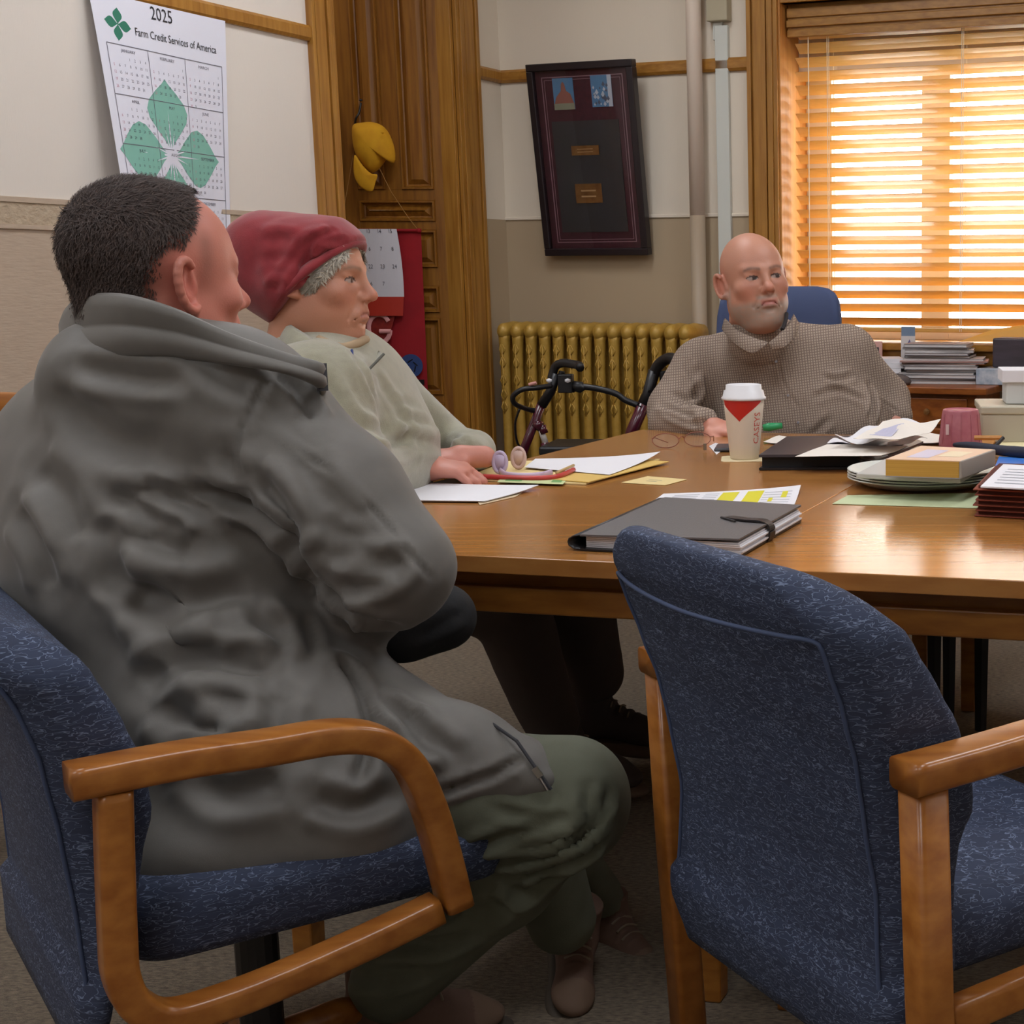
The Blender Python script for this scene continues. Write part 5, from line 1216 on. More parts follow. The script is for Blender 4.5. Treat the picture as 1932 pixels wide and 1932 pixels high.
def pick(V, pts):        # points of a garment seen at the given places of the photograph
    U, W, C = projs(V); out = []
    for u, v in pts:
        d = (U-u)**2+(W-v)**2; m = d < max(14**2, d.min()*1.5+1); i = np.where(m)[0]; out.append(V[i[np.argmin(C[i])]])
    return [Vector(p) for p in out]
def fold(V, N, pts, width, depth, ridge=.5, px=True, n=5):
    P = pick(V, pts) if px else [Vector(p) for p in pts]
    P = np.array([list(p) for p in (spline(P, n) if len(P) > 2 else P)])
    lo, hi = P.min(0)-width*4, P.max(0)+width*4; m = np.where(((V > lo) & (V < hi)).all(1))[0]; X = V[m]
    D_ = np.full(len(m), 9.); T_ = np.zeros(len(m)); L = len(P)-1
    for i in range(L):
        a, b = P[i], P[i+1]; d = b-a; t = np.clip((X-a)@d/(d@d+1e-12), 0, 1); q = np.linalg.norm(X-a-t[:, None]*d, axis=1)
        T_ = np.where(q < D_, (i+t)/L, T_); D_ = np.minimum(D_, q)
    fade = np.clip(np.minimum(T_, 1-T_)*5+.25, 0, 1)
    w_ = width; disp = (-np.exp(-(D_/w_)**2)+ridge*np.exp(-((D_-2.0*w_)/(w_*.9))**2))*depth*fade
    V[m] += N[m]*disp[:, None]
def smooth_noise(V, sc, seed=0, octv=2):
    rs = np.random.RandomState(seed); out = np.zeros(len(V)); a = 1
    for o in range(octv):
        for _ in range(6):
            d = rs.randn(3); d /= np.linalg.norm(d); out += a*np.sin(V@d*sc*(1+.5*rs.rand())+rs.rand()*6.28+1.3*np.sin(V@rs.randn(3)*sc*.4))
        sc *= 2.1; a *= .5
    return out/6
def np_obj(name, V, Q, mats, parent, col=None, mi=None, smooth=True):
    me = bpy.data.meshes.new(name); me.from_pydata(V.tolist(), [], Q.tolist())
    if mi is not None: me.polygons.foreach_set('material_index', mi)
    if col is not None:
        at_ = me.color_attributes.new('col', 'FLOAT_COLOR', 'POINT'); c = np.ones((len(V), 4), f32); c[:, :3] = col; at_.data.foreach_set('color', c.ravel())
    me.update(); return link(name, me, mats, parent, smooth)
def L3(c): return np.array(lin(c)[:3])

def frame_of(fwd, pitch=0, roll=0):
    f = Vector((fwd[0], fwd[1], 0)).normalized(); r = f.cross(UP)      # r = person's right
    f2 = f*math.cos(pitch)+UP*math.sin(pitch); u = r.cross(f2)
    r2 = r*math.cos(roll)+u*math.sin(roll); u2 = r2.cross(f2)
    return np.array([list(r2), list(f2), list(u2)])        # rows: x right, y forward, z up

def head_mesh(o, A, sc, P, h=.0024):
    """sculpted head; local x right, y forward, z up, origin between the ears"""
    F = Field((-.11, -.13, -.22), (.12, .15, .15), h)
    fat = P.get('fat', 0)
    F.ell((0, -.015, .036), (.0765, .098, .088), .02)
    F.ell((0, .028, .02), (.066, .064, .075), .03)
    F.ell((0, .035, -.035), (.060+fat*.4, .058, .070), .03)
    F.ell((0, .040, -.072), (.048+fat, .050, .042), .025)
    F.ell((0, .074, -.098), (.022, .018, .017), .02)
    for s in (-1, 1):
        F.ell((s*(.050+fat*.6), .008, -.062), (.018, .034, .032), .03)
        F.ell((s*.046, .062, -.022), (.022, .020, .018), .02)
        F.cap((s*.012, .090, .024), (s*.044, .072, .026), .0085, .008, .014)
    ne = P.get('neck', (0, -.045, -.20)); F.cap((0, -.015, -.05), ne, .058+fat*.6, P.get('neck_r', .064)+fat*.6, .03)
    if fat: F.ell((0, .035, -.112), (.046, .045, .026), .03)
    for s in (-1, 1): F.ell((s*.032, .099, .004), (.019, .016, .0115), .012, mode='s')
    for s in (-1, 1):
        F.ell((s*.0315, .0735, .003), (.0155, .0148, .0130), .003)
        F.cap((s*.018, .086, .0125), (s*.046, .079, .0115), .0035, .004, .005)      # upper lid fold
        F.cap((s*.019, .0855, -.0075), (s*.045, .0785, -.0065), .003, .0035, .006)
        if P.get('bags'): F.cap((s*.022, .086, -.018), (s*.046, .077, -.016), .0045, .004, .008)
    nl = P.get('nose', 1.0)
    F.cap((0, .090, .020), (0, .107*1, -.016), .0075, .0095, .012)
    F.ell((0, .110+.004*nl, -.026), (.0125, .013, .0115), .010)
    for s in (-1, 1): F.ell((s*.013, .100, -.031), (.0085, .012, .0085), .007)
    for s in (-1, 1): F.ell((s*.0075, .107, -.0375), (.0042, .006, .004), .003, mode='s')
    F.ell((0, .089, -.062), (.030, .014, .022), .014)
    F.cap((-.022, .088, -.060), (0, .0985, -.0555), .0045, .0058, .006); F.cap((.022, .088, -.060), (0, .0985, -.0555), .0045, .0058, .006)
    F.cap((-.018, .0895, -.0665), (0, .0975, -.0680), .0045, .0068, .006); F.cap((.018, .0895, -.0665), (0, .0975, -.0680), .0045, .0068, .006)
    dn = P.get('frown', .003)
    for s in (-1, 1): F.chain([(0, .105, -.0618), (s*.013, .101, -.0622), (s*.027, .089, -.0640-dn)], [.0022, .0022, .0022], .003, mode='s')
    F.ell((0, .098, -.080), (.018, .005, .005), .008, mode='s')
    lines = P.get('lines', .5)
    for s in (-1, 1): F.chain([(s*.019, .104, -.028), (s*.030, .094, -.046), (s*.036, .082, -.070)], [.002, .0026*lines+.001, .0015], .007*lines+.002, mode='s')
    if P.get('lines', 0) > .8:
        for s in (-1, 1): F.chain([(s*.058, .055, .004), (s*.064, .030, -.02), (s*.060, .03, -.05)], [.0016, .002, .0015], .006, mode='s')
        F.chain([(-.03, .096, .052), (0, .101, .050), (.03, .096, .052)], [.001, .0016, .001], .004, mode='s')
    es = P.get('ear', 1.0)
    for s in (-1, 1):
        # ear: rim ring, bowl and lobe, canted backward
        c = np.array((s*.078, -.012, -.004)); up = np.array((s*.10, -.28, .95)); up /= np.linalg.norm(up); fw = np.array((-s*.35, .88, .28)); fw /= np.linalg.norm(fw)
        out = np.cross(up, fw)*(1 if s < 0 else -1); out = out if out[0]*s > 0 else -out
        F.ell(c+out*.003*es, (.0055, .016*es, .029*es), .006, axes=(out, fw, up))
        ring = [c+out*.010*es-fw*.004*math.cos(0)+(-fw*math.sin(t)*.0155+up*math.cos(t)*.029)*es for t in np.linspace(-.9, 3.5, 13)]
        F.chain(ring, [.0044*es]*len(ring), .004)
        F.ell(c-up*.029*es+fw*.003+out*.004, (.0055, .008, .010), .006, axes=(out, fw, up))
        F.ell(c+out*.012+fw*.004-up*.002, (.008, .0085*es, .016*es), .004, axes=(out, fw, up), mode='s')
        F.cap(c+fw*.014+out*.003-up*.004, c+fw*.012+out*.004-up*.012, .004, .004, .004)
    V, Q = F.mesh(); V = relax(V, Q, 1, .4)
    # colours of skin, lips, brows, eyes, beard
    x, y, z = V[:, 0], V[:, 1], V[:, 2]; sk = L3(P['skin']); C = np.tile(sk, (len(V), 1))
    def blend(mask, c): nonlocal C; m = np.clip(mask, 0, 1)[:, None]; C = C*(1-m)+L3(c)*m
    def g(px_, py_, pz_, rx, ry, rz): return np.exp(-(((x-px_)/rx)**2+((y-py_)/ry)**2+((z-pz_)/rz)**2))
    blend((.25+.2*smooth_noise(V, 60, 3)), P['skin2'])
    red_ = P.get('red', (190, 104, 92))
    for s in (-1, 1): blend(.5*g(s*.045, .065, -.03, .024, .03, .022), red_); blend(.6*g(s*.085, -.012, -.004, .014, .03, .04), red_)
    blend(.6*g(0, .115, -.028, .016, .02, .014), red_)
    bd = P.get('beard')
    if bd:
        line = -.045-.35*(y-.0)*0
        m = np.clip((-.052-z)/.014, 0, 1)*np.clip((y+.005)/.03, 0, 1)*np.clip((z+.135)/.02, 0, 1)
        side = np.clip((.018-(np.abs(y-.012)))/.012, 0, 1)*np.clip((.0-z)/.03, 0, 1)*np.clip((np.abs(x)-.045)/.01, 0, 1)
        mu = np.exp(-((z+.047)/.007)**2)*np.clip((.034-np.abs(x))/.008, 0, 1)*np.clip((y-.08)/.01, 0, 1)
        m = np.maximum(np.maximum(m, mu*.9), side*.8)*(.75+.25*smooth_noise(V, 320, 5)); blend(m*P.get('beard_a', .8), bd)
    lipm = np.exp(-((z+.0625)/.0085)**2)*np.clip((.024-np.abs(x))/.005, 0, 1)*np.clip((y-.086)/.006, 0, 1); blend(.75*lipm, P.get('lip', (160, 88, 84)))
    br = P.get('brow', (90, 74, 66))
    for s in (-1, 1):
        t = np.clip((s*x-.012)/.038, 0, 1); zz_ = .0225+.007*np.sin(t*2.4)-.004*t
        blend(.8*np.exp(-((z-zz_)/.0042)**2)*np.clip((s*x-.010)/.004, 0, 1)*np.clip((.054-s*x)/.006, 0, 1)*(y > .05)*(.8+.3*smooth_noise(V, 300, 2)), br)
        gx = P.get('gaze', 0); ex, ez = s*.0315, .0022
        open_ = (np.abs(x-ex) < .0135) & (np.abs(z-ez) < .0052*np.sqrt(np.clip(1-((x-ex)/.0135)**2, 0, 1))) & (y > .07)
        C[open_] = L3((168, 148, 138)); ir = open_ & (((x-ex-gx*.005)**2+(z-ez)**2) < .0060**2); C[ir] = L3((58, 48, 44))
        lid = (y > .07) & (np.abs(x-ex) < .0150) & (np.abs(z-ez-.0056*np.sqrt(np.clip(1-((x-ex)/.015)**2, 0, 1))) < .0017); C[lid] = L3((74, 52, 46))
        blend(.35*g(ex, .082, -.012, .018, .02, .008), P.get('under', (150, 96, 88)))
    if P.get('scalp'): # cropped hair shade on the scalp where the hair is very short
        m = P['scalp'](x, y, z); blend(m, P['hair'])
    V = (V*sc)@A+np.array(list(o))
    return V, Q, C

def hand(F, wrist, dirv, palm_n, curl=.6, side=1, s=1.0, thumb=.7, spread=.2):
    """one hand: palm, four fingers of unequal length bent at the knuckles, thumb from the side of the palm"""
    w = np.array(list(wrist)); d = np.array(list(dirv), float); d /= np.linalg.norm(d); n = np.array(list(palm_n), float); n -= d*(n@d); n /= np.linalg.norm(n)
    sd = np.cross(d, n)*side
    pc = w+d*.048*s
    F.ell(pc, (.048*s, .040*s, .0155*s), .012, axes=(d, sd, n))
    F.cap(w-d*.03*s, w+d*.02*s, .024*s, .026*s, .015)
    for i, (o_, L, r) in enumerate(((.028, .074, .0088), (.0095, .082, .0092), (-.0095, .076, .0087), (-.027, .060, .0078))):
        base = w+d*(.082-.006*abs(i-1))*s+sd*o_*s; p = base-d*.012*s; pts = [p, base]; a = .25*curl
        fan_ = sd*o_*spread*4
        for seg, c in ((.45, 1.0), (.32, 1.25), (.23, .8)):
            a += curl*c*.75; q = pts[-1]+(d*math.cos(a)+n*math.sin(a)+fan_*.4)*L*seg*s; pts.append(q)
        F.chain(pts, [r*s, r*1.05*s, r*.98*s, r*.92*s, r*.80*s], .0035)
    tb = w+d*.022*s+sd*.028*s+n*.004*s
    t1 = tb+(sd*.75*thumb+d*.65+n*.25)*.036*s; t2 = t1+(d*.85+n*.25+sd*.1*thumb)*.030*s; t3 = t2+(d*.8+n*.45-sd*.12)*.022*s
    F.chain([tb, t1, t2, t3], [.0145*s, .0115*s, .010*s, .0082*s], .006)
def skincol(V, c1, c2, seed=1):
    m = np.clip(.35+.35*smooth_noise(V, 70, seed), 0, 1)[:, None]; return L3(c1)*(1-m)+L3(c2)*m
def merge(parts):
    Vs, Qs, Cs = [], [], []; k = 0
    for V, Q, C in parts: Vs.append(V); Qs.append(Q+k); Cs.append(C); k += len(V)
    return np.concatenate(Vs), np.concatenate(Qs), np.concatenate(Cs)
def strands(name, V, Q, N, mask, n, length, flow, mat, parent, seed, width=.0007, lift=.35, jit=.35, taper=True):
    """short hair as tapered blades rooted on the scalp cap"""
    rs = np.random.RandomState(seed); idx = np.where(mask)[0] if mask.dtype == bool else np.where(mask > rs.rand(len(mask)))[0]; pick_ = idx[rs.randint(0, len(idx), n)]
    P = V[pick_]+rs.randn(n, 3)*.0015; Nn = N[pick_]; Fl = flow(P)+rs.randn(n, 3)*jit; Fl -= Nn*(Fl*Nn).sum(1)[:, None]; Fl /= np.linalg.norm(Fl, axis=1)[:, None]+1e-9
    D_ = Fl+Nn*(lift*(.6+.8*rs.rand(n)))[:, None]; D_ /= np.linalg.norm(D_, axis=1)[:, None]
    L = (length(P) if callable(length) else length)*(.7+.6*rs.rand(n)); S = np.cross(D_, Nn); S /= np.linalg.norm(S, axis=1)[:, None]+1e-9
    D2 = D_+Fl*.5-Nn*.25; D2 /= np.linalg.norm(D2, axis=1)[:, None]
    p1 = P+D_*(L*.5)[:, None]; p2 = p1+D2*(L*.5)[:, None]
    W = S*width; VV = np.stack([P-W-Nn*.001, P+W-Nn*.001, p1+W*.8, p1-W*.8, p2], 1).reshape(-1, 3)
    b0 = np.arange(n)*5; fs = [(a, a+1, a+2, a+3) for a in b0.tolist()]+[(a+3, a+2, a+4) for a in b0.tolist()]
    me = bpy.data.meshes.new(name); me.from_pydata(VV.tolist(), [], fs); me.update(); return link(name, me, mat, parent, True)
skinm = attr_mat('skin', .48, bump=.25, bscale=420, sss=.12, bdist=.0012)
# ------------------------------------------------------------------ shoes
def shoe(name, ankle, toe_dir, sc, parent, cols, up=(0, 0, 1), tilt=0):
    a = np.array(list(ankle)); d = Vector(toe_dir).normalized(); u = Vector(up); u = (u-d*u.dot(d)).normalized(); r = d.cross(u)
    A = np.array([list(r), list(d), list(u)])
    F = Field((-.07, -.10, -.11), (.07, .24, .09), .0045)
    F.cap((0, -.01, .07), (0, -.005, -.02), .044, .045, .02); F.ell((0, -.025, -.045), (.038, .045, .045), .03)
    F.cap((0, .03, -.03), (0, .12, -.052), .040, .034, .03, fl=1.0, ax=(1, 0, 0)); F.ell((0, .140, -.064), (.040, .050, .024), .03)
    F.half((0, 0, -.088), (0, 0, -1), .003); F.half((0, 0, .050), (0, 0, 1), .003)
    V, Q = F.mesh(); N = vnormals(V, Q)
    for yy, zz_ in ((.055, -.002), (.075, -.010), (.095, -.018), (.038, .01)): fold(V, N, [(-.03, yy, zz_-.01), (0, yy, zz_+.01), (.03, yy, zz_-.01)], .004, .003, px=False)
    C = np.tile(L3(cols[0]), (len(V), 1)); z = V[:, 2]; y = V[:, 1]
    m = (y > .135); C[m] = L3(cols[1]); C[(z < -.045) & (y < .0) & (y > -.2)] = L3(cols[0])
    W = (V*sc)@A+a; np_obj(name, W, Q, attr_mat('shoe_suede', .8, bump=.3, bscale=200), parent, C)
    F = Field((-.07, -.10, -.12), (.07, .24, -.05), .0045)
    F.ell((0, -.02, -.09), (.041, .055, .016), .03); F.ell((0, .13, -.09), (.048, .075, .016), .05); F.cap((0, 0, -.09), (0, .12, -.09), .036, .036, .03); F.half((0, 0, -.104), (0, 0, -1), .002); F.half((0, 0, -.074), (0, 0, 1), .002)
    V, Q = F.mesh(); W = (V*sc)@A+a; o = np_obj('sole', W, Q, M('sole_'+str(cols[2]), cols[2], .8), parent)
    b = MB()
    for yy, zz_ in ((.045, .014), (.065, .004), (.085, -.006)):
        P = [Vector((x, yy+abs(x)*.1, zz_-x*x*12)) for x in np.linspace(-.026, .026, 7)]; b.tube([Vector(list((np.array(list(p))*sc)@A+a)) for p in P], .0022, 6)
    b.build('laces', M('laces', (120, 104, 86), .8), parent)
def leg_cloth(F, hip, knee, ankle, rh, rk, ra, k=.03, knee_fwd=None):
    F.cap(hip, knee, rh, rk, k); kn = np.array(list(knee)); an = np.array(list(ankle))
    mid = kn*.5+an*.5; F.cap(knee, mid, rk*.98, (rk+ra)/2, k); F.cap(mid, ankle, (rk+ra)/2, ra, k)

# ================================================================== man in the grey jacket, near, seen from behind
man1 = empty('person', (-.80, 1.85, 0), 'man in a grey jacket with short brown hair, sitting with his back to us', 'person')
hx = at(297, 527, 1.985)
A1 = frame_of((.555, .832), pitch=-.02, roll=-.03)
def scalp1(x, y, z, wd=1.0, burn_=0):
    # hairline: forehead at front, around the ear, nape
    front = np.clip((.038-.45*np.clip(np.abs(x)-.02, 0, 1)+.25*(z-.06)*(z > .06)-.10*np.clip(z-.03, -.06, .03)-y+.004*np.sin(x*200+z*90)+.006*(wd-1))/(.020*wd), 0, 1)
    low = np.clip((z-(-.080+1.05*np.clip(y+.045, 0, .2))+.014*(wd-1))/(.045*wd), 0, 1)
    ear = 1-np.clip(1-(np.hypot((y+.006), (z+.004)*.8)-.025+.008*(wd-1))/(.034*wd), 0, 1)*(np.abs(x) > .05)
    side = np.clip((z-(.0+.5*np.clip(y, 0, .1)))/.02, 0, 1)*(y > -.005)+(y <= -.005)
    burn = burn_*np.exp(-((y-.022)/.012)**2)*np.clip((z+.020)/.04, 0, 1)*np.clip((.07-z)/.02, 0, 1)*(np.abs(x) > .05)
    return np.clip(np.maximum(front*low*ear*np.clip(side, 0, 1), burn), 0, 1)
P1 = dict(skin=(194, 120, 102), skin2=(206, 136, 116), red=(196, 96, 84), hair=(66, 52, 46), brow=(96, 76, 64), scalp=lambda x, y, z: np.clip(scalp1(x, y, z, 2.0, .42), 0, 1)*.8, fat=.004, neck=(.012, .010, -.19), neck_r=.050, ear=1.12, frown=.001, lines=.3)
S1 = 1.06
HV, HQ, HC = head_mesh(hx, A1, S1, P1, .0026)
F = Field((-1.35, 1.6, .45), (-.45, 2.4, 1.15), .009)
S_ = Vector((.95, -.30, 0)); G_ = Vector((.30, .95, 0))
F.cap(at(345, 690, 2.0), at(345, 760, 2.0), .05, .07, .05); F.ell(at(300, 900, 2.0), (.17, .12, .20), .05, axes=(S_, G_, UP)); F.ell(at(420, 1250, 1.92), (.15, .12, .2), .05, axes=(S_, G_, UP)); F.cap(at(90, 830, 2.03), at(470, 780, 1.92), .05, .05, .05)
F.chain([at(470, 790, 1.92), at(770, 1070, 1.87), at(620, 1120, 2.1)], [.05, .042, .036], .03)
F.chain([at(60, 850, 2.03), at(10, 1120, 2.08), at(330, 1150, 2.2)], [.05, .042, .036], .03)
V, Q = F.mesh(); C = skincol(V, P1['skin'], P1['skin2'])
FH = Field((-1.3, 1.9, .6), (-.4, 2.5, 1.0), .004)
w1 = at(600, 1120, 2.12); hand(FH, w1, (-.9, .35, .05), (0.3, .9, 0), .5, 1)
w2 = at(370, 1150, 2.22); hand(FH, w2, (.85, -.1, .1), (0, .9, .3), .5, -1)
V2, Q2 = FH.mesh(); C2_ = skincol(V2, P1['skin'], P1['skin2'])
V, Q, C = merge([(HV, HQ, HC), (V, Q, C), (V2, Q2, C2_)])
np_obj('body', V, Q, skinm, man1, C)
# hair: thin cap plus blades
def hair_cap(o, A, sc, region, grow, name, col, parent, h=.0034, noise=.0, thr=.25):
    F = Field((-.11, -.14, -.14), (.11, .13, .16), h)
    F.ell((0, -.015, .036), (.0765+grow, .098+grow, .088+grow), .01); F.ell((0, .028, .02), (.066+grow, .064+grow*.5, .075+grow), .03); F.ell((0, -.045, -.045), (.058+grow*.6, .05+grow*.6, .05), .03)
    V, Q = F.mesh(); m = region(V[:, 0], V[:, 1], V[:, 2]); N = vnormals(V, Q)
    V = V-N*((1-np.clip(m*1.6, 0, 1))*(grow+.004))[:, None]
    if noise: V = V+N*(noise*smooth_noise(V, 120, 4, 3)*np.clip(m, 0, 1))[:, None]
    W = (V*sc)@A+np.array(list(o)); globals()['Wn_'] = vnormals(W, Q); keep = (m[Q] > thr).all(1); Q = Q[keep]
    return V, W, Q, m
V0, W, Q, m = hair_cap(hx, A1, S1, scalp1, .0035, 'hair', None, man1, noise=.0012, thr=.72)
hm1 = M('hair_brown', (52, 39, 34), .7, col2=(72, 56, 49), nscale=90, stretch=(1, 1, 1), bump=.6, bscale=500)
Nw = vnormals(W, Q)
hr = np_obj('hair', W, Q, hm1, man1)
N0_ = Wn_
c1 = np.array(list(hx)); R1, F1, U1 = [np.array(a) for a in A1]
def flow1(P):
    q = (P-c1)@A1.T; top = np.clip((q[:, 2]-.05)/.06, 0, 1)[:, None]
    return top*(F1*.9+U1*.25)+(1-top)*(-U1*.9-F1*.35)
inner = np.zeros(len(W), bool); inner[np.unique(Q)] = True
strands('hair_strands', W, Q, N0_, np.clip(m*1.25-.1, 0, 1)**1.5, 19000, lambda P: (.003+.005*np.clip(scalp1(*(((P-c1)@A1.T)/S1).T)*1.2, 0, 1)+.007*np.clip(((P-c1)@A1.T)[:, 2]/.1, 0, 1)), flow1, hm1, hr, 3, .0006, .25)
# tuft over the forehead
def flowt(P): return F1*.8+U1*.35+R1*.1
q = (W-c1)@A1.T/S1
strands('hair_tuft', W, Q, Nw, inner & (q[:, 1] > .035) & (q[:, 2] > .07) & (m > .4), 500, .020, flowt, hm1, hr, 5, .0009, .30, .2)
# --- jacket
jk = M('jacket_grey', (100, 96, 90), .62, col2=(94, 90, 84), nscale=30, bump=.12, bscale=900, sheen=.15, bdist=.0008)
jd = M('jacket_dark', (44, 44, 48), .7)
F = Field((-1.5, 1.40, .36), (-.30, 2.45, 1.18), .0062)
F.ell(at(280, 945, 2.0), (.225, .165, .19), .05, axes=(S_, G_, UP))
F.cap(at(50, 925, 2.04), at(455, 800, 1.93), .098, .100, .06)
F.cap(at(190, 715, 1.93), at(420, 725, 1.90), .075, .075, .05); F.cap(at(300, 715, 1.99), at(150, 795, 2.02), .068, .072, .05); F.cap(at(320, 705, 1.97), at(440, 748, 1.93), .075, .082, .05)
F.ell(at(330, 1130, 1.96), (.235, .175, .24), .07, axes=(S_, G_, UP))
F.ell(at(455, 1400, 1.88), (.215, .185, .19), .07, axes=(S_, G_, UP))
F.ell(at(600, 1420, 1.86), (.15, .15, .12), .06); F.ell(at(430, 1560, 1.80), (.175, .17, .085), .05, axes=(S_, G_, UP)); F.ell(at(620, 1530, 1.83), (.16, .15, .09), .06, axes=(S_, G_, UP))
# right sleeve and forearm across the belly
F.cap(at(480, 800, 1.92), at(640, 950, 1.88), .098, .088, .04); F.cap(at(640, 950, 1.88), at(745, 1070, 1.86), .086, .072, .03)
F.cap(at(745, 1070, 1.86), at(680, 1115, 1.96), .071, .064, .035); F.cap(at(680, 1125, 1.96), at(600, 1120, 2.10), .068, .05, .03)
F.cap(at(20, 940, 2.05), at(-40, 1130, 2.06), .088, .08, .05); F.cap(at(-40, 1130, 2.06), at(300, 1150, 2.2), .078, .055, .03)
# skirt draped over the thigh
F.cap(at(640, 1430, 1.86), at(860, 1450, 1.85), .115, .085, .06, fl=.8, ax=(0, 1, 0)); F.cap(at(860, 1450, 1.85), at(975, 1462, 1.84), .080, .048, .03); F.cap(at(970, 1455, 1.82), at(1028, 1476, 1.80), .036, .014, .03)
F.cap(at(700, 1300, 1.93), at(930, 1420, 1.92), .035, .028, .04)
F.half(at(400, 1630, 1.8), (.05, -.1, -1), .01)
hv = (at(1046, 1492, 1.8)-at(990, 1400, 1.8)).normalized()
V, Q = F.mesh(); V = relax(V, Q, 1)
N = vnormals(V, Q)
n1 = smooth_noise(V*np.array([1, 1, 1.0]), 22, 11, 2); V += N*(np.clip(n1, -.6, 1)*.0045)[:, None]
FO = [([(359, 924), (466, 961), (540, 1027), (601, 1101), (661, 1162), (745, 1194)], .012, .026, .5), ([(196, 919), (261, 938), (326, 985), (370, 1000)], .012, .010, .7), ([(284, 1013), (330, 1030), (373, 1041)], .013, .012, .7), ([(261, 919), (326, 929), (410, 975)], .011, .012, .8), ([(186, 1069), (242, 1110), (298, 1162), (373, 1222)], .016, .012, .8), ([(242, 1106), (349, 1128), (489, 1115)], .020, .014, .7), ([(261, 1292), (326, 1241), (400, 1236), (545, 1273)], .018, .013, .8), ([(289, 1311), (363, 1367), (419, 1357)], .018, .013, .7), ([(475, 896), (526, 929), (550, 985), (564, 1045)], .013, .016, .8), ([(582, 1045), (652, 1059), (755, 1050)], .010, .009, .8), ([(620, 1120), (689, 1115), (745, 1087), (769, 1045)], .011, .010, .8), ([(600, 980), (650, 1010), (700, 1030)], .012, .006, .8), ([(640, 1090), (700, 1080), (750, 1060)], .010, .007, .8),
      ([(484, 770), (606, 868), (713, 961), (792, 1050), (830, 1095)], .0035, .004, .6), ([(512, 705), (480, 761), (466, 826), (466, 901)], .004, .005, .7), ([(130, 690), (196, 704), (261, 716), (330, 712)], .012, .009, .8), ([(531, 695), (575, 733), (600, 780)], .010, .012, .6), ([(90, 740), (150, 790), (220, 830), (300, 850)], .02, .008, .8), ([(560, 1040), (575, 1110), (590, 1180), (580, 1260)], .010, .006, .8), ([(630, 1160), (665, 1250), (700, 1330), (705, 1400), (690, 1470)], .008, .014, .5), ([(480, 1130), (520, 1180), (540, 1240)], .012, .008, .8), ([(540, 1300), (520, 1370), (560, 1420)], .014, .009, .8), ([(350, 1450), (430, 1480), (540, 1470)], .018, .010, .8), ([(300, 1400), (400, 1420), (470, 1400)], .014, .010, .8), ([(600, 1500), (680, 1520), (760, 1490)], .013, .009, .8), ([(840, 1497), (910, 1465), (985, 1422)], .006, .012, .5), ([(720, 1300), (800, 1360), (870, 1430)], .010, .009, .8), ([(770, 1330), (800, 1390), (830, 1400)], .010, .010, .8), ([(180, 980), (200, 1060), (180, 1130)], .016, .008, .7), ([(60, 880), (110, 930), (140, 1010)], .018, .010, .7), ([(20, 960), (60, 1040), (80, 1110)], .016, .010, .7), ([(380, 1300), (440, 1320), (510, 1310)], .014, .009, .8), ([(400, 1180), (470, 1160), (540, 1180)], .013, .008, .8), ([(560, 850), (620, 930), (660, 1000)], .016, .007, .7), ([(370, 640), (420, 700), (480, 720)], .014, .006, .7), ([(420, 860), (440, 930), (490, 960)], .012, .008, .8)]
for pts, w_, d_, rg in FO: N = vnormals(V, Q) if d_ > .012 else N; fold(V, N, pts, w_, d_, rg)
V = relax(V, Q, 1, .3)
jo = np_obj('jacket', V, Q, jk, man1); JV = V
# standing collar
top = [at(122, 600, 2.01), at(148, 562, 1.93), at(225, 553, 1.845), at(325, 579, 1.825), at(435, 628, 1.83), at(540, 665, 1.845), at(603, 683, 1.87), at(585, 690, 1.95), at(500, 670, 2.04), at(380, 640, 2.10), at(250, 615, 2.11), at(150, 600, 2.08)]
bot = [at(108, 680, 2.03), at(130, 690, 1.93), at(225, 680, 1.85), at(330, 678, 1.83), at(440, 690, 1.815), at(540, 706, 1.82), at(606, 735, 1.86), at(590, 760, 1.96), at(500, 760, 2.06), at(380, 730, 2.13), at(250, 710, 2.14), at(150, 690, 2.11)]
tp, bt = spline(top, 6, True), spline(bot, 6, True); K_ = len(tp); b = MB(); vs = []
cen = sum((Vector(p) for p in tp), Vector())/K_
lev = [(0, -.004), (.08, .004), (.25, .009), (.5, .008), (.52, .003), (.56, .004), (.8, .008), (.95, .006), (1.0, 0), (.97, -.006), (.7, -.006), (.3, -.006)]
for t, o_ in lev:
    for i in range(K_):
        p = bt[i].lerp(tp[i], t); out = (p-cen); out.z = 0; out.normalize(); vs.append(p+out*o_)
b.add(vs, [(i*K_+j, i*K_+(j+1) % K_, ((i+1) % len(lev))*K_+(j+1) % K_, ((i+1) % len(lev))*K_+j) for i in range(len(lev)) for j in range(K_)])
co = b.build('collar', jk, jo, smooth=True)
b = MB(); b.grid(lambda a, h: (bt[36].lerp(tp[36], h))+Vector((-.004, -.004, -.002))+Vector((.007, .012, 0))*a, 2, 4, 0, thick=(.003, 0, 0)); b.build('collar_tab', jd, jo)
# zip along the front edge of the skirt
p0_, p1_ = at(978, 1398, 1.80), at(1040, 1490, 1.78)
b = MB(); b.tube([at(900, 1345, 1.86), at(975, 1398, 1.80), at(1010, 1448, 1.785), p1_], .0022, 8); b.build('zip', jd, jo)
b = MB(); mpt = at(1014, 1455, 1.779); b.fbox(lambda x, y, z: mpt+Vector((.55, 0, -.83)).normalized()*x+Vector((0, 1, 0))*y+Vector((.83, 0, .55)).normalized()*z, -.006, .008, -.004, 0, -.004, .004); b.tube([mpt+Vector((.004, -.003, -.008)), mpt+Vector((.013, -.004, -.024))], .0022, 8); b.build('zip_pull', metal, jo)
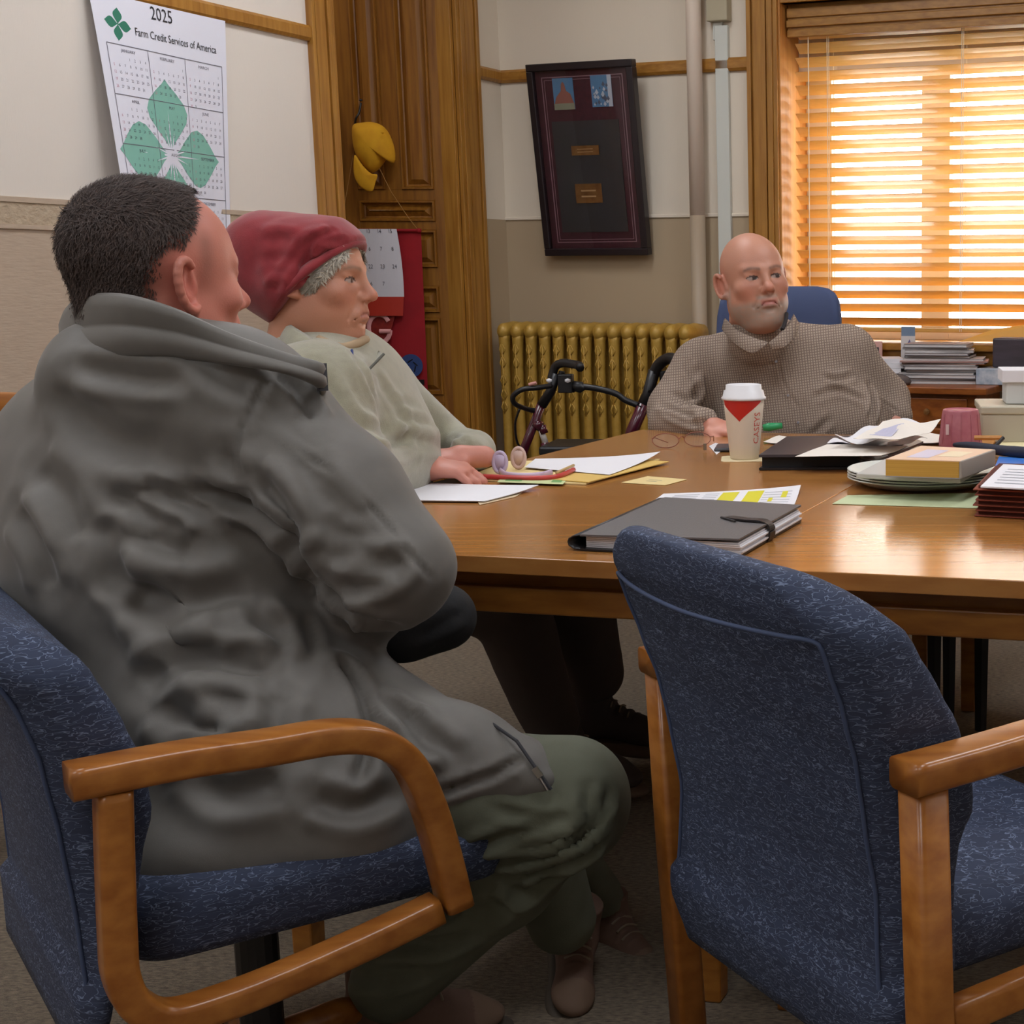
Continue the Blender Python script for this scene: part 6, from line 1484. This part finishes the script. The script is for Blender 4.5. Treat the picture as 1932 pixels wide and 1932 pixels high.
# black lining flap / sleeve in the lap
F = Field((-.8, 1.7, .5), (-.35, 2.3, .9), .006)
F.cap(at(740, 1160, 2.0), at(830, 1160, 2.02), .06, .042, .03); F.cap(at(770, 1200, 1.99), at(840, 1170, 2.01), .032, .034, .04)
V, Q = F.mesh(); N = vnormals(V, Q); fold(V, N, [(800, 1200), (850, 1180), (880, 1150)], .008, .004)
np_obj('left_sleeve', V, Q, M('black_cloth', (18, 18, 20), .85, bump=.2, bscale=200), man1)
# --- trousers
tr1 = M('trousers_olive', (92, 94, 78), .85, col2=(84, 86, 70), nscale=20, bump=.15, bscale=500)
F = Field((-1.05, 1.60, .05), (-.2, 2.45, .68), .0065)
F.cap(at(560, 1520, 1.88), at(800, 1500, 1.87), .105, .10, .05); F.cap(at(800, 1500, 1.87), at(1068, 1500, 1.86), .098, .076, .04); F.ell(at(1082, 1512, 1.87), (.064, .07, .072), .04)
F.cap(at(1065, 1535, 1.87), at(950, 1650, 1.92), .068, .066, .04); F.cap(at(950, 1650, 1.92), at(740, 1850, 1.98), .066, .060, .04)
# left leg behind it
F.cap(at(600, 1500, 2.05), at(990, 1530, 2.14), .09, .07, .04); F.cap(at(1000, 1560, 2.14), at(1060, 1735, 2.20), .066, .055, .04); F.half(at(1085, 1790, 2.2), (.5, 0, -.87), .004, lo=(-.75, 2.0, .05), hi=(-.2, 2.45, .4))
F.ell((-.80, 1.87, .53), (.18, .17, .12), .05); F.cap(at(1010, 1560, 2.25), at(1125, 1700, 2.45), .06, .052, .02)
V, Q = F.mesh(); V = relax(V, Q, 1)
for pts, w_, d_ in (([(1140, 1590), (1060, 1640), (980, 1660)], .010, .012), ([(1150, 1550), (1080, 1610), (1000, 1630), (900, 1640)], .009, .012), ([(1120, 1480), (1100, 1540), (1040, 1590), (960, 1610)], .009, .008), ([(1160, 1500), (1130, 1560), (1070, 1610)], .009, .008), ([(960, 1680), (1000, 1700), (1040, 1660)], .010, .010), ([(880, 1620), (960, 1590), (1060, 1560)], .008, .007), ([(940, 1530), (1000, 1545), (1080, 1550)], .007, .004), ([(800, 1700), (880, 1740), (960, 1720)], .014, .009), ([(760, 1780), (840, 1790), (900, 1760)], .012, .009), ([(650, 1830), (720, 1850), (800, 1840)], .012, .008)):
    N = vnormals(V, Q); fold(V, N, pts, w_, d_, .8)
np_obj('trousers', V, Q, tr1, man1)
br1 = ((92, 68, 56), (106, 84, 68), (70, 62, 52))
p = onz(1110, 1792, .155); 
shoe('shoe', at(1090, 1745, 2.28), Vector((.22, -.97, -.25)), .82, man1, br1, up=(.25, -.1, 1))
shoe('shoe', at(1150, 1725, 2.45), Vector((.70, -.70, -.12)), .80, man1, br1)
shoe('shoe', at(720, 1880, 2.0), Vector((.65, .35, -.02)), .95, man1, br1)

# ================================================================== man in the red knit hat
man2 = empty('person', (-1.35, 3.05, 0), 'older man in a red knit hat and sage green fleece, hands folded', 'person')
h2 = at(590, 531, 2.93); A2 = frame_of((.995, -.02), pitch=-.01, roll=.02); S2 = 1.04
P2_ = dict(skin=(188, 130, 104), skin2=(200, 144, 116), red=(196, 116, 96), hair=(190, 184, 172), brow=(128, 104, 86), lines=1.0, bags=True, frown=.007, ear=.8, gaze=-.6, lip=(164, 100, 88), fat=.002, nose=.6, scalp=lambda x, y, z: np.clip((z-.045)/.01, 0, 1)*np.clip((.075-y)/.02, 0, 1)+np.clip((.052-y)/.008, 0, 1)*np.clip((y-.012)/.01, 0, 1)*np.clip((z+.012)/.015, 0, 1)*.7)
HV, HQ, HC = head_mesh(h2, A2, S2, P2_, .0025)
F = Field((-1.7, 2.55, .42), (-.85, 3.55, 1.12), .010)
F.cap(at(585, 650, 2.95), at(590, 720, 2.96), .06, .09, .05); F.ell(at(620, 800, 3.0), (.14, .18, .2), .05); F.cap(at(590, 735, 2.82), at(650, 735, 3.16), .05, .05, .05)
V, Q = F.mesh(); C = skincol(V, P2_['skin'], P2_['skin2'])
FH = Field((-1.25, 2.75, .70), (-.75, 3.35, .90), .0034)
w_r = at(790, 880, 3.0); w_l = at(888, 866, 3.13)
hand(FH, w_r, (.98, .12, -.10), (.1, .1, -1), .6, 1, 1.15, thumb=.6)
hand(FH, w_l+Vector((0, 0, .005)), (-.80, -.42, .05), (-.1, .15, -1), .55, 1, 1.0, thumb=.6)
V2, Q2 = FH.mesh(); C2_ = skincol(V2, (212, 146, 128), (196, 122, 106))
V, Q, C = merge([(HV, HQ, HC), (V, Q, C), (V2, Q2, C2_)]); np_obj('body', V, Q, skinm, man2, C)
# grey hair below the hat
grm = M('hair_white', (186, 180, 166), .5, col2=(150, 142, 130), nscale=150, bump=.5, bscale=400)
def side2(x, y, z): return np.clip((.096-y-.15*np.abs(x))/.01, 0, 1)*np.clip((z+.045-.55*np.clip(y-.01, 0, .06)*(1))/.015, 0, 1)*(y > -.11)*np.clip(1-np.exp(-((y+.01)**2+(z+.012)**2)/.02**2)*1.4*(np.abs(x) > .06), 0, 1)*np.clip((z-(1.2*(y-.052)))/.01, 0, 1)*((.69*(y+.022)-.724*(z+.034)) > .004)
V0, W, Q, m = hair_cap(h2, A2, S2, side2, .006, 'hair', None, man2, noise=.002)
hr2 = np_obj('hair', W, Q, grm, man2); Nw = vnormals(W, Q); inner = np.zeros(len(W), bool); inner[np.unique(Q)] = True
R2_, F2_, U2_ = [np.array(a) for a in A2]; c2 = np.array(list(h2))
strands('hair_strands', W, Q, Nw, inner & (m > .6), 6000, .013, lambda P: -F2_*.7-U2_*.6, grm, hr2, 8, .0008, .35)
strands('hair_strands', W, Q, Nw, inner & (m > .6) & (((W-c2)@A2.T)[:, 1] > .045), 700, .018, lambda P: F2_*.2+R2_*.4-U2_*.5, M('hair_pale', (206, 198, 182), .5), hr2, 9, .0009, .3)
# knit hat: local shape in head coordinates
hatc = M('knit_red', (142, 40, 46), .9, col2=(128, 32, 40), nscale=40, bump=.5, bscale=700, bstretch=(1, 1, .5), sheen=.3, bdist=.0012)
F = Field((-.13, -.20, -.14), (.13, .16, .19), .0042)
F.ell((0, -.035, .066), (.088, .106, .058), .03); F.ell((0, -.092, .072), (.070, .058, .050), .04); F.ell((0, -.075, .02), (.084, .085, .085), .03)
F.ell((0, .008, .074), (.080, .080, .040), .03); F.ell((0, -.02, .01), (.098, .06, .06), .02)
for (a_, b2_, r1_, r2_) in (((0, .05, .08), (0, .084, .072), .030, .012),): F.cap(a_, b2_, r1_, r2_, .03, fl=2.2, ax=(1, 0, 0))
F.ell((0, -.03, -.02), (.087, .072, .075), .03)
# cut along the brim plane, from above the brow back and down to the nape
nrm = np.array((0, .62, -.78)); nrm = nrm/np.linalg.norm(nrm)
F.half((0, -.022, -.034), (0, .69, -.724), .006)
F.half((0, -.03, -.088), (0, .1, -1), .006)
F.ell((0, .01, -.02), (.074, .080, .088), .004, mode='s')
V, Q = F.mesh(); V = relax(V, Q, 1); N = vnormals(V, Q)
V += N*(.0035+.0025*smooth_noise(V, 45, 21, 2))[:, None]
W = (V*S2)@A2+c2; N = vnormals(W, Q)
for pts, w_, d_, rg in (([(640, 432), (622, 448), (598, 470), (580, 500), (560, 530)], .007, .009, .8), ([(660, 448), (630, 458), (605, 480), (585, 520), (570, 570)], .006, .006, 1.0), ([(500, 520), (540, 500), (580, 470), (620, 440)], .008, .006, .7), ([(480, 450), (520, 440), (560, 445)], .012, .006, .7), ([(505, 560), (520, 545), (540, 520)], .009, .007, .7), ([(520, 430), (530, 470), (520, 510)], .014, .005, .6)):
    fold(W, N, pts, w_, d_*.7, rg)
hat = np_obj('knit_hat', W, Q, hatc, man2)
b = MB(); br_ = []
for t in np.linspace(0, 2*math.pi, 40, endpoint=False):
    # brim roll: tilted ring
    x_, s_ = .088*math.sin(t), math.cos(t); y_ = .092*s_ if s_ > 0 else .062*s_; z_ = -.018+.080*s_ if s_ > 0 else -.018+.055*s_
    br_.append(Vector(list((np.array((x_, y_-.006, z_+.012))*S2)@A2+c2)))
b.tube(br_, .0085, 10, closed=True, flat=2.0); b.build('brim', hatc, hat, smooth=True)
# fleece
fl = M('fleece_sage', (156, 152, 130), .95, col2=(146, 142, 122), nscale=60, bump=.5, bscale=500, sheen=.5)
fld = M('fleece_trim', (88, 88, 80), .8)
F = Field((-1.85, 2.5, .44), (-.70, 3.6, 1.12), .0065)
F.cap(at(590, 700, 2.96), at(600, 725, 2.96), .08, .10, .04)
F.cap(at(600, 740, 2.78), at(690, 735, 3.18), .095, .092, .06); F.ell(at(625, 790, 2.98), (.165, .24, .20), .06); F.ell(at(668, 852, 2.98), (.165, .22, .135), .06); F.ell(at(620, 950, 2.98), (.19, .2, .16), .06)
# right arm (near), left arm (far)
F.cap(at(600, 745, 2.76), at(655, 895, 2.68), .088, .075, .04); F.cap(at(655, 895, 2.68), at(752, 888, 2.94), .070, .046, .03); F.cap(at(745, 888, 2.93), at(775, 884, 2.98), .044, .040, .01)
F.cap(at(700, 735, 3.2), at(835, 845, 3.34), .085, .070, .04); F.cap(at(835, 845, 3.34), at(896, 850, 3.24), .060, .046, .02); F.cap(at(896, 850, 3.24), at(884, 856, 3.16), .044, .040, .01); 
V, Q = F.mesh(); V = relax(V, Q, 1); N = vnormals(V, Q)
V += N*(.0012*smooth_noise(V, 18, 31, 2))[:, None]
for pts, w_, d_, rg in (([(680, 665), (720, 760), (790, 790), (830, 800)], .010, .010, .8), ([(600, 680), (660, 770), (720, 810), (790, 830), (850, 835)], .012, .013, .9), ([(620, 720), (700, 830), (760, 830), (790, 800)], .010, .010, .8), ([(650, 800), (680, 840), (700, 870)], .010, .012, .8), ([(690, 870), (740, 850), (800, 850)], .010, .008, .8), ([(700, 720), (740, 760), (800, 760)], .010, .006, .8), ([(720, 700), (760, 760), (785, 800)], .012, .007, .8), ([(640, 720), (700, 735), (760, 725)], .003, .003, .3), ([(855, 830), (875, 845), (890, 862)], .006, .006, .9), ([(845, 815), (870, 820), (895, 840)], .006, .006, .9), ([(740, 880), (770, 885), (800, 878)], .006, .005, .9), ([(660, 640), (700, 700), (740, 745)], .012, .006, .8)):
    N = vnormals(V, Q); fold(V, N, pts, w_*1.15, d_*.55, rg)
fo = np_obj('fleece', V, Q, fl, man2)
# collar of the fleece: open quarter zip
def band(name, tpp, btp, mat, parent, th=.006, closed=False):
    tp, bt = spline(tpp, 6, closed), spline(btp, 6, closed); K_ = len(tp); cen = sum((Vector(p) for p in tp), Vector())/K_; vs = []
    lev = [(0, 0), (.1, th), (.9, th), (1, 0), (.9, -th*.6), (.1, -th*.6)]
    for t, o_ in lev:
        for i in range(K_):
            p = bt[i].lerp(tp[i], t); out = p-cen; out.z = 0; out.normalize(); vs.append(p+out*o_)
    b = MB(); L_ = len(lev); rng = range(K_ if closed else K_-1)
    b.add(vs, [(i*K_+j, i*K_+(j+1) % K_, ((i+1) % L_)*K_+(j+1) % K_, ((i+1) % L_)*K_+j) for i in range(L_) for j in rng]+([] if closed else [tuple(i*K_ for i in range(L_)), tuple(i*K_+K_-1 for i in range(L_))[::-1]]))
    return b.build(name, mat, parent, smooth=True)
band('collar', [at(528, 600, 2.98), at(548, 612, 2.86), at(600, 645, 2.82), at(648, 682, 2.83), at(660, 720, 2.84)], [at(515, 640, 3.0), at(535, 655, 2.83), at(590, 690, 2.78), at(640, 735, 2.79), at(662, 770, 2.81)], fl, fo, .006)
band('collar', [at(528, 600, 3.0), at(600, 620, 3.10), at(672, 632, 3.06), at(700, 650, 2.97), at(722, 668, 2.90)], [at(520, 650, 3.02), at(610, 670, 3.14), at(690, 680, 3.10), at(690, 700, 2.92), at(668, 716, 2.84)], fl, fo, .005)
b = MB(); b.tube(spline([at(648, 682, 2.79), at(662, 715, 2.77), at(672, 722, 2.77)], 4), .003, 6); b.tube([at(672, 722, 2.77), at(724, 668, 2.84)], .003, 6); b.build('zip', fld, fo)
b = MB(); b.tube(spline([at(664, 662, 2.80), at(666, 690, 2.775), at(670, 712, 2.765)], 4), .006, 6, flat=.5); b.build('lanyard', M('lanyard_blue', (48, 66, 128), .6), man2)
b = MB(); b.tube(spline([at(600, 640, 2.84), at(640, 655, 2.83), at(668, 650, 2.86), at(690, 640, 2.93)], 5), .009, 8); b.build('undershirt', M('shirt_beige', (170, 146, 116), .8), man2, smooth=True)
# trousers and shoes under the table
tr2 = M('trousers_brown', (70, 58, 52), .9, bump=.2, bscale=400)
F = Field((-1.75, 2.6, .07), (-.45, 3.6, .66), .008)
F.ell((-1.38, 2.98, .52), (.19, .2, .13), .05)
F.cap((-1.30, 2.90, .53), at(955, 1120, 2.95), .10, .085, .04); F.cap(at(955, 1130, 2.95), at(1040, 1360, 3.15), .085, .064, .03)
F.cap((-1.30, 3.08, .53), at(1060, 1100, 3.2), .10, .085, .04); F.cap(at(1080, 1110, 3.2), at(1120, 1270, 3.36), .088, .072, .03)
V, Q = F.mesh(); V = relax(V, Q, 1); N = vnormals(V, Q); V += N*(.004*smooth_noise(V, 24, 41, 2))[:, None]
np_obj('trousers', V, Q, tr2, man2)
bs = ((58, 46, 42), (62, 50, 44), (96, 76, 60))
shoe('shoe', at(1062, 1395, 3.17), Vector((.95, -.28, -.05)), 1.05, man2, bs)
shoe('shoe', at(1120, 1330, 3.36), Vector((.95, -.10, -.05)), 1.05, man2, bs)

# ================================================================== bald man in the checked shirt
man3 = empty('person', (-.33, 4.42, 0), 'bald bearded man in a checked shirt at the far end of the table', 'person')
h3 = at(1422, 530, 4.2); A3 = frame_of((.40, -.917), pitch=.08, roll=-.10); S3 = 1.11
P3 = dict(neck=(0, -.085, -.15), neck_r=.055, skin=(188, 132, 108), skin2=(202, 146, 122), red=(196, 116, 98), hair=(150, 140, 130), brow=(108, 88, 78), beard=(158, 146, 134), beard_a=.85, lines=1.0, bags=True, frown=.009, fat=.010, ear=1.05, gaze=-.9, lip=(176, 98, 92), nose=1.5, under=(164, 106, 92))
HV, HQ, HC = head_mesh(h3, A3, S3, P3, .0025)
F = Field((-1.0, 4.0, .42), (.3, 4.8, 1.12), .011)
F.cap(at(1425, 610, 4.25), at(1440, 670, 4.34), .06, .06, .05); F.ell(at(1460, 760, 4.4), (.2, .13, .2), .05); F.cap(at(1330, 700, 4.38), at(1590, 690, 4.42), .05, .05, .05)
V, Q = F.mesh(); C = skincol(V, P3['skin'], P3['skin2'])
FH = Field((-.80, 3.75, .70), (.25, 4.5, .95), .0038)
hand(FH, at(1334, 806, 4.02), (.90, -.38, -.05), (.25, .15, -1), 1.15, -1, 1.15, thumb=.5)
hand(FH, at(1690, 790, 4.40), (-.35, -.8, -.45), (-.3, .1, -1), .7, 1, 1.05)
V2, Q2 = FH.mesh(); C2_ = skincol(V2, (206, 146, 124), (190, 118, 100))
V, Q, C = merge([(HV, HQ, HC), (V, Q, C), (V2, Q2, C2_)]); np_obj('body', V, Q, skinm, man3, C)
# checked shirt
sh = M('shirt_check', (160, 142, 122), .85, bump=.15, bscale=600)
nn = sh.node_tree; pb = nn.nodes['Principled BSDF']; tcx = nn.nodes.new('ShaderNodeTexCoord')
def lines(axis, scale, rot=0.0):
    mpn = nn.nodes.new('ShaderNodeMapping'); mpn.inputs['Rotation'].default_value = (0, rot, 0); nn.links.new(tcx.outputs['Object'], mpn.inputs[0])
    wv = nn.nodes.new('ShaderNodeTexWave'); wv.bands_direction = axis; wv.inputs['Scale'].default_value = scale; wv.inputs['Distortion'].default_value = .6; wv.inputs['Detail'].default_value = 0; nn.links.new(mpn.outputs[0], wv.inputs['Vector'])
    r_ = nn.nodes.new('ShaderNodeValToRGB'); r_.color_ramp.elements[0].position = .60; r_.color_ramp.elements[1].position = .85; r_.color_ramp.elements[0].color = (0, 0, 0, 1); r_.color_ramp.elements[1].color = (1, 1, 1, 1); nn.links.new(wv.outputs[0], r_.inputs[0]); return r_.outputs[0]
l1, l2 = lines('X', 42, .12), lines('Z', 42, .12)
m1_ = nn.nodes.new('ShaderNodeMix'); m1_.data_type = 'RGBA'; m1_.inputs[6].default_value = lin((166, 148, 130)); m1_.inputs[7].default_value = lin((114, 98, 92)); nn.links.new(l1, m1_.inputs[0])
m2_ = nn.nodes.new('ShaderNodeMix'); m2_.data_type = 'RGBA'; m2_.inputs[7].default_value = lin((122, 104, 92)); nn.links.new(m1_.outputs[2], m2_.inputs[6]); nn.links.new(l2, m2_.inputs[0]); nn.links.new(m2_.outputs[2], pb.inputs['Base Color'])
F = Field((-1.0, 3.85, .44), (.35, 4.85, 1.12), .0075)
F.cap(at(1335, 690, 4.38), at(1595, 665, 4.42), .085, .085, .06); F.cap(at(1432, 640, 4.24), at(1440, 665, 4.30), .092, .125, .05)
F.ell(at(1462, 735, 4.42), (.255, .16, .20), .06, axes=((.99, -.1, 0), (.1, .99, 0), (0, 0, 1))); F.ell(at(1510, 800, 4.40), (.285, .215, .19), .08); F.ell(at(1500, 900, 4.42), (.26, .2, .16), .06)
F.cap(at(1320, 700, 4.36), at(1275, 770, 4.27), .088, .080, .04); F.cap(at(1275, 775, 4.27), at(1268, 800, 4.19), .078, .068, .03); F.cap(at(1268, 802, 4.19), at(1326, 808, 4.04), .062, .050, .02)
F.cap(at(1600, 680, 4.42), at(1672, 750, 4.48), .085, .070, .04); F.cap(at(1672, 750, 4.48), at(1692, 784, 4.42), .062, .048, .03)
V, Q = F.mesh(); V = relax(V, Q, 1); N = vnormals(V, Q); V += N*(.0035*smooth_noise(V, 24, 51, 2))[:, None]
for pts, w_, d_, rg in (([(1320, 690), (1325, 740), (1345, 790), (1350, 810)], .010, .014, .8), ([(1240, 750), (1290, 770), (1340, 800)], .010, .009, .9), ([(1235, 780), (1280, 795), (1330, 800)], .008, .007, .9), ([(1260, 730), (1300, 740), (1330, 730)], .010, .008, .8), ([(1290, 670), (1310, 690), (1320, 720)], .010, .006, .8), ([(1470, 640), (1490, 720), (1515, 770), (1525, 830)], .004, .004, .6), ([(1450, 630), (1462, 700), (1500, 790), (1510, 830)], .004, .004, .6), ([(1560, 700), (1590, 710), (1620, 700)], .009, .007, .8), ([(1540, 740), (1590, 730), (1640, 745)], .010, .007, .8), ([(1650, 720), (1660, 750), (1655, 790)], .010, .014, .7), ([(1670, 745), (1690, 760), (1700, 770)], .006, .006, .8), ([(1580, 790), (1560, 810), (1545, 830)], .010, .007, .8)):
    N = vnormals(V, Q); fold(V, N, pts, w_, d_, rg)
so = np_obj('shirt', V, Q, sh, man3)
band('collar', [at(1368, 600, 4.26), at(1392, 622, 4.14), at(1425, 638, 4.08), at(1448, 645, 4.07)], [at(1362, 622, 4.27), at(1385, 648, 4.12), at(1418, 668, 4.06), at(1442, 652, 4.06)], sh, so, .005)
band('collar', [at(1452, 645, 4.07), at(1472, 628, 4.08), at(1490, 606, 4.14), at(1497, 592, 4.25)], [at(1458, 660, 4.06), at(1482, 655, 4.06), at(1502, 632, 4.12), at(1508, 612, 4.25)], sh, so, .005)
b = MB(); b.tube(spline([at(1484, 592, 4.16), at(1482, 606, 4.12), at(1476, 622, 4.09)], 4), .006, 8); b.build('collar_lining', M('lining_dark', (40, 36, 38), .8), so)
for (u, v) in ((1474, 690), (1492, 735), (1508, 785)):
    P_ = pick(V, [(u, v)])[0]; b = MB(); b.lathe(P_+Vector((0, -.002, 0)), [(.004, 0), (.004, .002), (0, .0025)], 12, ax=(0, -1, 0)); b.build('button', mg[0], so)
F = Field((-.9, 3.7, .05), (.3, 4.9, .62), .010)
F.ell(at(1500, 930, 4.5), (.24, .2, .12), .05)
for dx_, in ((-.13,), (.15,)):
    F.cap((-.30+dx_, 4.4, .50), (-.33+dx_*1.6, 4.02, .52), .095, .08, .03); F.cap((-.33+dx_*1.6, 4.02, .52), (-.33+dx_*1.7, 4.08, .12), .08, .06, .03)
V, Q = F.mesh(); np_obj('trousers', V, Q, M('trousers_dark', (48, 46, 52), .9), man3)
for dx_ in (-.13, .15): shoe('shoe', Vector((-.33+dx_*1.7, 4.08, .105)), Vector((0, -1, 0)), 1.05, man3, ((40, 32, 30), (44, 36, 32), (30, 28, 28)))
